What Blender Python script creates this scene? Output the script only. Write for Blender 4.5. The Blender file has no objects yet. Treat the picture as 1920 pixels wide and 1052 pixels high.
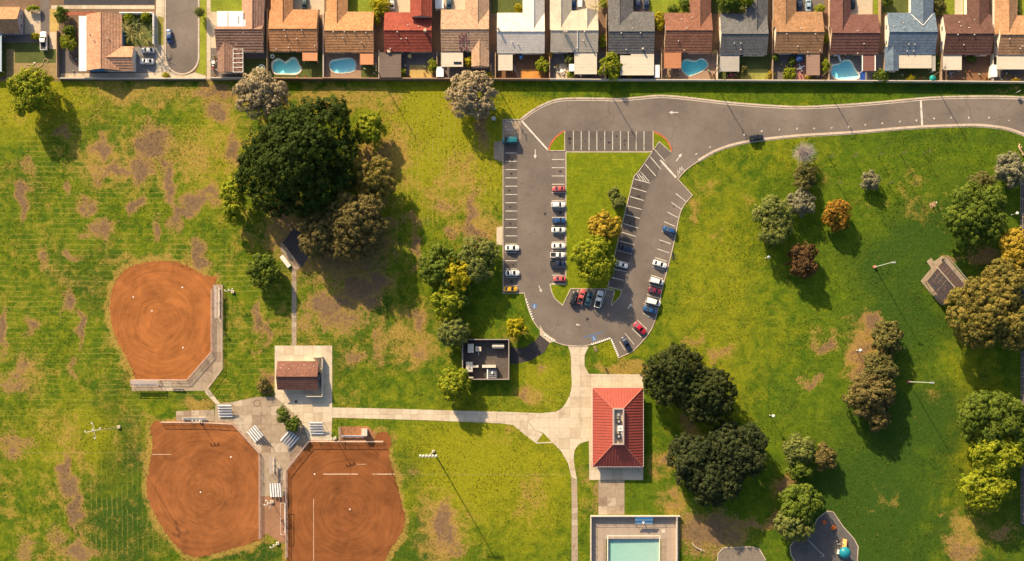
import bpy, math, random, time
import numpy as np
from mathutils import Vector, Matrix
from mathutils.geometry import tessellate_polygon
random.seed(7); rng = np.random.default_rng(7)
R = math.radians
scene = bpy.context.scene
COL = scene.collection

# ------------------------------------------------------------------ camera, sky, sun, exposure
S = 0.18            # metres per photo pixel on the ground
NX, NY = 960, 690   # photo pixel straight below the drone
HC = 310.0          # drone height in metres
cam = bpy.data.cameras.new('camera'); cam_o = bpy.data.objects.new('camera', cam); COL.objects.link(cam_o)
cam_o.location = (0, 0, HC); cam_o.rotation_euler = (0, 0, 0)
cam.sensor_width = 36; cam.lens = 36 * HC / (1920 * S)
cam.shift_y = (NY - 526) / 1920.0
cam.clip_end = 3000; scene.camera = cam_o

SUN_EL, SUN_AZ = R(25), R(-30)      # azimuth from +Y, negative to the left
sdir = Vector((math.sin(SUN_AZ) * math.cos(SUN_EL), math.cos(SUN_AZ) * math.cos(SUN_EL), math.sin(SUN_EL)))
world = bpy.data.worlds.new('World'); scene.world = world; world.use_nodes = True
wn = world.node_tree.nodes; bg = wn['Background']
sky = wn.new('ShaderNodeTexSky'); sky.sky_type = 'NISHITA'; sky.sun_disc = False
sky.sun_elevation = SUN_EL; sky.sun_rotation = SUN_AZ; sky.air_density = 1.0; sky.dust_density = 2.5; sky.ozone_density = 1.0
world.node_tree.links.new(sky.outputs[0], bg.inputs[0]); bg.inputs[1].default_value = 0.09
sun = bpy.data.lights.new('sun', 'SUN'); sun.energy = 5.0; sun.angle = R(0.9); sun.color = (1.0, 0.79, 0.50)
sun_o = bpy.data.objects.new('sun', sun); COL.objects.link(sun_o); sun_o.location = (0, 0, 200)
sun_o.rotation_euler = (-sdir).to_track_quat('-Z', 'Y').to_euler()
vs = scene.view_settings; vs.view_transform = 'Standard'; vs.look = 'None'; vs.gamma = 1; vs.exposure = 1.18

# ------------------------------------------------------------------ helpers
def P(px, py, h=0.0):
    k = (HC - h) / HC
    return ((px - NX) * S * k, (NY - py) * S * k)
def PP(pts, h=0.0): return [P(x, y, h) for x, y in pts]

def smooth(pts, n=4, closed=False):
    out = []; m = len(pts); last = m if closed else m - 1
    for i in range(last):
        g = (lambda j: pts[j % m]) if closed else (lambda j: pts[max(0, min(m - 1, j))])
        a, b, c, d = g(i - 1), g(i), g(i + 1), g(i + 2)
        for k in range(n):
            t = k / n
            out.append(tuple(0.5 * ((2 * b[q]) + (-a[q] + c[q]) * t + (2 * a[q] - 5 * b[q] + 4 * c[q] - d[q]) * t * t + (-a[q] + 3 * b[q] - 3 * c[q] + d[q]) * t ** 3) for q in range(2)))
    if not closed: out.append(tuple(pts[-1]))
    return out

def area(p): return 0.5 * sum(p[i - 1][0] * p[i][1] - p[i][0] * p[i - 1][1] for i in range(len(p)))
def ccw(p): return list(p) if area(p) > 0 else list(p)[::-1]

def offset(pts, d, closed=True):
    n = len(pts); out = []
    for i in range(n):
        a = pts[i - 1] if (closed or i > 0) else None
        b = pts[i]; c = pts[(i + 1) % n] if (closed or i < n - 1) else None
        def nrm(p, q):
            dx, dy = q[0] - p[0], q[1] - p[1]; l = math.hypot(dx, dy) or 1e-9
            return (dy / l, -dx / l)
        ns = [nrm(*e) for e in ((a, b) if a else None, (b, c) if c else None) if e]
        mx = sum(q[0] for q in ns); my = sum(q[1] for q in ns); l = math.hypot(mx, my) or 1e-9
        mx, my = mx / l, my / l
        k = d / max(0.5, mx * ns[0][0] + my * ns[0][1])
        out.append((b[0] + mx * k, b[1] + my * k))
    return out

class MB:
    def __init__(s): s.v = []; s.f = []
    def add(s, vs, fs):
        o = len(s.v); s.v += [tuple(p) for p in vs]; s.f += [tuple(i + o for i in f) for f in fs]; return s
    def box(s, x, y, z0, sx, sy, sz, rot=0.0, taper=1.0):
        c, q = math.cos(rot), math.sin(rot); vs = []
        for z, k in ((z0, 1), (z0 + sz, taper)):
            for a, b in ((-1, -1), (1, -1), (1, 1), (-1, 1)):
                u, w = a * sx / 2 * k, b * sy / 2 * k
                vs.append((x + u * c - w * q, y + u * q + w * c, z))
        return s.add(vs, [(3, 2, 1, 0), (4, 5, 6, 7), (0, 1, 5, 4), (1, 2, 6, 5), (2, 3, 7, 6), (3, 0, 4, 7)])
    def prism(s, poly, z0, z1):
        p = ccw(poly); n = len(p)
        vs = [(x, y, z0) for x, y in p] + [(x, y, z1) for x, y in p]
        return s.add(vs, [tuple(range(n - 1, -1, -1)), tuple(range(n, 2 * n))] + [(i, (i + 1) % n, (i + 1) % n + n, i + n) for i in range(n)])
    def sheet(s, poly, z, holes=()):
        loops = [[Vector((x, y, 0)) for x, y in ccw(poly)]] + [[Vector((x, y, 0)) for x, y in ccw(h)[::-1]] for h in holes]
        tr = tessellate_polygon(loops); vs = [(v.x, v.y, z) for l in loops for v in l]
        fs = []
        for t in tr:
            a, b, c = (vs[i] for i in t)
            fs.append(t if (b[0] - a[0]) * (c[1] - a[1]) - (b[1] - a[1]) * (c[0] - a[0]) > 0 else t[::-1])
        return s.add(vs, fs)
    def tube(s, a, b, r0, r1=None, n=6, cap=True):
        r1 = r0 if r1 is None else r1
        a, b = Vector(a), Vector(b); d = (b - a)
        if d.length < 1e-6: return s
        d.normalize(); u = d.orthogonal().normalized(); w = d.cross(u)
        vs = [p + (u * math.cos(2 * math.pi * i / n) + w * math.sin(2 * math.pi * i / n)) * r for p, r in ((a, r0), (b, r1)) for i in range(n)]
        fs = [(i, (i + 1) % n, (i + 1) % n + n, i + n) for i in range(n)]
        if cap: fs += [tuple(range(n - 1, -1, -1)), tuple(range(n, 2 * n))]
        return s.add(vs, fs)
    def path(s, pts, rads, n=6):
        for i in range(len(pts) - 1): s.tube(pts[i], pts[i + 1], rads[i], rads[i + 1], n)
        return s
    def lathe(s, prof, cx=0, cy=0, n=16):
        o = [(cx + r * math.cos(2 * math.pi * i / n), cy + r * math.sin(2 * math.pi * i / n), z) for r, z in prof for i in range(n)]
        fs = [(k * n + i, k * n + (i + 1) % n, (k + 1) * n + (i + 1) % n, (k + 1) * n + i) for k in range(len(prof) - 1) for i in range(n)]
        fs += [tuple(range(n - 1, -1, -1)), tuple(range((len(prof) - 1) * n, len(prof) * n))]
        return s.add(o, fs)
    def strip(s, pts, d0, d1, z0, z1, closed=True):
        a, b = offset(pts, d0, closed), offset(pts, d1, closed); n = len(pts)
        vs = [(x, y, z0) for x, y in a] + [(x, y, z1) for x, y in a] + [(x, y, z1) for x, y in b] + [(x, y, z0) for x, y in b]
        fs = []
        for i in range(n if closed else n - 1):
            j = (i + 1) % n
            for k in range(3): fs.append((i + k * n, j + k * n, j + (k + 1) * n, i + (k + 1) * n))
        if not closed: fs += [(0, n, 2 * n, 3 * n), (4 * n - 1, 3 * n - 1, 2 * n - 1, n - 1)]
        return s.add(vs, fs)
    def mesh(s, name, mat=None, off=(0, 0, 0), smooth_=False):
        me = bpy.data.meshes.new(name)
        ox, oy, oz = off
        me.from_pydata([(x - ox, y - oy, z - oz) for x, y, z in s.v], [], s.f); me.update()
        if mat: me.materials.append(mat)
        if smooth_: me.polygons.foreach_set('use_smooth', [True] * len(me.polygons))
        return me
    def build(s, name, mat, parent=None, smooth_=False, world_=True):
        off = (0, 0, 0); p = parent
        if world_:
            while p: off = tuple(o + l for o, l in zip(off, p.location)); p = p.parent
        o = bpy.data.objects.new(name, s.mesh(name, mat, off, smooth_)); COL.objects.link(o); o.parent = parent
        return o

def tag(o, label=None, cat=None, group=None, kind=None):
    if label: o['label'] = label
    if cat: o['category'] = cat
    if group: o['group'] = group
    if kind: o['kind'] = kind
    return o
def thing(name, label, cat, x, y, rz=0.0, group=None, z=0.0):
    o = bpy.data.objects.new(name, None); COL.objects.link(o); o.location = (x, y, z); o.rotation_euler = (0, 0, rz)
    o.empty_display_size = 0.2
    return tag(o, label, cat, group)
def struct(name, mb, mat): return tag(mb.build(name, mat), kind='structure')
KIDS = {}
def copy_tree(o, parent=None):
    c = o.copy(); COL.objects.link(c); c.parent = parent
    for ch in o.children: copy_tree(ch, c)
    return c

# ------------------------------------------------------------------ materials
def nodes_of(name):
    m = bpy.data.materials.new(name); m.use_nodes = True; nt = m.node_tree
    return m, nt, nt.nodes['Principled BSDF']
def N(nt, t, **kw):
    n = nt.nodes.new(t)
    for k, v in kw.items():
        if isinstance(k, str) and hasattr(n, k): setattr(n, k, v)
    return n
def noise(nt, vec, scale, detail=4, rough=0.55, dist=0.0):
    n = nt.nodes.new('ShaderNodeTexNoise'); n.inputs['Scale'].default_value = scale; n.inputs['Detail'].default_value = detail
    n.inputs['Roughness'].default_value = rough; n.inputs['Distortion'].default_value = dist
    nt.links.new(vec, n.inputs['Vector']); return n.outputs['Fac']
def mrange(nt, val, a, b, c=0.0, d=1.0, smoothst=False):
    n = nt.nodes.new('ShaderNodeMapRange'); n.inputs[1].default_value = a; n.inputs[2].default_value = b; n.inputs[3].default_value = c; n.inputs[4].default_value = d
    if smoothst: n.interpolation_type = 'SMOOTHSTEP'
    nt.links.new(val, n.inputs[0]); return n.outputs[0]
def math_(nt, op, a, b=None):
    n = nt.nodes.new('ShaderNodeMath'); n.operation = op
    for i, q in enumerate((a, b)):
        if q is None: continue
        if isinstance(q, (int, float)): n.inputs[i].default_value = q
        else: nt.links.new(q, n.inputs[i])
    return n.outputs[0]
def mix(nt, fac, a, b, blend='MIX'):
    n = nt.nodes.new('ShaderNodeMix'); n.data_type = 'RGBA'; n.blend_type = blend
    for i, q in ((0, fac), (6, a), (7, b)):
        if isinstance(q, (int, float)): n.inputs[i].default_value = q
        elif isinstance(q, tuple): n.inputs[i].default_value = (*q, 1)
        else: nt.links.new(q, n.inputs[i])
    return n.outputs[2]
def bumpn(nt, bsdf, h, strength=0.3, dist=0.1):
    b = nt.nodes.new('ShaderNodeBump'); b.inputs['Strength'].default_value = strength; b.inputs['Distance'].default_value = dist
    nt.links.new(h, b.inputs['Height']); nt.links.new(b.outputs[0], bsdf.inputs['Normal'])
MATS = {}
def M(name, col=None, rough=0.8, var=0.18, sc=1.2, bump=0.0, metal=0.0, spec=0.3, stain=None, stain_amt=0.0):
    if name in MATS: return MATS[name]
    m, nt, b = nodes_of(name)
    pos = nt.nodes.new('ShaderNodeNewGeometry').outputs['Position']
    f1 = noise(nt, pos, sc, 5, 0.65); f2 = noise(nt, pos, sc * 0.17, 3)
    k = math_(nt, 'ADD', mrange(nt, f1, 0.25, 0.75, 1 - var, 1 + var), mrange(nt, f2, 0.3, 0.7, -var * 0.6, var * 0.6))
    n = nt.nodes.new('ShaderNodeVectorMath'); n.operation = 'SCALE'; n.inputs[0].default_value = col; nt.links.new(k, n.inputs['Scale'])
    c = n.outputs[0]
    if stain:
        c = mix(nt, mrange(nt, noise(nt, pos, sc * 0.3, 6, 0.6, 0.4), 0.55, 0.72, 0, stain_amt), c, stain)
    nt.links.new(c, b.inputs['Base Color'])
    b.inputs['Roughness'].default_value = rough; b.inputs['Metallic'].default_value = metal; b.inputs['Specular IOR Level'].default_value = spec
    if bump: bumpn(nt, b, f1, bump, 0.08)
    MATS[name] = m; return m
def paint(name, col, rough=0.35):
    if name in MATS: return MATS[name]
    m, nt, b = nodes_of(name)
    pos = nt.nodes.new('ShaderNodeNewGeometry').outputs['Position']
    k = mrange(nt, noise(nt, pos, 2.5, 4), 0.3, 0.7, 0.9, 1.08)
    n = nt.nodes.new('ShaderNodeVectorMath'); n.operation = 'SCALE'; n.inputs[0].default_value = col; nt.links.new(k, n.inputs['Scale'])
    nt.links.new(n.outputs[0], b.inputs['Base Color']); b.inputs['Roughness'].default_value = rough
    b.inputs['Coat Weight'].default_value = 0.5; b.inputs['Coat Roughness'].default_value = 0.12
    MATS[name] = m; return m
CONC = M('concrete', (0.47, 0.39, 0.285), 0.9, 0.13, 0.8, 0.1, stain=(0.30, 0.21, 0.15), stain_amt=0.55)
CONC_OLD = M('old_concrete', (0.30, 0.232, 0.162), 0.9, 0.2, 0.9, 0.1, stain=(0.175, 0.115, 0.078), stain_amt=0.85)
KERBM = M('kerb_concrete', (0.43, 0.35, 0.27), 0.9, 0.2, 1.0, stain=(.25, .17, .12), stain_amt=.7)
CV = [M('concrete_%d' % i, c, 0.9, 0.15, 0.8, 0.1, stain=(0.28, 0.195, 0.135), stain_amt=0.6) for i, c in enumerate(((.50, .42, .31), (.445, .365, .265), (.42, .335, .235)))]
COV = [M('old_concrete_%d' % i, c, 0.9, 0.2, 0.9, 0.1, stain=(0.175, 0.11, 0.072), stain_amt=0.85) for i, c in enumerate(((.38, .305, .225), (.29, .22, .155), (.235, .17, .12)))]
JOINT = M('joint_dirt', (0.27, 0.205, 0.145), 0.95, 0.3, 2.0)
WHITE = M('white_road_paint', (0.53, 0.485, 0.42), 0.7, 0.25, 3.0, stain=(.20, .17, .14), stain_amt=.85)
WHITEP = M('white_paint', (0.75, 0.72, 0.67), 0.5, 0.06, 1.0)
GLASS = M('dark_glass', (0.015, 0.02, 0.028), 0.06, 0.05, 1.0, spec=0.6)
RUBBER = M('rubber', (0.02, 0.02, 0.02), 0.85, 0.2, 4)
CHROME = M('bare_aluminium', (0.66, 0.66, 0.66), 0.45, 0.08, 2.0, metal=0.15)
STEEL = M('galvanised_steel', (0.42, 0.41, 0.40), 0.5, 0.1, 2.0, metal=0.4)
BARK = M('bark', (0.13, 0.095, 0.065), 0.95, 0.35, 5.0, 0.3)
WOOD = M('weathered_wood', (0.20, 0.14, 0.095), 0.9, 0.25, 3.0)
BLACK = M('black_plastic', (0.02, 0.02, 0.022), 0.6, 0.2, 2)

def asphalt_mat(name, col, crack=0.5):
    m, nt, b = nodes_of(name)
    pos = nt.nodes.new('ShaderNodeNewGeometry').outputs['Position']
    f1 = noise(nt, pos, 2.2, 6, 0.75); f2 = noise(nt, pos, 0.06, 4, 0.6); f3 = noise(nt, pos, 0.45, 4, 0.6, 0.6)
    k = math_(nt, 'ADD', mrange(nt, f1, 0.25, 0.75, 0.80, 1.16), mrange(nt, f2, 0.3, 0.7, -0.26, 0.26))
    n = nt.nodes.new('ShaderNodeVectorMath'); n.operation = 'SCALE'; n.inputs[0].default_value = col; nt.links.new(k, n.inputs['Scale'])
    c = mix(nt, mrange(nt, f3, 0.56, 0.76, 0, 0.5), n.outputs[0], tuple(q * 0.55 for q in col))
    wob = nt.nodes.new('ShaderNodeTexNoise'); wob.inputs['Scale'].default_value = 0.25; nt.links.new(pos, wob.inputs['Vector'])
    add = nt.nodes.new('ShaderNodeVectorMath'); add.operation = 'MULTIPLY_ADD'; add.inputs[1].default_value = (3, 3, 0)
    nt.links.new(wob.outputs['Color'], add.inputs[0]); nt.links.new(pos, add.inputs[2])
    vo = nt.nodes.new('ShaderNodeTexVoronoi'); vo.feature = 'DISTANCE_TO_EDGE'; vo.inputs['Scale'].default_value = 0.06; nt.links.new(add.outputs[0], vo.inputs['Vector'])
    cr = math_(nt, 'MULTIPLY', mrange(nt, vo.outputs['Distance'], 0.0, 0.008, crack, 0), mrange(nt, f2, 0.42, 0.56))
    c = mix(nt, cr, c, tuple(q * 0.3 for q in col))
    nt.links.new(c, b.inputs['Base Color']); b.inputs['Roughness'].default_value = 0.9; b.inputs['Specular IOR Level'].default_value = 0.2
    bumpn(nt, b, f1, 0.25, 0.03); MATS[name] = m; return m
ASPH = asphalt_mat('asphalt', (0.150, 0.123, 0.104), 0.4)
ASPH_D = asphalt_mat('older_asphalt', (0.104, 0.086, 0.075), 0.25)
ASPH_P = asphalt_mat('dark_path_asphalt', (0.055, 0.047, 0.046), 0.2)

def grass_mat(name, attr=True):
    m, nt, b = nodes_of(name)
    pos = nt.nodes.new('ShaderNodeNewGeometry').outputs['Position']
    fine = noise(nt, pos, 1.6, 6, 0.8); mid = noise(nt, pos, 0.28, 5, 0.65, 0.5); big = noise(nt, pos, 0.045, 4, 0.6, 0.7); tuft = noise(nt, pos, 5.0, 3, 0.7)
    sx = nt.nodes.new('ShaderNodeSeparateXYZ'); nt.links.new(pos, sx.inputs[0])
    if attr:
        a1 = nt.nodes.new('ShaderNodeAttribute'); a1.attribute_name = 'cover'; s1 = nt.nodes.new('ShaderNodeSeparateColor'); nt.links.new(a1.outputs['Color'], s1.inputs[0])
        a2 = nt.nodes.new('ShaderNodeAttribute'); a2.attribute_name = 'mow'; s2 = nt.nodes.new('ShaderNodeSeparateColor'); nt.links.new(a2.outputs['Color'], s2.inputs[0])
        dirt, dry, lush_vignette = s1.outputs[0], s1.outputs[1], s1.outputs[2]; mh, mv, ye = s2.outputs[0], s2.outputs[1], s2.outputs[2]
    col = mix(nt, mrange(nt, mid, 0.34, 0.66), (0.050, 0.096, 0.005), (0.106, 0.150, 0.007)) if attr else mix(nt, mrange(nt, mid, 0.34, 0.66), (0.11, 0.152, 0.006), (0.18, 0.205, 0.008))
    if attr:
        col = mix(nt, mrange(nt, math_(nt, 'ADD', ye, math_(nt, 'MULTIPLY', math_(nt, 'SUBTRACT', mid, 0.5), 1.2)), 0.2, 0.9, 0, 1), col, (0.215, 0.212, 0.009))
        col = mix(nt, mrange(nt, math_(nt, 'ADD', lush_vignette, math_(nt, 'MULTIPLY', math_(nt, 'SUBTRACT', big, 0.5), 1.6)), 0.35, 0.9, 0, 0.9), col, (0.030, 0.068, 0.008))
        dm = math_(nt, 'ADD', dry, math_(nt, 'ADD', math_(nt, 'MULTIPLY', math_(nt, 'SUBTRACT', mid, 0.5), 1.5), math_(nt, 'MULTIPLY', math_(nt, 'SUBTRACT', big, 0.5), 1.5)))
        col = mix(nt, mrange(nt, math_(nt, 'ADD', dm, math_(nt, 'MULTIPLY', math_(nt, 'SUBTRACT', fine, 0.5), 0.8)), 0.45, 1.0, 0, 0.9, True), col, (0.295, 0.195, 0.045))
        for axis, at, off in ((sx.outputs[1], mh, 0.0), (sx.outputs[0], mv, 1.7)):
            ph = math_(nt, 'ADD', math_(nt, 'MULTIPLY', axis, 2 * math.pi / 1.75), math_(nt, 'MULTIPLY', noise(nt, pos, 0.05, 3), 5.5))
            w = mrange(nt, math_(nt, 'SINE', ph), 0.62, 0.98)
            w = math_(nt, 'MULTIPLY', w, mrange(nt, noise(nt, pos, 0.11 + 0.03 * off, 3, 0.5), 0.40, 0.56, 0, 1))
            w = math_(nt, 'MULTIPLY', w, math_(nt, 'MULTIPLY', at, mrange(nt, fine, 0.35, 0.62, 0.25, 1.0)))
            col = mix(nt, w, col, (0.28, 0.24, 0.05))
        dd = math_(nt, 'ADD', dirt, math_(nt, 'ADD', math_(nt, 'MULTIPLY', math_(nt, 'SUBTRACT', noise(nt, pos, 0.55, 6, 0.75, 0.8), 0.5), 2.0), math_(nt, 'MULTIPLY', math_(nt, 'SUBTRACT', fine, 0.5), 1.1)))
        col = mix(nt, mrange(nt, dd, 0.22, 0.6, 0, 0.8, True), col, (0.30, 0.180, 0.060))
        col = mix(nt, mrange(nt, dd, 0.5, 0.95, 0, 0.92, True), col, (0.165, 0.103, 0.062))
    k = math_(nt, 'ADD', mrange(nt, fine, 0.25, 0.75, 0.46, 1.36), math_(nt, 'ADD', mrange(nt, tuft, 0.2, 0.8, -0.22, 0.22), mrange(nt, noise(nt, pos, 0.75, 4, 0.7), 0.3, 0.7, -0.14, 0.14)))
    n = nt.nodes.new('ShaderNodeVectorMath'); n.operation = 'SCALE'; nt.links.new(col, n.inputs[0]); nt.links.new(k, n.inputs['Scale'])
    nt.links.new(n.outputs[0], b.inputs['Base Color']); b.inputs['Roughness'].default_value = 0.95; b.inputs['Specular IOR Level'].default_value = 0.08
    bumpn(nt, b, math_(nt, 'ADD', fine, math_(nt, 'MULTIPLY', tuft, 0.4)), 0.55, 0.16)
    MATS[name] = m; return m
GRASS = grass_mat('park_grass'); LAWN = grass_mat('lawn_grass', False)

def clay_mat(name, cx, cy, col):
    m, nt, b = nodes_of(name)
    pos = nt.nodes.new('ShaderNodeNewGeometry').outputs['Position']
    sub = nt.nodes.new('ShaderNodeVectorMath'); sub.operation = 'SUBTRACT'; sub.inputs[1].default_value = (cx, cy, 0); nt.links.new(pos, sub.inputs[0])
    wob = noise(nt, pos, 0.13, 3); ln = nt.nodes.new('ShaderNodeVectorMath'); ln.operation = 'LENGTH'; nt.links.new(sub.outputs[0], ln.inputs[0])
    rad = math_(nt, 'ADD', ln.outputs['Value'], math_(nt, 'MULTIPLY', wob, 2.4))
    # drag-mat rings: noise stretched along the ring direction
    cmb = nt.nodes.new('ShaderNodeCombineXYZ'); nt.links.new(math_(nt, 'MULTIPLY', rad, 1.0), cmb.inputs[0])
    sp = nt.nodes.new('ShaderNodeSeparateXYZ'); nt.links.new(sub.outputs[0], sp.inputs[0])
    ang = nt.nodes.new('ShaderNodeMath'); ang.operation = 'ARCTAN2'; nt.links.new(sp.outputs[1], ang.inputs[0]); nt.links.new(sp.outputs[0], ang.inputs[1])
    nt.links.new(math_(nt, 'MULTIPLY', ang.outputs[0], 1.3), cmb.inputs[1])
    ring = noise(nt, cmb.outputs[0], 1.0, 5, 0.7)
    fine = noise(nt, pos, 2.5, 5, 0.75); mid = noise(nt, pos, 0.12, 5, 0.65, 0.8)
    k = math_(nt, 'ADD', mrange(nt, ring, 0.3, 0.7, 0.79, 1.19), math_(nt, 'ADD', mrange(nt, fine, 0.25, 0.75, -0.09, 0.09), mrange(nt, mid, 0.3, 0.7, -0.30, 0.26)))
    n = nt.nodes.new('ShaderNodeVectorMath'); n.operation = 'SCALE'; n.inputs[0].default_value = col; nt.links.new(k, n.inputs['Scale'])
    c = mix(nt, mrange(nt, noise(nt, cmb.outputs[0], 0.7, 5, 0.6, 0.5), 0.60, 0.74, 0, 0.45), n.outputs[0], tuple(q * 0.6 for q in col))
    c = mix(nt, mrange(nt, noise(nt, cmb.outputs[0], 2.1, 4, 0.6), 0.64, 0.74, 0, 0.35), c, tuple(min(1, q * 1.45) for q in col))
    nt.links.new(c, b.inputs['Base Color']); b.inputs['Roughness'].default_value = 0.95; b.inputs['Specular IOR Level'].default_value = 0.1
    bumpn(nt, b, math_(nt, 'ADD', ring, math_(nt, 'MULTIPLY', fine, 0.4)), 0.5, 0.08)
    return m

def leaf_mat():
    m, nt, b = nodes_of('leaves')
    a = nt.nodes.new('ShaderNodeAttribute'); a.attribute_name = 'tint'
    nt.links.new(a.outputs['Color'], b.inputs['Base Color']); b.inputs['Roughness'].default_value = 0.7; b.inputs['Specular IOR Level'].default_value = 0.1
    tr = nt.nodes.new('ShaderNodeBsdfTranslucent'); nt.links.new(a.outputs['Color'], tr.inputs[0])
    ms = nt.nodes.new('ShaderNodeMixShader'); ms.inputs[0].default_value = 0.3
    nt.links.new(b.outputs[0], ms.inputs[1]); nt.links.new(tr.outputs[0], ms.inputs[2]); nt.links.new(ms.outputs[0], nt.nodes['Material Output'].inputs[0])
    return m
LEAF = leaf_mat()

def water_mat(name, absorb, dens):
    m, nt, b = nodes_of(name); nt.nodes.remove(b)
    t = nt.nodes.new('ShaderNodeBsdfTransparent'); g = nt.nodes.new('ShaderNodeBsdfGlossy'); g.inputs['Roughness'].default_value = 0.08
    ms = nt.nodes.new('ShaderNodeMixShader'); ms.inputs[0].default_value = 0.04; nt.links.new(t.outputs[0], ms.inputs[1]); nt.links.new(g.outputs[0], ms.inputs[2])
    va = nt.nodes.new('ShaderNodeVolumeAbsorption'); va.inputs[0].default_value = (*absorb, 1); va.inputs[1].default_value = dens
    out = nt.nodes['Material Output']; nt.links.new(ms.outputs[0], out.inputs[0]); nt.links.new(va.outputs[0], out.inputs[1])
    return m

def in_poly(pts, x, y):
    ins = np.zeros(x.shape, bool); n = len(pts)
    for i in range(n):
        x0, y0 = pts[i - 1]; x1, y1 = pts[i]
        if y0 == y1: continue
        c = ((y0 > y) != (y1 > y)) & (x < (x1 - x0) * (y - y0) / (y1 - y0) + x0)
        ins ^= c
    return ins
def clip_cell(poly, x0, x1, y0, y1):
    def cl(p, f, inter):
        out = []
        for i in range(len(p)):
            a, b = p[i - 1], p[i]
            if f(b):
                if not f(a): out.append(inter(a, b))
                out.append(b)
            elif f(a): out.append(inter(a, b))
        return out
    def ix(c): return lambda a, b: (c, a[1] + (b[1] - a[1]) * (c - a[0]) / (b[0] - a[0]))
    def iy(c): return lambda a, b: (a[0] + (b[0] - a[0]) * (c - a[1]) / (b[1] - a[1]), c)
    for f, i in ((lambda q: q[0] >= x0, ix(x0)), (lambda q: q[0] <= x1, ix(x1)), (lambda q: q[1] >= y0, iy(y0)), (lambda q: q[1] <= y1, iy(y1))):
        if len(poly) < 3: return []
        poly = cl(poly, f, i)
    out = []
    for q in poly:
        if not out or math.hypot(q[0] - out[-1][0], q[1] - out[-1][1]) > 0.02: out.append(q)
    return out
EXCL = []
def paving(name, poly, cell, ang=0.0, mat=CONC, z=0.02, gap=0.05, holes=()):
    """a paved area: a base sheet and separate cast slabs with recessed joints"""
    EXCL.append(list(poly)); base = struct(name, MB().sheet(poly, z, holes), JOINT)
    c, s = math.cos(-ang), math.sin(-ang)
    rp = ccw([(x * c - y * s, x * s + y * c) for x, y in poly])
    hs = [ccw([(x * c - y * s, x * s + y * c) for x, y in h]) for h in holes]
    xs = [p[0] for p in rp]; ys = [p[1] for p in rp]
    c, s = math.cos(ang), math.sin(ang)
    nx = max(1, round((max(xs) - min(xs)) / cell)); ny = max(1, round((max(ys) - min(ys)) / cell))
    dx = (max(xs) - min(xs)) / nx; dy = (max(ys) - min(ys)) / ny
    for i in range(nx):
        for j in range(ny):
            x0 = min(xs) + i * dx + gap / 2; y0 = min(ys) + j * dy + gap / 2
            q = clip_cell(rp, x0, x0 + dx - gap, y0, y0 + dy - gap)
            if len(q) < 3 or abs(area(q)) < 0.25: continue
            if any(in_poly(h, np.array([sum(p[0] for p in q) / len(q)]), np.array([sum(p[1] for p in q) / len(q)]))[0] for h in hs): continue
            zt = z + 0.03 + random.uniform(-0.006, 0.006)
            MB().prism([(x * c - y * s, x * s + y * c) for x, y in q], z + 0.002, zt).build('slab', mat if random.random() < .6 else random.choice(CV if mat is CONC else COV if mat is CONC_OLD else [mat]), base)
    return base
# ------------------------------------------------------------------ pools (outlines needed for the ground's openings)
def ell(cx, cy, rx, ry, n=20): return [(cx + rx * math.cos(2 * math.pi * i / n), cy + ry * math.sin(2 * math.pi * i / n)) for i in range(n)]
POOLS = {
 'kidney': smooth([(511, 127), (512, 117), (522, 111), (533, 117), (538, 116), (548, 109), (556, 112), (560, 122), (564, 130), (556, 138), (535, 138), (516, 137)], 3, True),
 'oval': smooth([(619, 127), (620, 115), (634, 111), (656, 109), (665, 114), (667, 124), (662, 134), (640, 137), (626, 135)], 3, True),
 'bean': smooth([(1278, 126), (1279, 117), (1286, 112), (1298, 114), (1306, 114), (1314, 110), (1322, 113), (1327, 122), (1318, 132), (1303, 139), (1291, 142), (1281, 134)], 3, True),
 'free': smooth([(1558, 137), (1559, 123), (1572, 120), (1582, 114), (1593, 113), (1599, 121), (1604, 131), (1611, 142), (1604, 148.5), (1570, 148)], 3, True),
 'public': [(1140, 1005.5), (1236, 1005.5), (1236, 1110), (1140, 1110)],
}
POOLW = {k: ccw(PP(v)) for k, v in POOLS.items()}

F1 = [(398, 660), (352, 713)] + smooth([(253, 713), (250, 700), (242, 680), (228, 655), (214, 625), (207, 597), (206, 570), (211, 540), (225, 515), (247, 499), (275, 491), (310, 489), (345, 496), (370, 508), (385, 517)], 4) + [(407, 518), (403, 535), (398, 545)]
F2 = [(290, 789), (332, 790), (437, 796), (488, 851)] + smooth([(488, 1012), (462, 1022), (432, 1030), (400, 1039), (372, 1045), (350, 1040), (328, 1022), (305, 991), (287, 960), (277, 932), (275, 905), (281, 868), (286, 830), (281, 803), (290, 789)], 4)
F3 = [(538, 884), (580, 829), (700, 829)] + smooth([(700, 826), (708, 812), (720, 809), (731, 816), (733, 832), (730, 852), (737, 880), (745, 910), (753, 942), (760, 974), (753, 1000), (738, 1022), (726, 1042), (712, 1072), (690, 1100)], 4) + [(538, 1100)]
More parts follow.
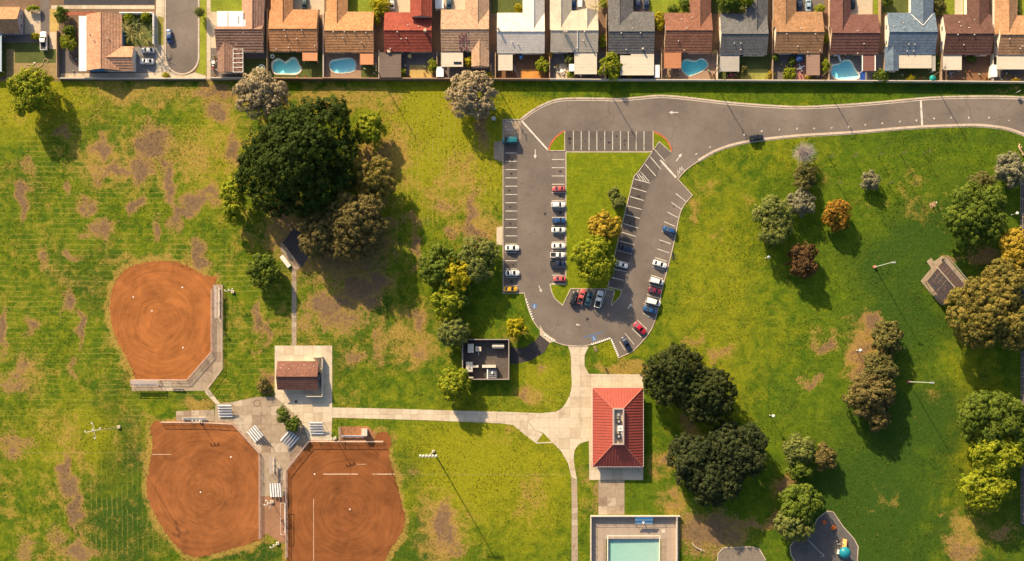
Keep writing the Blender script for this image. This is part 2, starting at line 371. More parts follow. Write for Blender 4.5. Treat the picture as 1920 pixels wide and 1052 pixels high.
# ------------------------------------------------------------------ ground
def make_ground():
    st = 0.65
    fx = np.arange(-178, 178.01, st); fy = np.arange(-70, 130.01, st)
    gx = np.concatenate([[-900, -600, -400, -280, -220, -195], fx, [195, 220, 280, 400, 600, 900]])
    gy = np.concatenate([[-800, -500, -300, -180, -110, -85], fy, [145, 170, 220, 320, 520, 850]])
    X, Y = np.meshgrid(gx, gy); nx, ny = len(gx), len(gy)
    px = X / S + NX; py = NY - Y / S
    # smooth pseudo-random warp so that patches have uneven outlines
    w1 = sum(np.sin(px * a + py * b + c) for a, b, c in ((.07, .05, 1), (-.045, .09, 2), (.13, -.04, 4), (.02, .17, .5))) * 3.2
    w2 = sum(np.sin(px * a + py * b + c) for a, b, c in ((.06, -.08, 3), (.1, .03, 1.2), (-.03, .14, 5), (.16, .05, 2.5))) * 3.2
    def blob(L, soft=1.0):
        a = np.zeros_like(px)
        for cx, cy, rx, ry, *k in L:
            s = k[0] if k else 1.0
            d = np.sqrt(((px + w1 - cx) / rx) ** 2 + ((py + w2 - cy) / ry) ** 2) / 1.12
            a = np.maximum(a, s * np.clip(1.35 - d * 0.85 / soft, 0, 1))
        return a
    dirt = blob([(192, 276, 16, 17), (118, 250, 11, 13, .7), (285, 270, 26, 34), (262, 318, 18, 22), (218, 320, 38, 15, .85), (190, 330, 22, 8, .7), (310, 305, 25, 16, .8), (318, 345, 9, 40), (257, 385, 16, 11), (292, 432, 10, 20, .9),
        (330, 405, 13, 26), (372, 378, 26, 12), (350, 395, 20, 10), (392, 358, 22, 10), (42, 370, 11, 27), (128, 352, 10, 12, .8), (165, 388, 22, 13, .8), (192, 428, 20, 14, .85), (160, 440, 20, 8, .6), (80, 482, 11, 18, .75), (135, 478, 13, 10, .7),
        (373, 482, 15, 24), (130, 565, 12, 22), (150, 612, 7, 26), (58, 610, 14, 16, .9), (4, 622, 10, 34), (40, 692, 18, 26, .7), (25, 722, 32, 18, .7), (130, 912, 18, 19), (142, 950, 9, 42), (122, 880, 7, 22), (30, 832, 28, 22, .7), (145, 1035, 28, 20, .9), (45, 1030, 18, 24, .7),
        (440, 280, 14, 24, .9), (410, 205, 22, 18, .9), (405, 172, 45, 12, .8), (55, 310, 14, 12, .6), (105, 1005, 12, 20, .6), (140, 690, 10, 14, .6),
        (485, 598, 10, 30, .9), (500, 625, 9, 26, .85), (503, 715, 12, 16, .8), (620, 572, 45, 20, .9), (672, 545, 45, 20), (708, 520, 22, 26), (640, 600, 45, 18, .8), (575, 590, 12, 30, .6), (690, 560, 22, 18, .9),
        (785, 600, 14, 22, .75), (790, 660, 14, 20, .7), (668, 672, 22, 10, .8), (712, 650, 14, 40, .5), (780, 470, 8, 38, .85), (700, 420, 45, 10, .7), (770, 410, 22, 12, .6), (830, 388, 14, 8, .7), (884, 395, 8, 38, .85), (888, 440, 18, 16, .95), (905, 455, 14, 14, .7),
        (845, 435, 16, 6, .7), (690, 295, 22, 30, .7), (720, 285, 18, 20, .6), (870, 190, 26, 16, .85), (905, 235, 12, 34, .8), (832, 985, 20, 42, .95), (850, 1030, 22, 18, .7), (775, 880, 14, 10, .5), (970, 620, 24, 8, .6), (985, 745, 8, 10, .8),
        (1545, 650, 22, 11, .85), (1525, 715, 24, 8, .75), (1640, 605, 15, 20, 1), (1618, 665, 22, 38, .75), (1610, 695, 12, 22, .8), (1470, 910, 22, 18, .8), (1330, 1000, 55, 34, 1), (1390, 985, 60, 12, .7), (1455, 975, 20, 14, .7), (1245, 865, 16, 14, .8), (1258, 945, 14, 12, .6), (1262, 920, 8, 14, .6),
        (1805, 1035, 24, 28, .7), (1785, 1010, 16, 14, .5), (1880, 1000, 22, 16, .7), (1300, 635, 18, 8, .5), (1350, 660, 20, 8, .6), (1015, 690, 12, 8, .5), (1845, 480, 24, 14, .7), (1560, 1010, 20, 10, .4), (1118, 930, 12, 26, .6), (1095, 890, 8, 20, .4), (1290, 800, 16, 20, .6),
        (1780, 490, 18, 10, .7), (640, 470, 90, 60, .75), (540, 430, 40, 60, .7), (700, 350, 40, 40, .6), (480, 660, 16, 8, .4), (1900, 170, 30, 4, .4), (620, 840, 20, 10, .0)])
    dirt *= np.where((py > 155) | (px < 0), 1, 0)
    dry = 0.40 * np.clip((1010 - px) / 400, 0, 1) * np.clip((py - 120) / 60, 0, 1) + 0.05
    dry = np.maximum(dry, blob([(330, 175, 160, 26, .8), (270, 300, 140, 70, .75), (600, 185, 160, 26, .85), (720, 300, 60, 70, .75), (860, 350, 70, 60, .7), (890, 420, 40, 50, .85), (560, 620, 60, 60, .7), (770, 640, 60, 60, .72), (120, 880, 70, 110, .62), (60, 700, 60, 60, .6),
        (840, 990, 60, 70, .8), (1180, 690, 80, 10, .8), (1330, 350, 30, 16, .6), (1300, 395, 12, 22, .75), (1345, 440, 8, 18, .7), (1400, 380, 10, 14, .6), (1300, 640, 26, 12, .7), (1350, 660, 30, 14, .7), (1560, 320, 60, 26, .4), (1660, 350, 70, 40, .5), (1720, 390, 40, 22, .5),
        (1550, 635, 40, 20, .6), (1620, 660, 30, 60, .8), (1745, 710, 40, 30, .5), (1805, 1000, 40, 60, .7), (1660, 930, 30, 30, .45), (1245, 870, 26, 22, .85), (1260, 940, 30, 30, .7), (1100, 930, 16, 60, .6), (990, 740, 30, 16, .8), (240, 640, 22, 90, .75), (290, 485, 90, 10, .8), (370, 760, 30, 20, .85), (300, 780, 60, 8, .6), (1300, 810, 20, 20, .6), (960, 640, 20, 16, .7), (930, 830, 60, 30, .5), (1000, 930, 40, 60, .6)], 1.2))
    lush_vignette = 0.40 * np.clip((px - 1480) / 300, 0, 1) + 0.25 * np.clip((py - 850) / 200, 0, 1) + blob([(40, 340, 60, 90, .5), (180, 240, 60, 40, .5), (160, 520, 60, 80, .55), (230, 760, 60, 70, .6), (360, 750, 40, 20, .8), (230, 930, 60, 120, .75), (600, 680, 60, 40, .6), (760, 720, 60, 50, .5), (700, 610, 40, 60, .5), (1700, 480, 140, 60, .6), (1680, 600, 70, 60, .6), (1680, 800, 90, 80, .6), (1600, 940, 110, 100, .75),  # lush turf, plus vignette darkening painted in by the ramp to the right
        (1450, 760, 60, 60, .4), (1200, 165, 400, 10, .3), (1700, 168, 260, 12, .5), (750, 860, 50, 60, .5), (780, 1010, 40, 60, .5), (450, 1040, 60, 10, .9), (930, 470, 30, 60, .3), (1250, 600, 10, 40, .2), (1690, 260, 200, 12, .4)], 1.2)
    ye = 0.30 * np.clip((1320 - px) / 500, 0, 1) + blob([(830, 250, 90, 90, .75), (900, 300, 50, 60, .7), (1120, 350, 70, 90, .75), (1340, 560, 70, 200, .62), (1000, 205, 60, 14, .8), (900, 880, 90, 70, .75), (1000, 900, 60, 90, .65), (1020, 720, 40, 40, .6), (60, 190, 80, 40, .7), (400, 290, 40, 60, .5), (1480, 270, 60, 40, .5), (1820, 790, 40, 160, .6), (1830, 980, 60, 60, .55), (1440, 620, 60, 60, .4), (170, 830, 80, 50, .45), (1500, 200, 40, 5, .4), (1160, 655, 30, 20, .6)], 1.3)
    for F in (F1, F2, F3):
        for a, b in zip(F, F[1:] + F[:1]):
            n_ = max(1, int(math.dist(a, b) / 14))
            for t in range(n_): dry = np.maximum(dry, 0.95 * np.clip(1.5 - np.hypot(px + w1 * .4 - a[0] - (b[0] - a[0]) * t / n_, py + w2 * .4 - a[1] - (b[1] - a[1]) * t / n_) / 12, 0, 1))
    mh = .62 * np.clip((700 - px) / 150, 0, 1) * np.clip((py - 165) / 20, 0, 1) * np.clip((840 - py) / 60, 0, 1) + blob([(1030, 750, 50, 30, .5), (1330, 580, 70, 120, .25), (1500, 600, 200, 200, .12), (700, 180, 60, 20, .6)])
    mv = blob([(840, 320, 110, 130, 1), (200, 980, 120, 90, .6), (700, 880, 120, 120, .35), (430, 480, 20, 30, .3), (1100, 330, 60, 60, .4)])
    me = bpy.data.meshes.new('ground')
    n = nx * ny; co = np.zeros((n, 3), np.float32); co[:, 0] = X.ravel(); co[:, 1] = Y.ravel()
    ii, jj = np.meshgrid(np.arange(nx - 1), np.arange(ny - 1)); a = (jj * nx + ii).ravel()
    q = np.stack([a, a + 1, a + nx + 1, a + nx], 1)
    cut = np.zeros(n, bool)
    for p in POOLW.values(): cut |= in_poly(offset(p, 0.4), X.ravel(), Y.ravel())
    q = q[~cut[q].any(1)]
    me.vertices.add(n); me.vertices.foreach_set('co', co.ravel())
    me.loops.add(q.size); me.loops.foreach_set('vertex_index', q.ravel().astype(np.int32))
    me.polygons.add(len(q)); me.polygons.foreach_set('loop_start', np.arange(0, q.size, 4, dtype=np.int32)); me.polygons.foreach_set('loop_total', np.full(len(q), 4, np.int32))
    me.update(); me.validate()
    for nm, ch in (('cover', (dirt, dry, lush_vignette)), ('mow', (mh, mv, ye))):
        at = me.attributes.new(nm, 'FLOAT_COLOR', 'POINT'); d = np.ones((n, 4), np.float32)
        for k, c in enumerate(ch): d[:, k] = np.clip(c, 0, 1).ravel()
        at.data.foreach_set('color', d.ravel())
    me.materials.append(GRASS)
    o = bpy.data.objects.new('ground', me); COL.objects.link(o); tag(o, kind='structure')
make_ground()

# ------------------------------------------------------------------ park road and car park
north = [(1960, 186), (1920, 184), (1860, 182), (1780, 183), (1725, 186), (1640, 194), (1560, 199.5), (1500, 202), (1450, 200), (1400, 196.5), (1350, 192), (1300, 186), (1260, 182), (1230, 181), (1200, 184), (1160, 187), (1110, 186), (1060, 186.5), (1035, 191), (1010, 202), (990, 215), (977, 225)]
west = [(944, 225), (944, 549), (984, 549)]
swing = [(986, 560), (991, 578), (1000, 600), (1012, 617), (1030, 634), (1054, 645), (1080, 648.5), (1105, 646), (1125, 641), (1145, 633)]
notch = [(1160, 670)]
east = [(1185, 659), (1208, 635), (1224, 610), (1234, 575), (1240, 545), (1247, 518), (1257, 480), (1266, 440), (1273, 405), (1281, 386), (1297, 366)]
south = [(1270, 336), (1285, 319), (1310, 301), (1340, 284), (1370, 273), (1400, 266), (1440, 260.5), (1500, 254.5), (1560, 251), (1620, 247), (1680, 241.5), (1730, 238), (1780, 236), (1830, 235), (1870, 238.5), (1900, 245), (1960, 268)]
LOT = PP(smooth(north, 3) + west + smooth(swing, 3) + notch + smooth(east, 3) + smooth(south, 3))
EXCL.append(LOT); lot = struct('parking_lot', MB().sheet(LOT, 0.02), ASPH)
isl_big = [(1061, 285), (1217, 285), (1224.5, 283), (1224.5, 247), (1240, 254), (1250, 263), (1257, 276), (1258.5, 286), (1236, 266), (1198, 321), (1189, 330.5), (1180, 366), (1167, 418), (1155, 468), (1144, 520), (1139.5, 538), (1166, 544), (1163, 556), (1148, 572), (1146, 572), (1152, 546), (1140, 542), (1070, 541.5), (1055, 573), (1040, 560), (1034, 547), (1031, 533), (1061, 533)]
isl_tip = [(1059, 246), (1059, 283), (1029, 283), (1032, 272), (1040, 260), (1050, 251)]
for nm, p in (('grass_island', isl_big), ('grass_island', isl_tip)):
    w = ccw(PP(p)); o = struct(nm, MB().prism(offset(w, -0.12), 0.021, 0.13), LAWN)
    MB().strip(w, 0.12, -0.16, 0.018, 0.15).build('kerb', KERBM, o)
red = M('red_kerb_paint', (0.45, 0.10, 0.04), 0.7, 0.2, 2)
for pl in ([(1226, 247.5), (1240, 254), (1250, 263), (1257, 276), (1258.5, 284)], [(1058, 246), (1050, 251), (1040, 260), (1032, 272), (1029, 282)]):
    MB().strip(PP(smooth(pl, 3)), -0.22, 0.22, 0.026, 0.165, False).build('red_kerb', red, lot)
kb = struct('kerb', MB().strip(ccw(LOT), 0.0, 0.28, 0.0, 0.14), KERBM)
gut = MB()
for pl in (north[1:], south[2:]): gut.strip(PP(smooth(pl, 3)), -0.55, 0.6, 0.0, 0.03, False)
struct('gutter', gut, KERBM)
struct('concrete_pad', MB().prism(PP([(945, 226), (976, 226), (976, 261), (945, 261)]), 0.0, 0.028), CONC_OLD)
struct('concrete_pad', MB().prism(PP([(926, 267), (942, 263), (942, 303), (936, 302), (926, 297)]), 0.0, 0.05), CONC_OLD)
struct('concrete_pad', MB().prism(PP([(931, 427), (942, 424), (942, 460), (931, 458)]), 0.0, 0.05), CONC)
# darker, older stall bays
for q in ([(946, 262), (970, 262), (970, 547), (946, 547)], [(1062, 246), (1223, 246), (1223, 283), (1062, 283)], [(1236, 269), (1258, 288), (1240, 304), (1232, 332), (1219, 341), (1213, 362), (1203, 398), (1190, 450), (1176, 505), (1168, 541), (1142, 536), (1156, 470), (1182, 366), (1191, 331), (1199, 322)]):
    MB().sheet(PP(q), 0.0235).build('stall_bay', ASPH_D, lot)
# stall lines
def line(x0, y0, x1, y1, w=0.22, mat=WHITE, name='stall_line', z=0.028, parent=lot):
    a, b = P(x0, y0), P(x1, y1); L = math.hypot(b[0] - a[0], b[1] - a[1])
    m = MB().box((a[0] + b[0]) / 2, (a[1] + b[1]) / 2, z - 0.003, L, w, 0.004, math.atan2(b[1] - a[1], b[0] - a[0]))
    return m.build(name, mat, parent)
for k in range(17): line(947.5, 287 + 15.53 * k, 969.5, 287 + 15.53 * k)
for y in (227, 243): line(947.5, y, 962, y, z=0.034)
for k in range(16): line(1034.5, 299 + 15.5 * k, 1058.5, 299 + 15.5 * k)
for k in range(10): line(1075 + 14.72 * k, 246, 1075 + 14.72 * k, 282)
for q in ((1227.7, 280.7, 1245.9, 301.4), (1218.8, 293.5, 1239, 317), (1209, 307, 1229.6, 330), (1199, 320, 1217, 340), (1190, 336, 1218.5, 343.4), (1194, 327, 1201, 338), (1197, 325, 1207, 339.5), (1204, 330, 1212, 341), (1184.5, 352, 1212.5, 360), (1180.7, 368.4, 1207, 376), (1176.4, 386, 1204, 393), (1172, 402, 1199.6, 409.6), (1168.6, 419.3, 1196, 427.3), (1165, 435.3, 1192, 443.3), (1162, 452, 1189, 459), (1157, 469, 1185, 476.6), (1153, 487, 1180, 494), (1149, 504, 1176, 510), (1145, 520, 1171, 526),
          (1267, 362.7, 1286, 378), (1259, 379.5, 1279, 393.4), (1252, 398, 1271, 408), (1245, 415.7, 1266, 424.6), (1241, 433, 1262, 441), (1236.5, 450, 1258, 457), (1232, 466.6, 1254.5, 474), (1228, 483, 1250, 490), (1224, 500, 1246, 507), (1221, 516, 1243, 523), (1217.7, 533, 1239, 540), (1213, 552, 1236, 559.5), (1207, 569, 1232, 579), (1205.5, 587, 1224.5, 598), (1195, 600.6, 1213, 617), (1185, 616, 1202, 632), (1172, 625, 1189, 646), (1161.4, 640, 1172, 657),
          (1084, 543, 1074, 572), (1099, 543, 1090, 574), (1115, 543, 1106, 574), (1137, 543, 1126, 576), (1152, 548, 1146, 572)): line(*q)
line(977.5, 226, 1027, 281, 0.55, name='stop_bar'); line(1238, 300, 1267.5, 333, 0.6, name='stop_bar'); line(1726.5, 189, 1729, 236, 0.65, name='stop_bar')
for q in ((1272, 331, 1270, 319), (1270, 319, 1275, 326), (1275, 326, 1274, 314), (1274, 314, 1279, 321), (1279, 321, 1277, 312), (1277, 312, 1284, 321)): line(*q, w=0.16, name='painted_mark')
blue = M('blue_road_paint', (0.05, 0.13, 0.30), 0.7, 0.2, 3)
line(1094, 632.5, 1131, 623, 0.28, blue, 'painted_mark')
def arrow(px, py, ang, L=3.2, sc=1.0):
    x, y = P(px, py); m = MB(); L *= sc
    pts = [(-L / 2, -.14 * sc), (L * .12, -.14 * sc), (L * .12, -.55 * sc), (L / 2, 0), (L * .12, .55 * sc), (L * .12, .14 * sc), (-L / 2, .14 * sc)]
    c, s = math.cos(ang), math.sin(ang)
    m.prism([(x + a * c - b * s, y + a * s + b * c) for a, b in pts], 0.022, 0.028).build('painted_arrow', WHITE, lot)
oil = M('oil_stain', (0.035, 0.03, 0.03), .6, .3, 3)
for k in range(46):
    if k < 14: x, y = 958 + random.uniform(-5, 5), 295 + 15.53 * random.randint(0, 15)
    elif k < 26: x, y = 1047 + random.uniform(-6, 6), 306 + 15.5 * random.randint(0, 14)
    elif k < 36: x, y = 1068 + 14.72 * random.randint(0, 10), 262 + random.uniform(-8, 10)
    else:
        x, y = random.choice([(1203, 352), (1196, 368), (1192, 385), (1188, 402), (1184, 418), (1181, 435), (1262, 388), (1257, 404), (1246, 442), (1243, 458), (1020, 400), (1010, 330), (1100, 600), (1320, 230), (1500, 228)]); x += random.uniform(-4, 4); y += random.uniform(-3, 3)
    a, b = P(x, y); r_ = random.uniform(.2, .6)
    MB().prism([(a + r_ * random.uniform(.6, 1.3) * math.cos(t * .63), b + r_ * random.uniform(.6, 1.3) * math.sin(t * .63)) for t in range(10)], 0.021, 0.0265).build('oil_stain', oil, lot)
arrow(1263, 211, math.pi); arrow(1003.5, 289, -1.6); arrow(1273, 295, 0.95); arrow(1013, 542, -1.2, 2.4); arrow(1084, 609, 3.0, 1.6, .9); arrow(1181, 574, 0.9, 2.0)
def access(px, py, ang):
    x, y = P(px, py)
    MB().box(x, y, 0.022, 1.5, 1.5, 0.005, ang).build('blue_symbol_square', blue, lot)
    m = MB(); c, s = math.cos(ang), math.sin(ang)
    def q(a, b): return (x + a * c - b * s, y + a * s + b * c)
    for a, b, w, h, r in ((-.1, .05, .12, .6, 0), (.1, -.2, .45, .12, 0), (.32, -.42, .12, .4, .4), (.08, .12, .35, .1, 0)): m.box(*q(a, b), 0.027, w, h, 0.005, ang + r)
    m.lathe([(.12, .027), (.12, .032)], *q(-.1, .5), 10)
    ring = MB().strip([q(.02 + .32 * math.cos(t * .35), -.3 + .32 * math.sin(t * .35)) for t in range(8, 19)], -.05, .05, .027, .032, False); m.add(ring.v, ring.f)
    m.build('wheelchair_symbol', WHITE, lot)
access(1002, 574, -0.3); access(1113.5, 634.5, 0.25)
for i, (x, y) in enumerate([(1305, 289), (1331, 276), (1395, 253), (1428, 246), (1461, 243), (1494, 241.5), (1526, 241), (1559, 240), (1591, 238), (1622, 234.5), (1654, 231.5), (1687, 228), (1718, 226), (1751, 222.5), (1783, 221), (1816, 221), (1854, 221), (1892, 226)]):
    a, b = P(x, y); MB().box(a, b, 0.022, 0.55, 0.3, 0.02, 0.4 + i * 0.9).box(a + .2, b + .18, 0.0225, 0.3, 0.22, 0.02, i).build('painted_mark', WHITE, lot)
for q in ((1000, 614, 0, 0),): pass
# wheel-stop / kerb teeth along the south bend
for (x0, y0, x1, y1, n) in ((986, 560, 1000, 600, 9), (1108, 646, 1144, 634, 10), (1146, 636, 1160, 668, 9), (1020, 627, 1040, 640, 5)):
    for i in range(n):
        t = (i + .5) / n; a = P(x0 + (x1 - x0) * t, y0 + (y1 - y0) * t); an = math.atan2(-(y1 - y0), x1 - x0)
        MB().box(a[0], a[1], 0.10, 0.34, 0.62, 0.058, an + 0.5).build('painted_mark', WHITEP, kb)

# ------------------------------------------------------------------ cul-de-sac street and pavements by the houses
stp = [(311.5, -60), (311.5, 105)] + [(341.5 - 30 * math.cos(t), 107 + 31 * math.sin(t)) for t in [i * math.pi / 14 for i in range(15)]] + [(371.5, 105), (371.5, -60)]
stw = PP(stp); struct('street', MB().sheet(stw, 0.02), ASPH)
struct('kerb', MB().strip(stw, -0.05, 0.5, 0.0, 0.13, False) if area(stw) > 0 else MB().strip(stw, 0.05, -0.5, 0.0, 0.13, False), KERBM)
paving('pavement', PP([(293, -40), (308, -40), (308, 112), (318, 133), (335, 141), (350, 141), (366, 136), (386, 142), (386, 149), (113, 149), (113, 138), (262, 137), (292, 136)]), 2.4)
paving('pavement', PP([(387.5, -40), (395, -40), (395, 149), (387.5, 149)]), 1.5)
struct('verge', MB().sheet(PP([(375, -40), (387, -40), (387, 141), (366, 136), (373, 122)]), 0.03), M('bright_lawn', (0.20, 0.22, 0.015), 0.95, 0.3, 1.5, 0.3))
struct('verge', MB().sheet(PP([(296, 30), (307, 33), (307, 84), (297, 84)]), 0.06), M('dry_lawn', (0.22, 0.19, 0.035), 0.95, 0.3, 1.5, 0.3))
struct('road', MB().sheet(PP([(120, -30), (290, -30), (290, 9), (120, 9)]), 0.02), M('fresh_asphalt', (0.035, 0.034, 0.04), 0.85, 0.15, 2))
paving('pavement', PP([(96, 10), (290, 10), (290, 17), (96, 17)]), 2.0)

# ------------------------------------------------------------------ paths, plazas
pathc = lambda n, p, c, a=0.0, m=CONC: paving(n, PP(p), c, a, m)
plaza_b = smooth([(1064, 647), (1070, 666), (1071, 700), (1072, 723), (1067, 743), (1056, 763), (1042, 772)], 3)
pathc('plaza', plaza_b + [(1020, 774), (990, 790), (1003, 806), (1019, 812), (1035, 829), (1052, 846), (1065, 868), (1071, 894), (1082, 900), (1078, 880), (1075.5, 860), (1077, 845)] + smooth([(1077, 845), (1085, 834), (1095, 829), (1104, 827)], 3) + [(1105, 900), (1206, 900), (1206, 702), (1104, 701), (1096, 686), (1096, 666), (1104, 650)], 3.4)
pathc('footpath', [(1071, 895), (1082, 901), (1083, 950), (1084, 1110), (1071, 1110), (1072, 950)], 2.0, 0, CONC_OLD)
pathc('footpath', [(623, 764), (720, 766), (860, 770), (960, 772.5), (1019, 775), (989, 790), (1002, 806), (1018, 813), (1005, 831), (985, 816), (962, 797), (940, 794), (800, 788), (623, 783)], 2.6)
struct('footpath', MB().prism(PP([(1005, 829.5), (1040, 828), (1040, 830.5), (1005, 832)]), 0, 0.04), CONC)
pathc('footpath', [(1122, 900.5), (1171, 900.5), (1171, 965), (1122, 965)], 3.0, 0, CONC_OLD)
pathc('restroom_apron', [(515, 648), (623, 648), (623, 783), (621, 828), (580, 828), (570, 800), (545, 770), (515, 744)], 3.2)
pathc('ballfield_plaza', [(404, 757), (440, 753), (482, 744), (514, 744), (544, 770), (569, 800), (579, 828), (537, 882), (537, 1004), (512, 990), (489, 1000), (488, 850), (438, 794), (402, 795)], 3.2, 0.0, CONC_OLD)
pathc('footpath', [(384, 735), (391, 729), (413, 757), (404, 757)], 1.4)
pathc('ballfield_apron', [(399, 534), (418, 534), (418, 692), (388, 733), (247, 733), (247, 714), (352, 714), (399, 661)], 3.3, 0, CONC_OLD)
pathc('footpath', [(547, 505), (549, 500), (556, 500), (556, 648), (547, 648)], 1.6, 0, CONC_OLD)
pathc('footpath', [(526, 456), (530, 455), (565, 501), (556, 506), (549, 500), (526, 468)], 2.0, 0, CONC_OLD)
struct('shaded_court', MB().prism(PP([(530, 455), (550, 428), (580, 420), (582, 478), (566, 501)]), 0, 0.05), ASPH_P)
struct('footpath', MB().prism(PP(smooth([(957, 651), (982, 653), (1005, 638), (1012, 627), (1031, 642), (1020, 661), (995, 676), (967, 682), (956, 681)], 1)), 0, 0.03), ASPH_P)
pathc('footpath', [(1012, 609), (1020, 622), (1030, 630), (1043, 638), (1031, 643), (1012, 628)], 1.8)
pathc('dugout_floor', [(330, 771), (402, 768), (402, 790), (330, 790)], 2.5, 0, CONC_OLD)

# ------------------------------------------------------------------ clay infields
def rough_edge(pts, straight):
    out = []
    for i in range(len(pts)):
        a, b = pts[i], pts[(i + 1) % len(pts)]; n = max(1, int(math.dist(a, b) / 2.5))
        for k in range(n):
            t = k / n; x, y = a[0] + (b[0] - a[0]) * t, a[1] + (b[1] - a[1]) * t
            if not straight(x, y): x += random.uniform(-1.7, 1.7); y += random.uniform(-1.7, 1.7)
            out.append((x, y))
    return out
for pts, c, col, st in ((F1, (302, 603), (0.275, 0.099, 0.029), lambda x, y: x > 396 or y > 710 or (x > 350 and y > 655)), (F2, (382, 923), (0.220, 0.080, 0.026), lambda x, y: x > 436 and y < 1012 or y < 797), (F3, (652, 958), (0.188, 0.067, 0.022), lambda x, y: x < 581 or y < 830 and x < 700)):
    EXCL.append(offset(ccw(PP(pts)), -.7)); struct('infield', MB().sheet(PP(rough_edge(pts, st)), 0.012), clay_mat('clay', *P(*c), col))
struct('dugout_clay', MB().sheet(PP([(638, 800), (690, 799), (704, 812), (700, 827), (638, 827)]), 0.014), M('bare_clay', (0.27, 0.12, 0.055), 0.95, 0.2, 1))
struct('dugout_clay', MB().sheet(PP([(489, 930), (537, 930), (537, 1012), (530, 1020), (500, 1000), (489, 1010)]), 0.058), M('trodden_clay', (0.24, 0.125, 0.07), 0.95, 0.2, 1))
chalk = M('chalk', (0.48, 0.34, 0.24), 0.95, 0.25, 3, stain=(.22, .10, .05), stain_amt=.9)
clay3 = [o for o in bpy.data.objects if o.name.startswith('infield')]
for q in ((606, 889, 671, 889, .32), (699, 889, 741, 889, .32), (670, 870.5, 687, 870.5, .15), (588, 935, 588, 1080, .18)): line(*q[:4], w=q[4], mat=chalk, name='chalk_line', z=0.02, parent=clay3[2])
line(285, 852, 321, 852, 0.2, chalk, 'chalk_line', 0.02, clay3[1])
for k in range(14): line(k * 19 + 2, 849, k * 19 + 19, 849.3, 0.035, chalk, 'chalk_line', 0.008, clay3[1])
for k in range(16): line(742 + k * 20, 889.5, 761 + k * 20, 889.8, 0.035, chalk, 'chalk_line', 0.008, clay3[2])
GRPB = 'white bases on the clay infields'
for (x, y, l) in ((250, 557, 'white base far left on the upper infield'), (342, 539, 'white base near the top of the upper infield'), (285, 583, 'white pitching plate left of the upper infield centre'), (343, 652, 'white base lower right on the upper infield'), (376, 923, 'white plate at the centre of the lower left infield'), (433, 857, 'white base upper right on the lower left infield'), (590, 889, 'white base beside the chalk line on the right infield'), (656, 955, 'pale worn pitching plate in the middle of the right infield')):
    a, b = P(x, y); m = MB().box(a, b, 0.013, .42, .42, .07, .6, .85)
    tag(m.build('base_plate', WHITEP), l, 'base', GRPB)

for q in ([(530, 455), (550, 428), (580, 420), (582, 478), (566, 501)], [(957, 651), (982, 653), (1005, 638), (1012, 627), (1031, 642), (1020, 661), (995, 676), (967, 682), (956, 681)], [(868, 637), (954, 637), (954, 711), (868, 711)], [(1107, 966), (1274, 966), (1274, 1120), (1107, 1120)], [(1106, 722), (1210, 722), (1210, 900), (1106, 900)], [(1484, 1060), (1482, 1025), (1492, 1012), (1520, 1000), (1534, 972), (1552, 959), (1562, 961), (1580, 988), (1608, 1025), (1606, 1060)], [(1345, 1060), (1346, 1038), (1356, 1027), (1410, 1025), (1424, 1029), (1438, 1060)], [(1726, 527), (1746, 483), (1776, 480), (1816, 530), (1770, 572)], [(1912, 325), (2060, 325), (2060, 985), (1912, 985)], [(926, 262), (944, 262), (944, 303), (926, 303)], [(931, 424), (944, 424), (944, 460), (931, 460)]): EXCL.append(PP(q))
def tufts(n=170000):
    px = rng.uniform(-10, 1930, n); py = rng.uniform(157, 1062, n); x = (px - NX) * S; y = (NY - py) * S
    ok = np.ones(n, bool)
    for p in EXCL:
        xs = [q[0] for q in p]; ys = [q[1] for q in p]; bb = (x > min(xs)) & (x < max(xs)) & (y > min(ys)) & (y < max(ys)); idx = np.nonzero(bb & ok)[0]
        if len(idx): ok[idx] = ~in_poly(p, x[idx], y[idx])
    # fewer tufts where a slow wave says the turf is short
    w = np.sin(px * .031 + py * .017) + np.sin(px * .013 - py * .041 + 2) + np.sin(px * .07 + py * .055 + 1); ok &= rng.random(n) < np.clip(.55 + .3 * w, .12, 1)
    x, y, px, py = x[ok], y[ok], px[ok], py[ok]; m = len(x)
    h = rng.uniform(.05, .17, m); wd = rng.uniform(.10, .26, m); a = rng.uniform(0, 6.28, m); c, s = np.cos(a), np.sin(a); l = rng.uniform(-.1, .1, (m, 2))
    z0 = np.full(m, .0)
    v = np.stack([np.stack([x - c * wd, y - s * wd, z0], 1), np.stack([x + c * wd, y + s * wd, z0], 1), np.stack([x + c * wd * .5 + l[:, 0], y + s * wd * .5 + l[:, 1], h], 1), np.stack([x - c * wd * .6 + l[:, 0] * .6, y - s * wd * .6 - l[:, 1], h * .9], 1)], 1)
    t = rng.random(m)[:, None]; right = np.clip((px - 1300) / 400, 0, 1)[:, None]  # tufts darken rightward with the turf and its painted-in vignette
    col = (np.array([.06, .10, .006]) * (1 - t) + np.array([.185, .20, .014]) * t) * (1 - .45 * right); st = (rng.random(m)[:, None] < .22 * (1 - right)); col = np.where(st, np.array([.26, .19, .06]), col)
    C = np.ones((m, 4, 4), np.float32); C[:, :, :3] = col[:, None, :]
    me = bpy.data.meshes.new('grass_tufts'); me.vertices.add(m * 4); me.vertices.foreach_set('co', v.astype(np.float32).ravel()); me.loops.add(m * 4); me.loops.foreach_set('vertex_index', np.arange(m * 4, dtype=np.int32))
    me.polygons.add(m); me.polygons.foreach_set('loop_start', np.arange(0, m * 4, 4, dtype=np.int32)); me.polygons.foreach_set('loop_total', np.full(m, 4, np.int32)); me.update()
    at = me.attributes.new('tint', 'FLOAT_COLOR', 'POINT'); at.data.foreach_set('color', C.ravel()); me.materials.append(LEAF)
    o = bpy.data.objects.new('grass_tufts', me); COL.objects.link(o); tag(o, 'longer grass tufts scattered over the park lawns', 'grass', kind='stuff')
tufts()
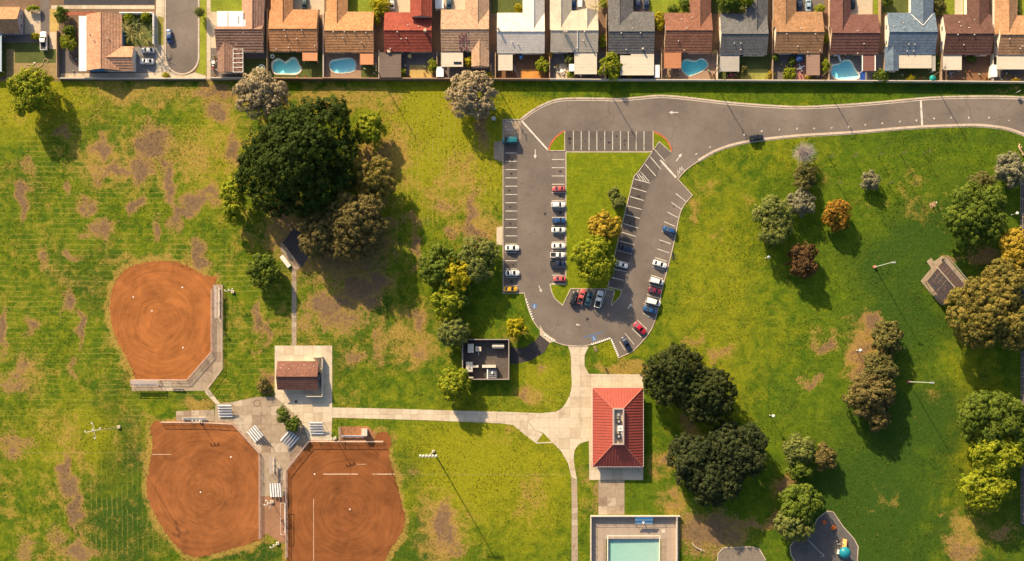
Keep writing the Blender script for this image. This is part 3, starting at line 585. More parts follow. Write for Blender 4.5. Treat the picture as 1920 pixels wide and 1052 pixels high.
# ------------------------------------------------------------------ houses
def roofmat(name, col, tile=True):
    if name in MATS: return MATS[name]
    m, nt, b = nodes_of(name)
    pos = nt.nodes.new('ShaderNodeNewGeometry').outputs['Position']
    vo = nt.nodes.new('ShaderNodeTexVoronoi'); vo.inputs['Scale'].default_value = 2.2; nt.links.new(pos, vo.inputs['Vector'])
    cell = nt.nodes.new('ShaderNodeSeparateColor'); nt.links.new(vo.outputs['Color'], cell.inputs[0])
    f1 = noise(nt, pos, 3.0, 4, 0.7); f2 = noise(nt, pos, 0.3, 4, 0.6, 0.4)
    a = 0.22 if tile else 0.07
    k = math_(nt, 'ADD', mrange(nt, cell.outputs[0], 0, 1, 1 - a, 1 + a), math_(nt, 'ADD', mrange(nt, f1, 0.3, 0.7, -a * .5, a * .5), mrange(nt, f2, 0.3, 0.7, -0.12, 0.12)))
    n = nt.nodes.new('ShaderNodeVectorMath'); n.operation = 'SCALE'; n.inputs[0].default_value = col; nt.links.new(k, n.inputs['Scale'])
    mp = nt.nodes.new('ShaderNodeMapping'); mp.inputs['Scale'].default_value = (1.1, .22, .5); nt.links.new(pos, mp.inputs['Vector'])
    cc = mix(nt, mrange(nt, noise(nt, mp.outputs[0], 1.0, 5, .65, .3), .54, .74, 0, .42), n.outputs[0], tuple(q * .5 for q in col))
    nt.links.new(cc, b.inputs['Base Color']); b.inputs['Roughness'].default_value = 0.85; b.inputs['Specular IOR Level'].default_value = 0.2
    bumpn(nt, b, f1, 0.3, 0.06); MATS[name] = m; return m
def slope(e0, e1, r1, r0, n=8, step=0.09, th=0.16):
    mb = MB(); L = lambda a, b, t: tuple(a[i] + (b[i] - a[i]) * t for i in range(3)); up = lambda p, d: (p[0], p[1], p[2] + d)
    for k in range(n):
        t0, t1 = k / n, (k + 1) / n
        a, b, c, d = L(e0, r0, t0), L(e1, r1, t0), L(e1, r1, t1), L(e0, r0, t1)
        mb.add([up(a, step), up(b, step), c, d, a if k else up(a, -th), b if k else up(b, -th)], [(0, 1, 2, 3), (4, 5, 1, 0), (0, 3, 4), (1, 5, 2)])
    mb.add([up(e0, -th), up(e1, -th), up(r1, -th), up(r0, -th), e0, e1, r1, r0], [(3, 2, 1, 0), (0, 3, 7, 4), (2, 1, 5, 6)])
    return mb
def gable_x(root, x0, x1, yn, yr, ys, he, hr, rm, wm, course=0.85, step=0.09, over=0.45, rake=0.35):
    X0, X1 = P(x0, yr, he)[0], P(x1, yr, he)[0]; Yn, Ys, Yr = P(0, yn, he)[1], P(0, ys, he)[1], P(0, yr, hr)[1]
    slope((X0, Ys, he), (X1, Ys, he), (X1, Yr, hr), (X0, Yr, hr), max(2, round((Yr - Ys) / course)), step).build('roof_slope', rm, root)
    slope((X1, Yn, he), (X0, Yn, he), (X0, Yr, hr), (X1, Yr, hr), max(2, round((Yn - Yr) / course)), step * .5).build('roof_slope', rm, root)
    MB().tube((X0, Yr, hr + .04), (X1, Yr, hr + .04), .13, n=6).build('ridge_cap', rm, root)
    a, b = Ys + over, Yn - over; ha = he + (hr - he) * over / (Yr - Ys) - .17; hb = he + (hr - he) * over / (Yn - Yr) - .17
    pr = [(a, 0), (b, 0), (b, hb), (Yr, hr - .18), (a, ha)]; n = 5
    xa, xb = X0 + rake, X1 - rake
    w = MB().add([(xa, y, z) for y, z in pr] + [(xb, y, z) for y, z in pr], [(0, 1, 2, 3, 4)[::-1], (5, 6, 7, 8, 9)] + [(i, (i + 1) % n, (i + 1) % n + n, i + n) for i in range(n)]).build('wall', wm, root)
    return X0, X1, Yn, Ys, Yr, xa, xb, a, b, w
def gable_y(root, x0, x1, xr, y0, y1, he, hr, rm, wm, course=0.85, step=0.06, over=0.4, open_south=False):
    # ridge runs north-south; y0 north pixel, y1 south pixel
    ym = (y0 + y1) / 2
    X0, X1, Xr = P(x0, ym, he)[0], P(x1, ym, he)[0], P(xr, ym, hr)[0]; Y0 = P(0, y0, he)[1]; Y1 = P(0, y1, hr if not open_south else he)[1]
    slope((X0, Y0, he), (X0, Y1, he), (Xr, Y1, hr), (Xr, Y0, hr), max(2, round((Xr - X0) / course)), step).build('roof_slope', rm, root)
    slope((X1, Y1, he), (X1, Y0, he), (Xr, Y0, hr), (Xr, Y1, hr), max(2, round((X1 - Xr) / course)), step).build('roof_slope', rm, root)
    MB().tube((Xr, Y0, hr + .03), (Xr, Y1, hr + .03), .12, n=6).build('ridge_cap', rm, root)
    a, b = X0 + over, X1 - over; ha = he + (hr - he) * over / (Xr - X0) - .17; hb = he + (hr - he) * over / (X1 - Xr) - .17
    pr = [(a, 0), (b, 0), (b, hb), (Xr, hr - .18), (a, ha)]; n = 5; ya, yb = Y1 + (.35 if open_south else .1), Y0 - .35
    MB().add([(x, ya, z) for x, z in pr] + [(x, yb, z) for x, z in pr], [(0, 1, 2, 3, 4), (9, 8, 7, 6, 5)] + [(i, i + n, (i + 1) % n + n, (i + 1) % n) for i in range(n)]).build('wall', wm, root)
FRAMEM = M('window_frame', (0.7, 0.68, 0.64), 0.5, 0.05, 1)
def window(root, x, y, z, w, h, ang):
    c, s = math.cos(ang), math.sin(ang); f = MB()
    for u, zz, sw, sh in ((0, z, w, .08), (0, z + h - .08, w, .08), (-w / 2 + .04, z + .08, .08, h - .16), (w / 2 - .04, z + .08, .08, h - .16), (0, z + .08, .05, h - .16)): f.box(x + u * c, y + u * s, zz, sw, .1, sh, ang)
    fo = f.build('window', FRAMEM, root)
    MB().box(x, y, z + .08, w - .16, .05, h - .16, ang).build('pane', GLASS, fo)
COVERM = {}
def cover(root, x0, x1, y0, y1, mat, h=2.55, ribs=0, slats=False, name='patio_cover', posts=True):
    a, b = P(x0, y0, h), P(x1, y1, h); xa, xb, yt, yb = a[0], b[0], a[1], b[1]; cx, cy = (xa + xb) / 2, (yt + yb) / 2
    if slats:
        m = MB()
        for xx in (xa, xb): m.box(xx, cy, h - .1, .12, yt - yb, .14)
        for yy in (yt, yb): m.box(cx, yy, h - .103, xb - xa, .12, .14)
        o = m.build(name, WHITEP, root)
        n = int((yt - yb) / 1.5)
        for i in range(1, n): MB().box(cx, yb + (yt - yb) * i / n, h + .04, xb - xa, .16, .1).build('slat', WHITEP, o)
    else:
        m = MB().box(cx, cy, h - .13, xb - xa, yt - yb, .13)
        for i in range(ribs): m.box(xa + (xb - xa) * (i + .5) / ribs, cy, h, (xb - xa) / ribs * .45, yt - yb, .06)
        o = m.build(name, mat, root)
        if not ribs: MB().strip([(xa, yb), (xb, yb), (xb, yt), (xa, yt)], .02, -.14, h - .16, h + .04).build('fascia', mat, o)
    if posts:
        for xx in (xa + .15, xb - .15):
            for yy in (yb + .15, yt - .15): MB().box(xx, yy, 0, .11, .11, h - .135).build('post', WHITEP, o)
    return o
ventm = M('vent_metal', (0.55, 0.5, 0.45), 0.5, 0.1, 2)
def vents(root, L, yn, yr, ys, he, hr):
    for x, y in L:
        t = (y - yr) / (ys - yr) if y > yr else (yr - y) / (yr - yn); z = hr - (hr - he) * max(0, min(1, t)) - .12
        a, b = P(x, y, z + .3); m = MB().box(a, b, z, .2, .2, .38).box(a, b, z + .38, .36, .36, .1, 0.0, .7)
        m.build('roof_vent', ventm, root)
HE, HR = 2.75, 4.85
# name, label, main(x0,x1,yn,yr,ys), wing(x0,x1,xr,apex), roof, wall, extra south wing, vents
RC = dict(orange=(0.37, 0.175, 0.08), orange2=(0.39, 0.195, 0.088), red=(0.25, 0.055, 0.034), pink=(0.37, 0.235, 0.15), white=(0.56, 0.50, 0.43), beige=(0.42, 0.355, 0.275), slate=(0.105, 0.10, 0.098), brown=(0.185, 0.082, 0.052), grey=(0.11, 0.108, 0.108), tan=(0.26, 0.14, 0.07), maroon=(0.13, 0.058, 0.046), blue=(0.105, 0.14, 0.185), umber=(0.11, 0.054, 0.04), tan2=(0.34, 0.185, 0.095), salmon=(0.42, 0.225, 0.135), mocha=(0.21, 0.12, 0.085))
WALLW = M('white_stucco', (0.66, 0.60, 0.52), 0.9, 0.07, 1.5); WALLB = M('tan_stucco', (0.45, 0.34, 0.24), 0.9, 0.07, 1.5); WALLC = M('blue_shaded_wall', (0.06, 0.17, 0.30), 0.8, 0.07, 1.5)  # the blue wall takes the gable's bluish shade into its paint
HOUSES = [
 ('orange tiled house left of the two matching ones, kidney pool behind', (506, 596, 18, 54, 96), (508, 549, 530, 42), 'orange', WALLB, None, [(533, 57), (566, 57), (536, 68), (556, 73), (518, 92), (541, 89), (590, 86)]),
 ('orange tiled house with the oval pool behind its back slope', (610, 701, 22, 57.5, 98), (612, 652, 631.5, 44), 'orange2', WALLB, None, [(625, 60), (646, 60), (665, 60), (686, 61), (643, 71), (678, 79)]),
 ('red tiled house with a taller two storey red front wing', (721, 810, 23, 57, 97), None, 'red', WALLB, None, [(745, 60), (752, 73), (762, 72), (785, 50), (796, 58), (765, 47), (732, 91)]),
 ('pinkish tan house with brown stained patch on its back slope', (827, 917, 18, 55, 96), (872, 917, 896, 44), 'pink', WALLW, (884, 917, 899, 73, 125), [(829, 42)]),
 ('white roofed house with a clean unbroken white back slope', (932, 1021, 24, 59, 100), (980, 1021, 1001, 54), 'white', WALLW, None, [(934, 53), (960, 79), (971, 82)]),
 ('beige roofed house with a seam down its back slope', (1032, 1121, 20, 57, 98), (1031, 1072, 1052, 51), 'beige', WALLW, None, [(1058, 60), (1096, 60), (1094, 76), (1075, 93), (1081, 90)]),
 ('charcoal tiled house with a big cream flat roof at the back', (1140, 1226, 22, 59, 101), (1140, 1187, 1162, 47), 'slate', WALLW, None, [(1165, 62), (1201, 62), (1186, 53), (1174, 93)]),
 ('chestnut brown house beside the bean shaped pool', (1246, 1334, 24, 57, 99), (1293, 1333, 1313, 51), 'brown', WALLB, None, [(1272, 77), (1288, 53), (1278, 36), (1298, 33), (1283, 94)]),
 ('dark grey shingled house under the shade of a street tree', (1350, 1438, 25, 63.5, 103), (1400, 1440, 1419, 58), 'grey', WALLW, None, [(1377, 81), (1389, 81), (1389, 93), (1383, 41)]),
 ('sandy brown shingled house with two cars in its drive', (1452, 1542, 22, 60, 100), (1450, 1493, 1473, 47), 'tan', WALLW, None, [(1475, 64), (1529, 64), (1515, 98), (1538, 95), (1496, 87), (1502, 53)]),
 ('maroon brown house with the free form pool behind', (1556, 1646, 27, 62, 102), (1556, 1595, 1580, 57), 'maroon', WALLB, None, [(1608, 58), (1608, 100), (1620, 82)]),
 ('blue grey shingled house with white valley flashing', (1663, 1753, 24, 60, 102), (1708, 1750, 1731, 48), 'blue', WALLW, (1659, 1685, 1675, 86, 133), [(1704, 83), (1715, 83), (1701, 96), (1713, 96), (1694, 43), (1715, 37), (1695, 52), (1676, 49)]),
 ('dark umber house with square cream patio roof', (1768, 1858, 27, 63, 103), (1813, 1854, 1836, 49), 'umber', WALLW, None, [(1796, 65), (1827, 65), (1807, 84), (1799, 42), (1802, 49), (1817, 52), (1827, 37)]),
 ('tan and brown house at the right edge of the picture', (1870, 1962, 29, 65, 103), (1865, 1908, 1892, 60), 'tan2', WALLW, None, [(1893, 73), (1913, 91), (1917, 87), (1887, 23)]),
]
def finish_house(root, g):
    X0, X1, Yn, Ys, Yr, xa, xb, a, b, w = g
    L = xb - xa
    for u, ww, z, h in ((.2, 1.6, .9, 1.2), (.45, 2.4, .12, 2.0), (.78, 1.8, .9, 1.2)): window(root, xa + L * u, a - .02, z, ww, h, 0)
    for x in (xa - .02, xb + .02):
        for u in (.3, .7): window(root, x, a + (b - a) * u, 1.0, 1.4, 1.1, math.pi / 2)
for lab, main, wing, rc, wm, sw, vl in HOUSES:
    x0, x1, yn, yr, ys = main; cx, cy = P((x0 + x1) / 2, yr)
    root = thing('house', lab, 'house', cx, cy, 0, 'row of houses along the park'); rm = roofmat('roof_' + rc, RC[rc], rc not in ('white', 'beige'))
    st = 0.015 if rc in ('white', 'beige') else (0.03 if rc in ('grey', 'tan', 'tan2', 'blue') else 0.05)
    g = gable_x(root, x0, x1, yn, yr, ys, HE, HR, rm, wm, 0.85, st); finish_house(root, g)
    if wing:
        wx0, wx1, wr, ap = wing; hw = HE + (HR - HE) * (ap - yn) / (yr - yn)
        gable_y(root, wx0, wx1, wr, -42, ap + 1, HE, hw - .02, rm, wm, 0.85, st * .6)
    if sw:
        sx0, sx1, sr, ap, se = sw; hw = HE + (HR - HE) * (ys - ap) / (ys - yr)
        Xr = sr; o_n = gable_y(root, sx0, sx1, sr, ap + 2, se, HE, hw - .03, rm, wm, 0.85, st * .6, .4, True)
    vents(root, vl, yn, yr, ys, HE, HR)
    if rc == 'red':   # taller front wing
        gable_y(root, 769, 810, 790, -40, 32, 5.0, 6.4, rm, WALLB, 0.85, 0.08, .4, True)
        MB().box(*P(729, 96.5, 2.7), 2.2, 1.0, .9, .8).build('chimney', WALLB, root); MB().box(*P(797, 57, 5.4), 4.6, .9, .9, 1.4).build('chimney', WALLB, root)
    if rc == 'white': MB().box(*P(934, 54, 4.6), 4.2, .5, .5, 1.9).build('chimney', ventm, root)
    if rc == 'beige':
        hw = HE + (HR - HE) * (52 - 20) / 37; gable_y(root, 1084, 1121, 1101, 19, 53, HE + .1, hw, rm, wm, .85, .02)
        q0, q1 = P(1083, 58, HR), P(1083, 97, HE); MB().tube((q0[0], q0[1], HR + .05), (q1[0], q1[1], HE + .1), .12).build('seam', WHITEP, root)
        for x in (1058, 1062, 1096): MB().box(*P(x, 60, 5.5), 4.8, .35, .35, 1.5).build('chimney', ventm, root)
    if rc == 'slate': MB().box(*P(1205, 92, 3.4), 2.6, .45, .45, 1.6).build('chimney', ventm, root)
    if rc == 'pink':  # brown tile repair patch, laid tile by tile
        tm = roofmat('roof_patch', (0.20, 0.085, 0.085))
        for k in range(9):
            for j in range(5):
                if random.random() < .62:
                    x = 861 + j * 4 + random.uniform(-1, 1); y = 57 + k * 4.3; t = (y - 55) / 41; z = HR - (HR - HE) * t + .07
                    a, b = P(x, y, z); MB().box(a, b, z, .45, .62, .05).build('roof_tile', tm, root)
    if rc == 'blue':  # white valley flashing
        for xa_, xb_ in ((1708, 1731), (1748, 1731)):
            q0, q1 = P(xa_, 27, HE), P(xb_, 48, 4.4); MB().tube((q0[0], q0[1], HE + .1), (q1[0], q1[1], 4.42), .11, n=5).build('valley_flashing', WHITEP, root)
# covers belonging to the houses above
HO = [o for o in bpy.data.objects if o.name.startswith('house')]; HO.sort(key=lambda o: o.location.x)
cm_ = lambda n: roofmat('roof_' + n, RC[n])
creamflat = M('cream_flat_roof', (0.50, 0.435, 0.345), 0.85, 0.08, 0.8); greyflat = M('grey_flat_roof', (0.33, 0.30, 0.265), 0.85, 0.1, 0.8)
cover(HO[0], 567, 595, 97, 114, M('salmon_flat_roof', (0.50, 0.21, 0.10), .85, .08, 1)); cover(HO[1], 675, 700, 99, 121, M('salmon_flat_roof', None))
cover(HO[2], 711, 752, 98, 145, M('brown_boards', (0.13, 0.095, 0.08), .9, .15, 1), 2.4)
cover(HO[3], 827, 868, 97.5, 125, creamflat); MB().box(*P(858, 118, 2.7), 2.5, 2.6, .9, .12).build('skylight', GLASS, HO[3])
cover(HO[4], 934, 961, 101, 132, creamflat); cover(HO[5], 1077, 1119, 99, 139, creamflat)
o = cover(HO[6], 1163, 1226, 104, 141, creamflat, 2.75); cover(HO[6], 1183, 1226, 92, 103.8, creamflat, 2.74)
cover(HO[7], 1245, 1277, 92, 128, M('rust_flat_roof', (0.36, 0.15, 0.07), .85, .1, 1), 2.8); cover(HO[8], 1350, 1386, 101, 134, greyflat)
cover(HO[9], 1512, 1537, 101, 141, M('mocha_flat_roof', (0.24, 0.15, 0.11), .85, .08, 1)); o = cover(HO[10], 1617, 1641, 103, 133, M('maroon_flat_roof', (0.17, 0.075, 0.06), .85, .08, 1))
for x in (1617, 1641): q = P(x, 118, 2.6); MB().box(q[0], q[1], 2.52, .3, 5.4, .1).build('edge_board', WHITEP, o)
cover(HO[11], 1685.5, 1747, 102.5, 128, creamflat, 2.6, 20); cover(HO[11], 1748, 1754, 96, 133, greyflat, 2.5); cover(HO[12], 1768, 1803, 101, 131, creamflat); cover(HO[13], 1869, 1945, 103.5, 130, creamflat, 2.5, 22)

# house west of the close, standing end-on
cx, cy = P(200, 80); hb = thing('house', 'large tan tiled house left of the cul-de-sac with white side patio', 'house', cx, cy, 0, 'row of houses along the park')
rm = roofmat('roof_salmon', RC['salmon'])
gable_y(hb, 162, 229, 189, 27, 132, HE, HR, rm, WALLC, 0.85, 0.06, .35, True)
gable_x(hb, 196, 251, 87, 107, 133, HE, 4.35, rm, WALLW, 0.85, 0.09)
cover(hb, 148, 162, 30, 133, WHITEP, 2.5)
for x, y in ((166, 63), (176, 76), (186, 56), (194, 72), (186, 104), (203, 73)): MB().box(*P(x, y, 4), 3.3 if x < 170 else 4.0, .25, .25, .6).build('roof_vent', ventm, hb)
cx, cy = P(450, 70); hc = thing('house', 'L shaped brown tiled house right of the cul-de-sac with pergola', 'house', cx, cy, 0, 'row of houses along the park')
rm = roofmat('roof_mocha', RC['mocha']); rs = roofmat('roof_dusty', (0.36, 0.20, 0.135))
g = gable_x(hc, 406, 494, 46, 55, 97, HE, HR, rm, WALLW, 0.85, 0.09); finish_house(hc, g)
gable_y(hc, 408, 455, 421, 77, 136, HE, HE + (HR - HE) * (97 - 77) / 42, rm, WALLW, 0.85, .05, .35, True)
gable_y(hc, 454, 495, 473, -42, 56, HE + .1, HR - .05, rs, WALLW, 0.85, .05)
cover(hc, 407, 456, 21, 54.5, WHITEP, 3.6, 0, False, 'flat_roof', False); cover(hc, 456.2, 466, 37, 54.5, WHITEP, 3.5, 0, False, 'flat_roof', False)
q0, q1 = P(407.5, 21.5, 3.4), P(456, 54, 3.4); MB().box((q0[0] + q1[0]) / 2, (q0[1] + q1[1]) / 2, 0, q1[0] - q0[0] - .6, q0[1] - q1[1] - .6, 3.45).build('wall', WALLW, hc)
for x in (427, 447): MB().box(*P(x, 37, 3.7), 3.62, .22, 5.2 if x == 427 else 2.4, .08).build('roof_joint', JOINT, hc)
cover(hc, 437, 455.5, 92, 135, None, 3.7, 0, True, 'pergola')
for x, y in ((424, 58), (437, 59), (465, 59), (455, 61), (442, 82), (445, 91)): MB().box(*P(x, y, 4.9), 4.1, .22, .22, .5).build('roof_vent', ventm, hc)
cx, cy = P(5, 38); ha = thing('house', 'house cut by the left edge with tan and brown roof', 'house', cx, cy, 0, 'row of houses along the park')
g = gable_x(ha, -50, 38, 13, 36, 62, HE, HR, roofmat('roof_tan2', RC['tan2']), M('lilac_stucco', (0.40, 0.33, 0.36), .9, .07, 1)); finish_house(ha, g)
cover(ha, -30, 3, 63, 134, M('blue_flat_roof', (0.30, 0.38, 0.45), .8, .1, 1), 2.5)

# ------------------------------------------------------------------ yards
def patch(name, rect, mat, z, holes=()):
    p = rect if isinstance(rect[0], tuple) else [(rect[0], rect[1]), (rect[2], rect[1]), (rect[2], rect[3]), (rect[0], rect[3])]
    return struct(name, MB().sheet(PP(p), z, [offset(POOLW[h], .02) for h in holes]), mat)
dirtm = M('yard_dirt', (0.155, 0.095, 0.058), .95, .25, 1.2, .2); darkp = M('yard_paving', (0.13, 0.105, 0.095), .9, .18, 1.0); pav = M('brick_paving', (0.27, 0.175, 0.115), .9, .16, 1.5); lightp = M('pale_paving', (0.44, 0.35, 0.25), .9, .13, 1)
ydk = M('dark_lawn', (0.070, 0.085, 0.018), .95, .3, 1.4, .3); ybr = M('front_lawn', (0.16, 0.19, 0.012), .95, .3, 1.4, .3); gold = M('straw_grass', (0.40, 0.27, 0.085), .95, .3, 1.4, .3); pinkp = M('pink_paving', (0.34, 0.15, 0.135), .9, .15, 1.5); greyd = M('grey_deck', (0.20, 0.185, 0.17), .9, .15, 1)  # ydk is a plain darker green grass
orangeg = M('orange_mulch', (0.46, 0.20, 0.045), .95, .35, 2, .3)
patch('yard', (-60, -40, 1960, 152), dirtm, 0.010, [k for k in POOLW if k != 'public'])
YZ = 0.0
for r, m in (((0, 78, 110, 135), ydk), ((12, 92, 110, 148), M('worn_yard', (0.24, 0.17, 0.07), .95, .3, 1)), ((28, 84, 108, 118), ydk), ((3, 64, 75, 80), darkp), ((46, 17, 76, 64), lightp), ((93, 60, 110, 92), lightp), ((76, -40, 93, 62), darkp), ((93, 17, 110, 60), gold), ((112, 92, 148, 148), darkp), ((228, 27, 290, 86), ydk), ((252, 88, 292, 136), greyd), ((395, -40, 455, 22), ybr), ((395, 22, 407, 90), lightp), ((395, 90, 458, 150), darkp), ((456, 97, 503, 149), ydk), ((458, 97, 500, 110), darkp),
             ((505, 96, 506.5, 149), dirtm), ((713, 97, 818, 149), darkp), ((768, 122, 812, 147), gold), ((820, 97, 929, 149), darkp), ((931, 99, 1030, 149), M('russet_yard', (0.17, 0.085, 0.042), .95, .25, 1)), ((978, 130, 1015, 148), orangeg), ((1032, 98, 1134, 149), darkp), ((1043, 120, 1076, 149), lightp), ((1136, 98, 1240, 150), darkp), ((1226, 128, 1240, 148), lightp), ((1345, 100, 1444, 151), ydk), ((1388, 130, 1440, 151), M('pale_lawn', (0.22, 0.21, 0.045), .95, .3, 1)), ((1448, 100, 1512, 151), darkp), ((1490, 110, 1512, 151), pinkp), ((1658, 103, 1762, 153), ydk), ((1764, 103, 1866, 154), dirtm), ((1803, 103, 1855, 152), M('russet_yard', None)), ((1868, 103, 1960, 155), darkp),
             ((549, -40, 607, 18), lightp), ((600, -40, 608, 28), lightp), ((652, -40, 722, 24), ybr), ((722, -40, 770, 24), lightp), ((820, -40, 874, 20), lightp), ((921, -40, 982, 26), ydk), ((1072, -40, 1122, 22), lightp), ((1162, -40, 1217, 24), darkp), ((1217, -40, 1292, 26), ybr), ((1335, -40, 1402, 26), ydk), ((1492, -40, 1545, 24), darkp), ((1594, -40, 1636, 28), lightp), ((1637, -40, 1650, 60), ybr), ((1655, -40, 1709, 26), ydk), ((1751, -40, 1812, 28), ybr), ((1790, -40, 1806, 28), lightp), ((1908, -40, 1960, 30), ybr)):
    YZ += 0.0002; patch('yard', r, m, 0.012 + YZ)
patch('yard', (505, 96, 607, 150), ydk, 0.028, ['kidney']); patch('yard', (610, 98, 711, 149), pav, 0.028, ['oval']); patch('yard', (677, 121, 709, 147), ydk, 0.034)
patch('yard', (1243, 99, 1342, 151), pav, 0.028, ['bean']); patch('yard', (1552, 102, 1655, 155), greyd, 0.028, ['free']); patch('yard', (1612, 134, 1622, 152), M('blue_tarp', (0.02, 0.07, 0.32), .5, .1, 2), 0.034)
# pools
copm = M('pool_coping', (0.62, 0.53, 0.42), .8, .1, 2); plas = M('pool_plaster', (0.72, 0.80, 0.78), .7, .06, 1)
def pool(key, label, absorb, dens, deep, shallow, copw=.4, plaster=plas, lip=.10, wl=-.12):
    w = POOLW[key]; xs = [p[0] for p in w]; ys = [p[1] for p in w]; cx, cy = (min(xs) + max(xs)) / 2, (min(ys) + max(ys)) / 2
    r = thing('swimming_pool', label, 'pool', cx, cy)
    n = len(w)
    def zf(p):  # floor falls from the lower right to the upper left
        t = ((p[0] - min(xs)) / (max(xs) - min(xs)) + (max(ys) - p[1]) / (max(ys) - min(ys))) / 2
        return -(deep + (shallow - deep) * t)
    vs = [(x, y, lip - .01) for x, y in w] + [(x, y, zf((x, y))) for x, y in w] + [(cx, cy, zf((cx, cy)))]
    fs = [((i + 1) % n, i, i + n, (i + 1) % n + n) for i in range(n)] + [(i + n, (i + 1) % n + n, 2 * n) for i in range(n)]
    MB().add(vs, fs).build('basin', plaster, r)
    MB().strip(w, -.02, copw, 0.0, lip).build('coping', copm, r)
    wi = offset(w, -.012); vs = [(x, y, wl) for x, y in wi] + [(x, y, zf((x, y)) + .015) for x, y in wi] + [(cx, cy, zf((cx, cy)) + .015)]
    fs = [tuple(range(n)), *[((i + 1) % n, i, i + n, (i + 1) % n + n)[::-1] for i in range(n)], *[(i + n, (i + 1) % n + n, 2 * n)[::-1] for i in range(n)]]
    MB().add(vs, fs).build('water', water_mat('water_' + key, absorb, dens), r)
pool('kidney', 'turquoise kidney shaped pool with white coping in a lawn yard', (.05, .93, .92), .55, 1.5, .4)
pool('oval', 'blue oval pool set in brown paving', (.08, .88, .95), .5, 1.4, .5, .2)
pool('bean', 'teal bean shaped pool behind the chestnut brown house', (.02, .88, .90), .7, 1.4, .7, .25)
pool('free', 'bright blue free form pool behind the maroon brown house', (.05, .86, .97), .5, 1.4, .4, .25)
pool('public', 'large pale public pool with teal shaded edge in its walled deck', (.0, .93, .94), .34, .9, .5, .35, M('worn_pool_plaster', (0.50, 0.475, 0.40), .8, .05, 1), .06, -.18)
kd = P(489, 129); o = thing('paddling_pool', 'small green paddling pool behind the L shaped brown house', 'pool', *kd)
kp = ccw(PP(smooth([(481, 128), (485, 125), (491, 122), (496, 125), (496, 131), (490, 137), (484, 135)], 2, True)))
MB().strip(kp, .12, -.12, 0.02, .32).build('rim', WHITEP, o); MB().prism(kp, .02, .22).build('water', M('green_water', (0.03, 0.34, 0.24), .1, .1, 2), o)

# ------------------------------------------------------------------ walls and fences between yards
wallm = M('block_wall', (0.47, 0.40, 0.32), .9, .12, 1.4); wallr = M('brown_block_wall', (0.30, 0.185, 0.115), .9, .14, 1.4); woodf = M('wooden_fence', (0.30, 0.205, 0.125), .9, .2, 3)
def wall(label, x0, y0, x1, y1, h=1.9, t=.22, mat=wallm, cap=True, cat='wall', name='garden_wall', grp=None):
    a, b = P(x0, y0), P(x1, y1); L = math.dist(a, b); an = math.atan2(b[1] - a[1], b[0] - a[0]); cx, cy = (a[0] + b[0]) / 2, (a[1] + b[1]) / 2
    r = thing(name, label, cat, cx, cy, 0, grp); MB().box(cx, cy, 0, L, t, h, an).build('wall_body', mat, r)
    if cap: MB().box(cx, cy, h, L, t + .1, .08, an).build('coping', mat, r)
    return r
rear = [(113, 148.5, 386, 149), (396, 149, 503, 149), (503, 149, 608, 150), (608, 149, 712, 150), (712, 149.5, 820, 150), (820, 150, 930, 150.5), (930, 150.5, 1031, 151), (1031, 151, 1135, 152), (1135, 152, 1240, 152.5), (1240, 152.5, 1343, 153), (1343, 153, 1446, 153.5), (1446, 153.5, 1551, 154), (1551, 154, 1656, 154.5), (1656, 154.5, 1762, 155), (1762, 155, 1867, 156), (1867, 156, 1965, 157)]
who = ['the large tan house by the close', 'the L shaped brown house', 'the kidney pool yard', 'the oval pool yard', 'the red tiled house', 'the pinkish tan house', 'the white roofed house', 'the beige roofed house', 'the charcoal tiled house', 'the bean shaped pool', 'the dark grey shingled house', 'the sandy brown house', 'the free form pool', 'the blue grey shingled house', 'the dark umber house', 'the rightmost tan house']
for i, (q, wname) in enumerate(zip(rear, who)):
    wall('park side block wall behind ' + wname, *q, h=1.9 if i else 1.2, mat=wallr if i in (2, 3, 4, 5, 6) else wallm, grp='rear walls along the park')
side = [(111, 60, 111, 147, 'left of the large tan house'), (503, 18, 503, 147, 'left of the kidney pool yard'), (608, 27, 608, 148, 'between the kidney and oval pool yards'), (712, 97, 712, 148, 'between the oval pool and red house yards'), (820, 100, 820, 149, 'right of the red house yard'), (929, 100, 929, 149, 'left of the white roofed house'), (1030, 105, 1030, 150, 'between the white and beige houses'), (1136, 30, 1136, 151, 'left of the charcoal house'), (1239, 92, 1239, 151, 'right of the cream flat roof'), (1343, 100, 1343, 152, 'right of the bean shaped pool'), (1446, 40, 1446, 152, 'left of the sandy brown house'), (1551, 100, 1551, 153, 'left of the free form pool'), (1647, 0, 1647, 60, 'upper right of the maroon house'), (1655, 100, 1655, 153, 'left of the blue grey house'), (1761, 100, 1761, 154, 'left of the dark umber house'), (1857, 104, 1857, 154, 'right of the dark umber house yard'), (291, 27, 291, 86, 'around the palm garden by the close'), (228, 27.5, 291, 27.5, 'along the top of the palm garden')]
for x0, y0, x1, y1, l in side: wall('slim boundary wall ' + l, x0, y0, x1, y1, 1.8, .2, WHITEP if x1 == 291 else woodf if x0 not in (608, 712, 1343, 1857) else wallm, x0 not in (503, 1136), grp='side boundary walls')
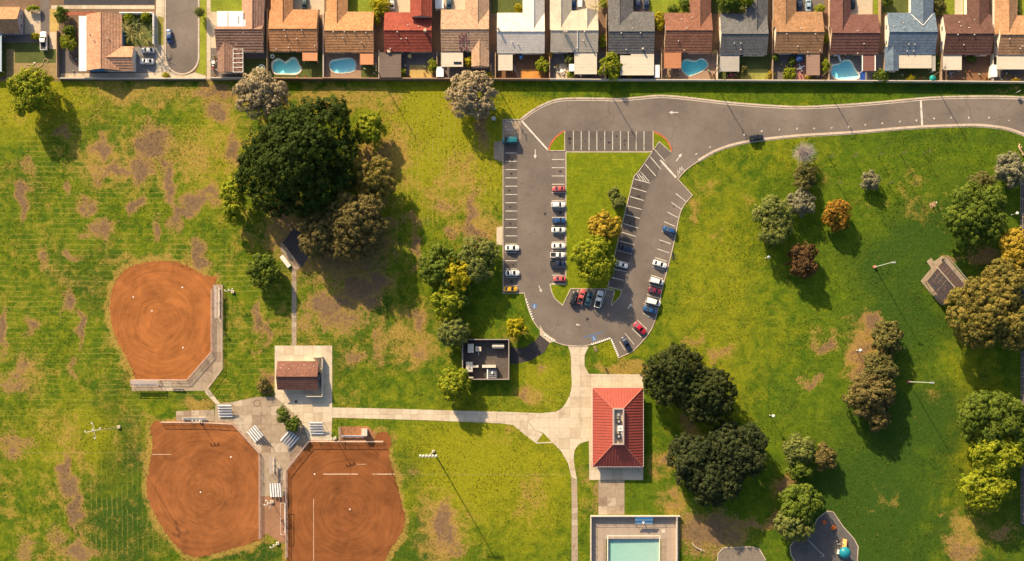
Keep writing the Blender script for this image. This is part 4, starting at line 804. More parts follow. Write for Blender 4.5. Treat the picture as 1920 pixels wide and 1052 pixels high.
# ------------------------------------------------------------------ community building with red hipped metal roof
redm = M('red_metal_roof', (0.275, 0.058, 0.040), .6, .12, .8, spec=.25, stain=(.20, .06, .04), stain_amt=.5)
def community():
    he, hr = 3.1, 6.3
    a, b = P(1111, 727, he), P(1206, 875, he); x0, x1, yt, yb = a[0], b[0], a[1], b[1]
    cx, cy = (x0 + x1) / 2, (yt + yb) / 2
    r = thing('community_building', 'park hall with red hipped metal roof and sunken plant well', 'building', cx, cy)
    ya, yz = P(0, 766, hr)[1], P(0, 833, hr)[1]; w0, w1 = P(1149.5, 800, hr)[0], P(1169, 800, hr)[0]
    E = [(x0, yb, he), (x1, yb, he), (x1, yt, he), (x0, yt, he)]; T = [(w0, yz, hr), (w1, yz, hr), (w1, ya, hr), (w0, ya, hr)]
    L = lambda p, q, t: tuple(p[i] + (q[i] - p[i]) * t for i in range(3))
    for k in range(4):
        e0, e1, t1, t0 = E[k], E[(k + 1) % 4], T[(k + 1) % 4], T[k]
        m = MB().add([e0, e1, t1, t0, *[(q[0], q[1], q[2] - .15) for q in (e0, e1, t1, t0)]], [(0, 1, 2, 3), (7, 6, 5, 4), (0, 4, 5, 1)])
        o = m.build('roof_slope', redm, r)
        # standing seams
        ax = 0 if k % 2 == 0 else 1; n = int(abs(e1[ax] - e0[ax]) / .92)
        for i in range(1, n):
            t = i / n; base = L(e0, e1, t); c = base[ax]
            lo, hi = sorted((t0[ax], t1[ax])); el, eh = sorted((e0[ax], e1[ax]))
            f = 1.0 if lo <= c <= hi else ((c - el) / (lo - el) if c < lo else (eh - c) / (eh - hi))
            top = L(base, (L(t0, t1, .5) if False else tuple([*( [c] if ax == 0 else [t0[0]] ), *([t0[1]] if ax == 0 else [c]), hr])), f)
            MB().tube((base[0], base[1], base[2] + .02), (top[0], top[1], top[2] + .02), .12, n=4).build('seam', redm, o)
    hip = M('hip_flashing', (0.42, 0.13, 0.09), .5, .05, 1)
    for k in range(4): MB().tube((E[k][0], E[k][1], E[k][2] + .05), (T[k][0], T[k][1], T[k][2] + .05), .12, n=5).build('hip_cap', hip, r)
    MB().strip([E[0][:2], E[1][:2], E[2][:2], E[3][:2]], .14, -.02, he - .25, he + .04).build('gutter', M('pale_gutter', (0.55, 0.47, 0.42), .5, .05, 1), r)
    # sunken plant well
    par = M('well_parapet', (0.34, 0.27, 0.25), .8, .08, 1)
    wl = [T[0][:2], T[1][:2], T[2][:2], T[3][:2]]
    MB().strip(wl, .15, -.32, hr - .35, hr + .75).build('parapet', par, r)
    MB().box((w0 + w1) / 2, (ya + yz) / 2, hr - .45, w1 - w0 - .1, ya - yz - .1, .1).build('well_floor', CONC, r)
    for px, py, w, d, h, mt in ((1160, 790, 1.3, 1.6, .9, BLACK), (1160, 818, 1.3, 1.7, .9, BLACK), (1163, 803, 1.5, 1.8, .7, WHITEP), (1160, 778, .8, .9, .5, STEEL), (1166, 812, .5, 3.0, .4, STEEL)):
        q = P(px, py, hr); u = MB().box(q[0], q[1], hr - .345, w, d, h).build('plant_unit', mt, r)
        MB().lathe([(.42, hr - .345 + h), (.42, hr - .27 + h)], q[0], q[1], 10).build('fan', STEEL, u)
    MB().box(cx, cy, 0, x1 - x0 - 1.8, yt - yb - 1.8, he + .05).build('wall', WALLB, r)
    for px, wd in ((1130, 2.4), (1158, 2.0), (1186, 2.4)): window(r, P(px, 0)[0], yb + .88, .9 if px != 1158 else .06, wd, 1.3 if px != 1158 else 2.2, 0)
    for py in (750, 780, 820, 850): window(r, x0 + .88, P(0, py)[1], .9, 2.2, 1.3, math.pi / 2)
community()

# ------------------------------------------------------------------ restroom block
def restroom():
    a = P(558, 706); r = thing('restroom_building', 'small brown gabled restroom block on its concrete pad', 'building', *a)
    rm = roofmat('roof_restroom', (0.17, 0.076, 0.054)); g = gable_x(r, 520, 597, 677, 706, 731, 2.7, 4.6, rm, WALLW, .8, .05, .6, .9)
    wl = M('screen_wall', (0.52, 0.45, 0.37), .9, .1, 1.5)
    for x0, y0, x1, y1 in ((588, 670, 606, 670), (606, 670, 606, 742), (577, 743, 606, 743)):
        p, q = P(x0, y0), P(x1, y1); MB().box((p[0] + q[0]) / 2, (p[1] + q[1]) / 2, 0, math.dist(p, q) + .25, .25, 1.9, math.atan2(q[1] - p[1], q[0] - p[0])).build('screen_wall', wl, r)
    for x, y in ((526, 690), (533, 684), (541, 691), (549, 685), (560, 690), (570, 684), (580, 690), (588, 686)):
        t = (706 - y) / 29; z = 4.6 - 1.9 * t + .03; q = P(x, y, z); MB().box(q[0], q[1], z, .3, .22, .05, x * 1.7).build('roof_patch', ventm, r)
    for x in (600, 603):
        for y in (710, 720): q = P(x, y); MB().box(q[0], q[1], .055, .9, 1.2, .75).build('basin', STEEL, r)
    for y in (690, 720): window(r, g[6] + .03, P(0, y)[1], 1.9, 1.4, .5, math.pi / 2)
restroom()
q = P(599, 700); o = thing('rubbish_drum', 'blue rubbish drum beside the restroom screen wall', 'bin', *q); MB().lathe([(.38, .05), (.42, .3), (.38, .95), (.4, 1.0)], *q, 14).build('drum', M('blue_drum', (0.04, 0.13, 0.36), .5, .1, 2), o); MB().lathe([(.42, 1.0), (.30, 1.15)], *q, 14).build('lid', BLACK, o)

# ------------------------------------------------------------------ walled plant compound
def compound():
    r = thing('plant_compound', 'walled service compound with dark floor beside the trees', 'compound', *P(911, 674))
    wm = M('compound_wall', (0.27, 0.225, 0.195), .9, .1, 1.2)
    c = [(868, 637), (954, 637), (954, 711), (868, 711)]
    MB().prism(PP(c), 0.0, .06).build('floor', M('compound_floor', (0.085, 0.068, 0.058), .9, .25, .8), r)
    for i in range(4):
        a, b = P(*c[i]), P(*c[(i + 1) % 4]); MB().box((a[0] + b[0]) / 2, (a[1] + b[1]) / 2, 0, math.dist(a, b) + (.3 if i % 2 == 0 else -.3), .3, 3.0, math.atan2(b[1] - a[1], b[0] - a[0])).build('wall_panel', wm, r)
    G = 'plant inside the walled compound'
    def unit(name, label, px, py, w, d, h, mat, extra=None):
        x, y = P(px, py, h); t = thing(name, label, 'equipment', x, y, 0, G, .06); MB().box(x, y, .06, w, d, h).build('cabinet', mat, t)
        MB().box(x, y, .06 + h, w * .94, d * .94, .06, 0, .96).build('lid', mat, t)
        if extra: extra(t, x, y, h)
    bm = M('plant_beige', (0.55, 0.48, 0.38), .7, .08, 1.5)
    unit('plant_cabinet', 'beige oblong cabinet in the upper left of the compound', 882.5, 653, 2.0, 3.0, 2.2, bm); unit('plant_cabinet', 'beige cabinet in the lower left of the compound', 880, 688, 2.2, 3.4, 2.2, bm)
    def pipe(t, x, y, h): MB().tube((x, y - 1, .6), (x, y - 2.2, .6), .18).build('pipe', STEEL, t); MB().lathe([(.3, h + .1), (.3, h + .3)], x, y, 10).build('valve', WOOD, t)
    unit('plant_pump', 'small square pump cabinet beside the upper beige cabinet', 897, 654, 1.9, 1.7, 1.6, bm, pipe)
    unit('plant_duct', 'short duct box joined to the lower beige cabinet', 891, 687, 2.2, .8, 2.0, bm); unit('plant_duct', 'long pale duct across the middle of the compound', 917, 687, 4.6, 1.0, 2.2, bm)
    x, y = P(934, 649, 1.8); t = thing('storage_tank', 'white horizontal storage tank in the upper right of the compound', 'tank', x, y, 0, G); MB().tube((x - 2, y, 1.3), (x + 2, y, 1.3), .8, n=16).build('drum', bm, t)
    for k in (-1.3, 1.3): MB().box(x + k, y, .06, .3, 1.3, .7).build('saddle', CONC, t)
    def frame(t, x, y, h):
        for k in range(5): MB().box(x, y - 1.3 + k * .62, h + .13, 3.0, .14, .12).build('rail', STEEL, t)
        MB().box(x - 1.4, y, h + .12, .35, 3.2, .4).build('header', WHITEP, t); MB().box(x + .2, y + .4, h + .25, .5, .8, .35).build('motor', WHITEP, t)
    unit('plant_chiller', 'grey framed chiller unit in the lower right of the compound', 922, 701, 3.6, 3.4, 1.5, M('dark_unit', (0.10, 0.10, 0.11), .6, .2, 2), frame)
    unit('plant_cabinet', 'small flat beige box against the bottom wall of the compound', 883, 707.5, 1.6, .6, 1.2, bm)
compound()

# ------------------------------------------------------------------ picnic shelter (turned)
def shelter():
    he, hr = 2.8, 4.0
    A, B = P(1758, 502.5, hr), P(1795, 545, hr); C, D = P(1771, 570, he), P(1738, 527, he); E, F = P(1776.5, 479, he), P(1817, 527, he)
    r = thing('picnic_shelter', 'turned picnic shelter with rusty dark roof and slatted edge', 'shelter', *P(1776, 524))
    struct('shelter_slab', MB().prism(PP([(1726, 527), (1746, 503), (1737.5, 490), (1746, 483.5), (1751, 490.5), (1766, 480), (1775, 484), (1816, 530), (1770, 572), (1762, 570)]), 0, .05), CONC_OLD)
    m, nt, b = nodes_of('rusty_roof'); pos = nt.nodes.new('ShaderNodeNewGeometry').outputs['Position']
    c = mix(nt, mrange(nt, noise(nt, pos, .7, 6, .7, .5), .5, .68), (0.035, 0.032, 0.038), (0.15, 0.06, 0.03)); c = mix(nt, mrange(nt, noise(nt, pos, 2.5, 4), .4, .7, 0, .5), c, (0.07, 0.05, 0.045)); nt.links.new(c, b.inputs['Base Color']); b.inputs['Roughness'].default_value = .7
    br = M('brown_metal_roof', (0.075, 0.05, 0.045), .7, .2, 1.5)
    z = lambda p, h: (p[0], p[1], h); L = lambda p, q, t: tuple(p[i] + (q[i] - p[i]) * t for i in range(len(p)))
    # left slope: separate roof panels
    for i in range(6):
        for j in range(3):
            t0, t1, u0, u1 = i / 6 + .006, (i + 1) / 6 - .006, j / 3 + .008, (j + 1) / 3 - .008
            lo = lambda t: L(z(D, he), z(C, he), t); hi = lambda t: L(z(A, hr), z(B, hr), t); dz = random.uniform(0, .05)
            q = [L(lo(t), hi(t), u) for t, u in ((t0, u0), (t1, u0), (t1, u1), (t0, u1))]
            MB().add([(x, y, h + dz) for x, y, h in q] + [(x, y, h - .06) for x, y, h in q], [(0, 1, 2, 3), (7, 6, 5, 4), (0, 4, 5, 1), (1, 5, 6, 2), (2, 6, 7, 3), (3, 7, 4, 0)]).build('roof_panel', m, r)
    E2, F2 = L(A, E, .62), L(B, F, .62); h2 = hr - (hr - he) * .62
    for i in range(8):
        t0, t1 = i / 8 + .004, (i + 1) / 8 - .004; q = [L(z(A, hr), z(B, hr), t1), L(z(A, hr), z(B, hr), t0), L(z(E2, h2), z(F2, h2), t0), L(z(E2, h2), z(F2, h2), t1)]
        MB().add(q + [(x, y, h - .08) for x, y, h in q], [(0, 1, 2, 3), (7, 6, 5, 4), (0, 4, 5, 1), (1, 5, 6, 2), (2, 6, 7, 3), (3, 7, 4, 0)]).build('roof_panel', br, r)
    for i in range(17):
        t = i / 16; a, b = L(z(E2, h2), z(F2, h2), t), L(z(E, he), z(F, he), t); MB().tube(a, b, .09, n=4).build('slat', WOOD, r)
    for t in (.05, .5, .97): a, b = L(z(E2, h2), z(E, he), t), L(z(F2, h2), z(F, he), t); MB().tube(a, b, .1, n=4).build('beam', STEEL, r)
    MB().tube(z(A, hr + .05), z(B, hr + .05), .2, n=6).build('ridge_cap', KERBM, r)
    for p in (C, D, E, F, L(C, D, .5), L(E, F, .5)): q = L(p, P(1776, 524), .08); MB().box(q[0], q[1], .04, .2, .2, he - .1, .7).build('post', WOOD, r)
    for t in (.3, .7):
        q = L(L(D, C, t), L(A, B, t), .5); k = thing('picnic_table', 'picnic table under the %s half of the turned shelter' % ('upper' if t < .5 else 'lower'), 'table', q[0], q[1], -.85); 
        MB().box(0, 0, .72, 2.0, .75, .06).build('table_top', WOOD, k, world_=False)
        for s in (-1, 1): MB().box(0, s * .7, .42, 2.0, .28, .05).build('seat', WOOD, k, world_=False); MB().box(s * .75, 0, .05, .1, 1.3, .66).build('leg', STEEL, k, world_=False)
    o = thing('barbecue', 'round black barbecue at the top corner of the turned shelter slab', 'barbecue', *P(1766, 488)); q = P(1766, 488); MB().lathe([(.1, .05), (.1, .6), (.5, .75), (.6, 1.0), (.45, 1.15), (.1, 1.22)], *q, 14).build('bowl', BLACK, o); MB().box(q[0], q[1], .05, .5, .5, .06).build('foot', STEEL, o)
shelter()

# ------------------------------------------------------------------ public pool deck and its wall
pd = PP([(1108, 967), (1273, 967), (1273, 1120), (1108, 1120)])
paving('pool_deck', pd, 4.2, 0, M('pool_deck_concrete', (0.33, 0.255, 0.195), .9, .1, .8, stain=(.24, .18, .14), stain_amt=.4), .02, .1, [offset(POOLW['public'], .7)])
pw = M('pool_wall', (0.48, 0.40, 0.32), .9, .1, 1.2)
for l, x0, y0, x1, y1 in (('top side of the public pool deck', 1107, 967, 1274, 967), ('left side of the public pool deck', 1107.5, 968.5, 1107.5, 1120), ('right side of the public pool deck', 1268, 968.5, 1268, 1120)):
    w = wall('low pale wall along the ' + l, x0, y0, x1, y1, 1.5, .35, pw, False); a, b = P(x0, y0), P(x1, y1); n = int(math.dist(a, b) / 3.2)
    for i in range(n + 1): q = (a[0] + (b[0] - a[0]) * i / n, a[1] + (b[1] - a[1]) * i / n); MB().box(*q, 1.502, .12, .12, .7).build('post', STEEL, w)
    for hz in (1.75, 2.15): MB().tube((*a, hz), (*b, hz), .035, n=4).build('rail', STEEL, w)
a = P(1206, 974); o = thing('pool_awning', 'blue ribbed awning against the top wall of the pool deck', 'awning', *a)
for i in range(4): MB().box(a[0], a[1] + .85 - i * .55, 2.3 - i * .16, 5.8, .54, .08).build('panel', M('awning_blue', (0.02, 0.10, 0.26), .5, .1, 1) if i % 2 == 0 else M('awning_light', (0.16, 0.30, 0.45), .5, .1, 1), o)
for i in (-2.7, 2.7): MB().box(a[0] + i, a[1] - 1.0, .05, .1, .1, 1.75).build('post', STEEL, o)
q = P(1206, 979.5, 1.6); o = thing('lifebuoy', 'white round lifebuoy at the front of the blue awning', 'lifebuoy', *q)
MB().strip([(q[0] + .27 * math.cos(t), q[1] + .27 * math.sin(t)) for t in [i * math.pi / 8 for i in range(16)]], -.1, .1, 2.02, 2.14).build('ring', WHITEP, o); MB().box(q[0], q[1] + .2, .05, .08, .08, 1.98).build('stand', STEEL, o)
q = P(1244, 996); o = thing('hatch_cover', 'square pale hatch cover on the right of the pool deck', 'hatch', *q); MB().box(*q, .04, 1.15, 1.15, .08).build('plate', M('hatch_metal', (.5, .46, .38), .6, .1, 2), o); MB().box(q[0], q[1] + .35, .12, .3, .06, .05).build('handle', STEEL, o)

# ------------------------------------------------------------------ ball-field fences
netm = M('chain_link', (0.30, 0.26, 0.23), .6, .1, 2, metal=.3); railm = M('fence_rail', (0.50, 0.37, 0.30), .6, .1, 2)
stripm = M('fence_footing', (0.36, 0.21, 0.145), .9, .2, 1.5)
def chain_fence(label, pts, h=2.4, cell=.32):
    w = PP(pts); r = thing('chain_link_fence', label, 'fence', *w[0], 0, 'chain link fences round the ball fields')
    if h > 1.2 and h < 2: MB().strip(w, -.35, .35, 0, .075, False).build('mow_strip', stripm, r)
    for a, b in zip(w, w[1:]):
        L = math.dist(a, b); n = max(1, round(L / 3)); d = ((b[0] - a[0]) / L, (b[1] - a[1]) / L); at = lambda u, z: (a[0] + d[0] * u, a[1] + d[1] * u, z)
        for i in range(n + 1): MB().tube(at(L * i / n, 0), at(L * i / n, h), .07, n=6).build('post', railm, r)
        for z in (h, .12, h * .5): MB().tube(at(0, z), at(L, z), .075 if z == h else .03, n=5).build('rail', railm, r)
        m = MB(); k = -h
        while k < L:
            for s in (1, -1):
                u0, u1 = k, k + h; z0, z1 = (0.1, h) if s > 0 else (h, .1)
                if u0 < 0: z0 += (z1 - z0) * (0 - u0) / h; u0 = 0
                if u1 > L: z1 -= (z1 - z0) * (u1 - L) / (u1 - u0); u1 = L
                if u1 - u0 > .02: m.tube(at(u0, z0), at(u1, z1), .011, n=3, cap=False)
            k += cell
        tag(m.build('wire_mesh', netm, r), kind='stuff')
chain_fence('fence down the right side and corner of the upper infield', [(398, 542), (398, 660), (351.5, 713), (247, 712.5)], 1.3)
chain_fence('outer low rail fence right of the upper infield apron', [(418, 534), (418, 692), (388, 733)], 1.1)
chain_fence('fence round the top right of the lower left infield', [(303, 791.5), (377, 792), (438, 795), (487.5, 850), (488, 1010)], 1.3)
chain_fence('backstop fence round the right infield', [(719, 828), (580, 827.5), (537, 882), (538, 1045)], 1.5)
chain_fence('short fence beside the right dugout clay', [(637, 801), (638, 827)], 1.8)
chain_fence('wire fence along the right edge hard court', [(1913, 328), (1913, 440)], 3.0)
chain_fence('lower stretch of wire fence at the right edge hard court', [(1914, 655), (1914, 980)], 3.0)
struct('hard_court', MB().prism(PP([(1914, 325), (2060, 325), (2060, 985), (1914, 985)]), 0, .03), M('court_surface', (0.035, 0.04, 0.06), .8, .12, 1))
for y in (345, 372, 400, 425, 700, 760, 820, 900): line(1914.5, y, 2050, y, .12, WHITE, 'court_line', .036, bpy.data.objects['hard_court'])

# dugouts: bench, back rail and roof frame
def dugout(label, px, py, L, wd, ang, roofed=True):
    x, y = P(px, py, 2.2); r = thing('dugout', label, 'dugout', x, y, ang, 'players dugouts beside the infields'); dm = M('dugout_roof', (0.33, 0.27, 0.24), .7, .15, 1.5)
    B = lambda *a: MB().box(*a)
    for s in (-1, 1):
        for t in (-1, 0, 1): B(t * (L / 2 - .1), s * (wd / 2 - .08), 0, .1, .1, 2.2).build('post', railm, r, world_=False)
    for s in (-1, 1): B(0, s * (wd / 2 - .08), 2.2, L, .14, .12).build('beam', railm, r, world_=False)
    for t in (-1, 1): B(t * (L / 2 - .1), 0, 2.2, .14, wd - .3, .12).build('beam', railm, r, world_=False)
    if roofed: B(0, wd * .2, 2.33, L, wd * .55, .06).build('roof_sheet', dm, r, world_=False)
    B(0, -wd * .15, .45, L * .9, .35, .06).build('bench_seat', CHROME, r, world_=False)
    for t in (-.4, 0, .4): B(t * L, -wd * .15, .05, .08, .3, .4).build('leg', STEEL, r, world_=False)
dugout('long dugout with open frame at the lower left of the upper infield', 271, 719, 9.4, 2.1, 0); dugout('narrow dugout beside the right fence of the upper infield', 406, 566, 10.8, 1.5, math.pi / 2)
dugout('dugout frame between the two lower infields, right hand side', 530.5, 973, 10.8, 1.7, math.pi / 2, False); dugout('small free standing dugout below the leaning tree plaza', 509, 873, 5.6, 1.4, math.pi / 2)
def bench(label, px, py, L, ang, mat=CHROME):
    x, y = P(px, py); r = thing('bench', label, 'bench', x, y, ang, 'benches by the ball fields')
    MB().box(0, 0, .45, L, .5, .06).build('seat', mat, r, world_=False); MB().box(0, .3, .55, L, .06, .35).build('backrest', mat, r, world_=False)
    for t in (-.42, 0, .42): MB().box(t * L, 0, 0, .08, .45, .45).build('leg', STEEL, r, world_=False)
bench('long pale bench in the dugout clay of the right infield', 662, 818, 7.6, 0, WHITEP); bench('long bench in the dugout floor above the lower left infield', 365, 785, 8, 0, WHITEP); bench('short slab bench on the lower apron of the upper infield', 335, 730, 3.8, 0, CONC)
q = P(683, 811, 2.2); o = thing('score_booth', 'small white scoring booth beside the right dugout clay', 'booth', *q); MB().box(*q, .02, 1.6, 2.2, 2.0).build('body', WHITEP, o); MB().box(*q, 2.02, 1.9, 2.5, .12, 0, .95).build('roof', creamflat, o); MB().box(q[0], q[1] - 1.12, 1.0, 1.1, .06, .6).build('hatch', GLASS, o)

# bleachers
FOOT = M('grimy_steel', (0.10, 0.10, 0.105), .7, .2, 2)
def bleacher_proto():
    r = thing('bleachers', '', 'bleachers', 0, 0, 0, 'aluminium bleachers round the ball-field plaza'); W = 4.6
    for k in range(5):
        y = -1.9 + k * .92; z = .42 + k * .4
        MB().box(0, y, z, W, .46, .06).build('seat', CHROME, r, world_=False)
        if k: MB().box(0, y - .46, z - .4, W, .28, .05).build('footboard', FOOT, r, world_=False)
    for x in (-2.1, -.7, .7, 2.1):
        MB().tube((x, -2.1, .3), (x, 1.9, 2.0), .05, n=4).tube((x, 1.85, 0), (x, 1.85, 2.0), .05, n=4).tube((x, -1.9, 0), (x, -1.9, .42), .05, n=4).tube((x, 0, 0), (x, 0, 1.2), .05, n=4).build('frame', STEEL, r, world_=False)
    for z in (2.5, 3.0): MB().tube((-W / 2, 2.05, z), (W / 2, 2.05, z), .035, n=5).build('back_rail', STEEL, r, world_=False)
    for x in (-W / 2, 0, W / 2): MB().tube((x, 2.05, 1.9), (x, 2.05, 3.0), .035, n=5).build('rail_post', STEEL, r, world_=False)
    return r
bp = bleacher_proto()
BL = [(422, 770, 0, 'bleachers furthest left, by the corner of the upper infield path'), (479, 813, -.9 + math.pi * .0, 'turned bleachers behind the lower left infield corner'), (543, 823, .85, 'turned bleachers just below the small plaza tree'), (593, 802, 0, 'bleachers behind the top of the right infield'), (517, 919, -math.pi / 2 + .08, 'bleachers between the lower infields, facing the right field')]
for i, (x, y, a, l) in enumerate(BL):
    o = bp if i == 0 else copy_tree(bp); q = P(x, y, 1.2); o.location = (*q, .05); o.rotation_euler.z = a; o['label'] = l
q = P(535, 490, .8); o = thing('park_bench', 'slatted white bench table by the shaded court', 'bench', *q, -.92)
for k in range(4): MB().box(0, -.55 + k * .36, .72, 4.6, .27, .06).build('slat', WHITEP, o, world_=False)
for t in (-1.8, 1.8): MB().box(t, 0, 0, .1, 1.3, .72).build('leg', STEEL, o, world_=False)
q = P(482, 756); o = thing('drain_cover', 'round rusty drain cover on the ball-field plaza', 'drain cover', *q, 0)
MB().strip([(q[0] + 1.05 * math.cos(i * math.pi / 12), q[1] + 1.05 * math.sin(i * math.pi / 12)) for i in range(24)], -.1, .1, .04, .075).build('ring', M('rust', (.12, .05, .035), .8, .2, 2), o); MB().lathe([(.92, .042), (.92, .06)], *q, 20).build('plate', CONC_OLD, o)
q = P(555, 753); o = thing('manhole_cover', 'black round manhole cover below the restroom block', 'manhole', *q); MB().lathe([(.45, .045), (.45, .07)], *q, 16).build('plate', BLACK, o); MB().strip([(q[0] + .5 * math.cos(i * math.pi / 8), q[1] + .5 * math.sin(i * math.pi / 8)) for i in range(16)], -.05, .05, .045, .075).build('rim', STEEL, o)

# ------------------------------------------------------------------ floodlights, lamps, utility poles
def flood(label, hx, hy, h, ang, n=6, style='row', bx=None):
    x, y = P(hx, hy, h); r = thing('floodlight_pole', label, 'floodlight', x, y, 0, 'sports floodlight poles'); pm = M('pole_metal', (0.50, 0.44, 0.38), .55, .1, 2)
    MB().tube((x, y, 0), (x, y, h), .26 if hx > 700 else .11, .15 if hx > 700 else .07, 8).build('pole', pm, r); MB().box(x, y, 0, 1.0, 1.0, .5).build('base', CONC, r)
    c, s = math.cos(ang), math.sin(ang); W = 5.0 if h > 10 else 2.6; ls = 1.0 if hx > 700 else .62
    arms = [(0, 0)] if style == 'row' else [(0, 0), (math.pi / 2, .9)]
    for da, dz in arms:
        c, s = math.cos(ang + da), math.sin(ang + da); k = n if style == 'row' else 3
        MB().tube((x - c * W / 2, y - s * W / 2, h - dz), (x + c * W / 2, y + s * W / 2, h - dz), .1, n=5).build('crossarm', pm, r)
        for i in range(k):
            u = -W / 2 + W * (i + .02) / (k - 1 + .04); a, b = x + c * u, y + s * u
            l = MB().lathe([(.16 * ls, h - dz + .32 * ls), (.36 * ls, h - dz + .15 * ls), (.46 * ls, h - dz - .2 * ls), (.4 * ls, h - dz - .28 * ls)], a - s * .35, b + c * .35, 10).build('lamp', M('lamp_housing', (.48, .46, .41), .6, .1, 2), r)
            MB().lathe([(.38 * ls, h - dz - .285 * ls), (.38 * ls, h - dz - .29 * ls)], a - s * .35, b + c * .35, 10).build('lens', GLASS, l)
flood('tall floodlight pole with crossed arms on the far left lawn', 174, 808, 19.5, .2, 6, 'cross'); flood('floodlight pole with a row of six lamps, long shadow on the lawn', 803, 857, 19.5, 0)
flood('floodlight pole behind the right infield backstop', 623, 824, 5, .3, 3); flood('floodlight pole above the top of the lower left infield', 368, 791, 4.5, .1, 3)
flood('floodlight with crossed arms between the two lower infields', 503, 945, 5, .55, 4, 'cross'); flood('floodlight head over the grass tip between the lower infields', 514, 1024, 5, .6, 3); flood('floodlight pole right of the upper infield apron', 429, 545, 4.5, .2, 3)
def pole2(label, bx, by, h):
    x, y = P(bx, by); r = thing('light_pole', label, 'light pole', x, y, 0, 'tall poles on the right lawn'); MB().tube((x, y, 0), (x, y, h), .13, .08, 8).build('pole', M('pale_pole', (.55, .58, .50), .5, .08, 2), r); MB().lathe([(.55, 0), (.5, .6), (.25, .7)], x, y, 12).build('base', M('red_base', (.45, .16, .12), .7, .1, 2), r); MB().box(x + .5, y, h, 1.4, .5, .2).build('head', STEEL, r)
pole2('tall pale pole with red base on the right lawn', 1640, 501, 14); pole2('thin tall pole right of the row of bushy trees', 1704, 716, 16)
def lamp(label, px, py, h=4.2, dark=False):
    x, y = P(px, py, h); r = thing('park_lamp', label, 'lamp post', x, y, 0, 'park lamp posts'); MB().tube((x, y, 0), (x, y, h - .3), .09, .06, 7).build('pole', STEEL, r); MB().lathe([(.22, 0), (.2, .3), (.1, .4)], x, y, 10).build('base', STEEL, r)
    if dark: MB().box(x, y, h - .3, .8, 1.9, .3, .45, .8).build('head', WOOD, r)
    else: MB().lathe([(.12, h - .3), (.42, h - .1), (.5, h + .2), (.34, h + .5), (.08, h + .6)], x, y, 14).build('globe', WHITEP, r)
lamp('lamp post with oblong dark head beside the walk from the car park', 1117, 655, 4.2, True); lamp('white globe lamp below the pair of big dark trees', 1450, 780); lamp('white globe lamp left of the maroon tree', 1441, 482, 3.6); lamp('white globe lamp near the right edge hard court', 1907, 400, 3.6); lamp('white globe lamp beside the row of bushy trees', 1613, 657, 3.2)
polem = M('pole_timber', (.16, .11, .08), .95, .2, 3); PO = []
for i, (bx, l) in enumerate(((714, 'behind the red tiled house'), (922, 'left of the white roofed house'), (1127, 'between the beige and charcoal houses'), (1335, 'right of the bean shaped pool'), (1539, 'left of the free form pool'), (1745, 'behind the blue grey house'))):
    x, y = P(bx, 146); h = 11.2; r = thing('utility_pole', 'wooden utility pole ' + l, 'utility pole', x, y, 0, 'utility poles along the rear walls'); MB().tube((x, y, 0), (x, y, h), .17, .11, 8).build('pole', polem, r)
    for z, w in ((h - .4, 2.4), (h - 1.5, 1.8)): MB().box(x, y, z, .12, w, .14).build('crossarm', polem, r)
    for k in (-1.05, 0, 1.05): MB().lathe([(.06, h - .26), (.1, h - .16), (.06, h - .02)], x, y + k, 8).build('insulator', STEEL, r)
    PO.append((x, y, h, r))
for (x0, y0, h, r), (x1, y1, _, _) in zip(PO, PO[1:]):
    for k in (-1.05, 0, 1.05):
        m = MB(); pts = [(x0 + (x1 - x0) * t, y0 + k + (y1 - y0) * t, h - 3.2 * t * (1 - t)) for t in [i / 8 for i in range(9)]]; m.path(pts, [.012] * 9, 3); m.build('wire', BLACK, r)

# ------------------------------------------------------------------ playground
sandm = M('playground_surface', (0.095, 0.086, 0.082), .95, .25, 1.5)
pg = struct('playground_surface', MB().prism(PP(smooth([(1495, 1060), (1484, 1040), (1482, 1025), (1492, 1012), (1520, 1000), (1528, 982), (1534, 972), (1552, 960), (1562, 962), (1580, 988), (1600, 1010), (1608, 1025), (1605, 1060)], 2)), 0, .04), sandm); MB().strip(ccw(PP([(1484, 1040), (1482, 1025), (1492, 1012), (1520, 1000), (1534, 972), (1552, 959), (1562, 961), (1580, 988), (1600, 1010), (1608, 1025), (1606, 1060), (1495, 1060)])), .02, .3, 0, .12).build('kerb', KERBM, pg)
pg2 = struct('playground_surface', MB().prism(PP(smooth([(1345, 1060), (1346, 1038), (1356, 1027), (1380, 1026), (1410, 1026), (1424, 1030), (1436, 1050), (1438, 1060)], 2)), 0, .04), M('pale_sand', (0.17, 0.14, 0.11), .95, .25, 1.2)); MB().strip(PP([(1345, 1060), (1346, 1038), (1356, 1027), (1410, 1025), (1424, 1029), (1436, 1050)]), -.1, .2, 0, .12, False).build('kerb', KERBM, pg2)
q = P(1585, 1037, 3.0); o = thing('play_tower', 'playground tower under a round teal dome roof', 'play tower', *q); MB().lathe([(2.0, 2.6), (1.95, 2.75), (1.7, 3.2), (1.25, 3.6), (.7, 3.85), (.12, 3.95)], *q, 24).build('dome_roof', M('teal_plastic', (.01, .17, .22), .4, .08, 1), o, True)
for i in range(6): a = i * math.pi / 3; MB().tube((q[0] + 1.5 * math.cos(a), q[1] + 1.5 * math.sin(a), 0), (q[0] + 1.5 * math.cos(a), q[1] + 1.5 * math.sin(a), 2.7), .07).build('post', STEEL, o)
MB().lathe([(1.55, 1.3), (1.55, 1.4)], *q, 6).build('deck', STEEL, o)
s = P(1583, 1020, .9); MB().add([(-.75, 1.4, .25), (.75, 1.4, .25), (.75, -1.6, 1.3), (-.75, -1.6, 1.3)], [(0, 1, 2, 3)]); sl = thing('slide', 'yellow tan playground slide running up from the teal dome', 'slide', *s, -.25)
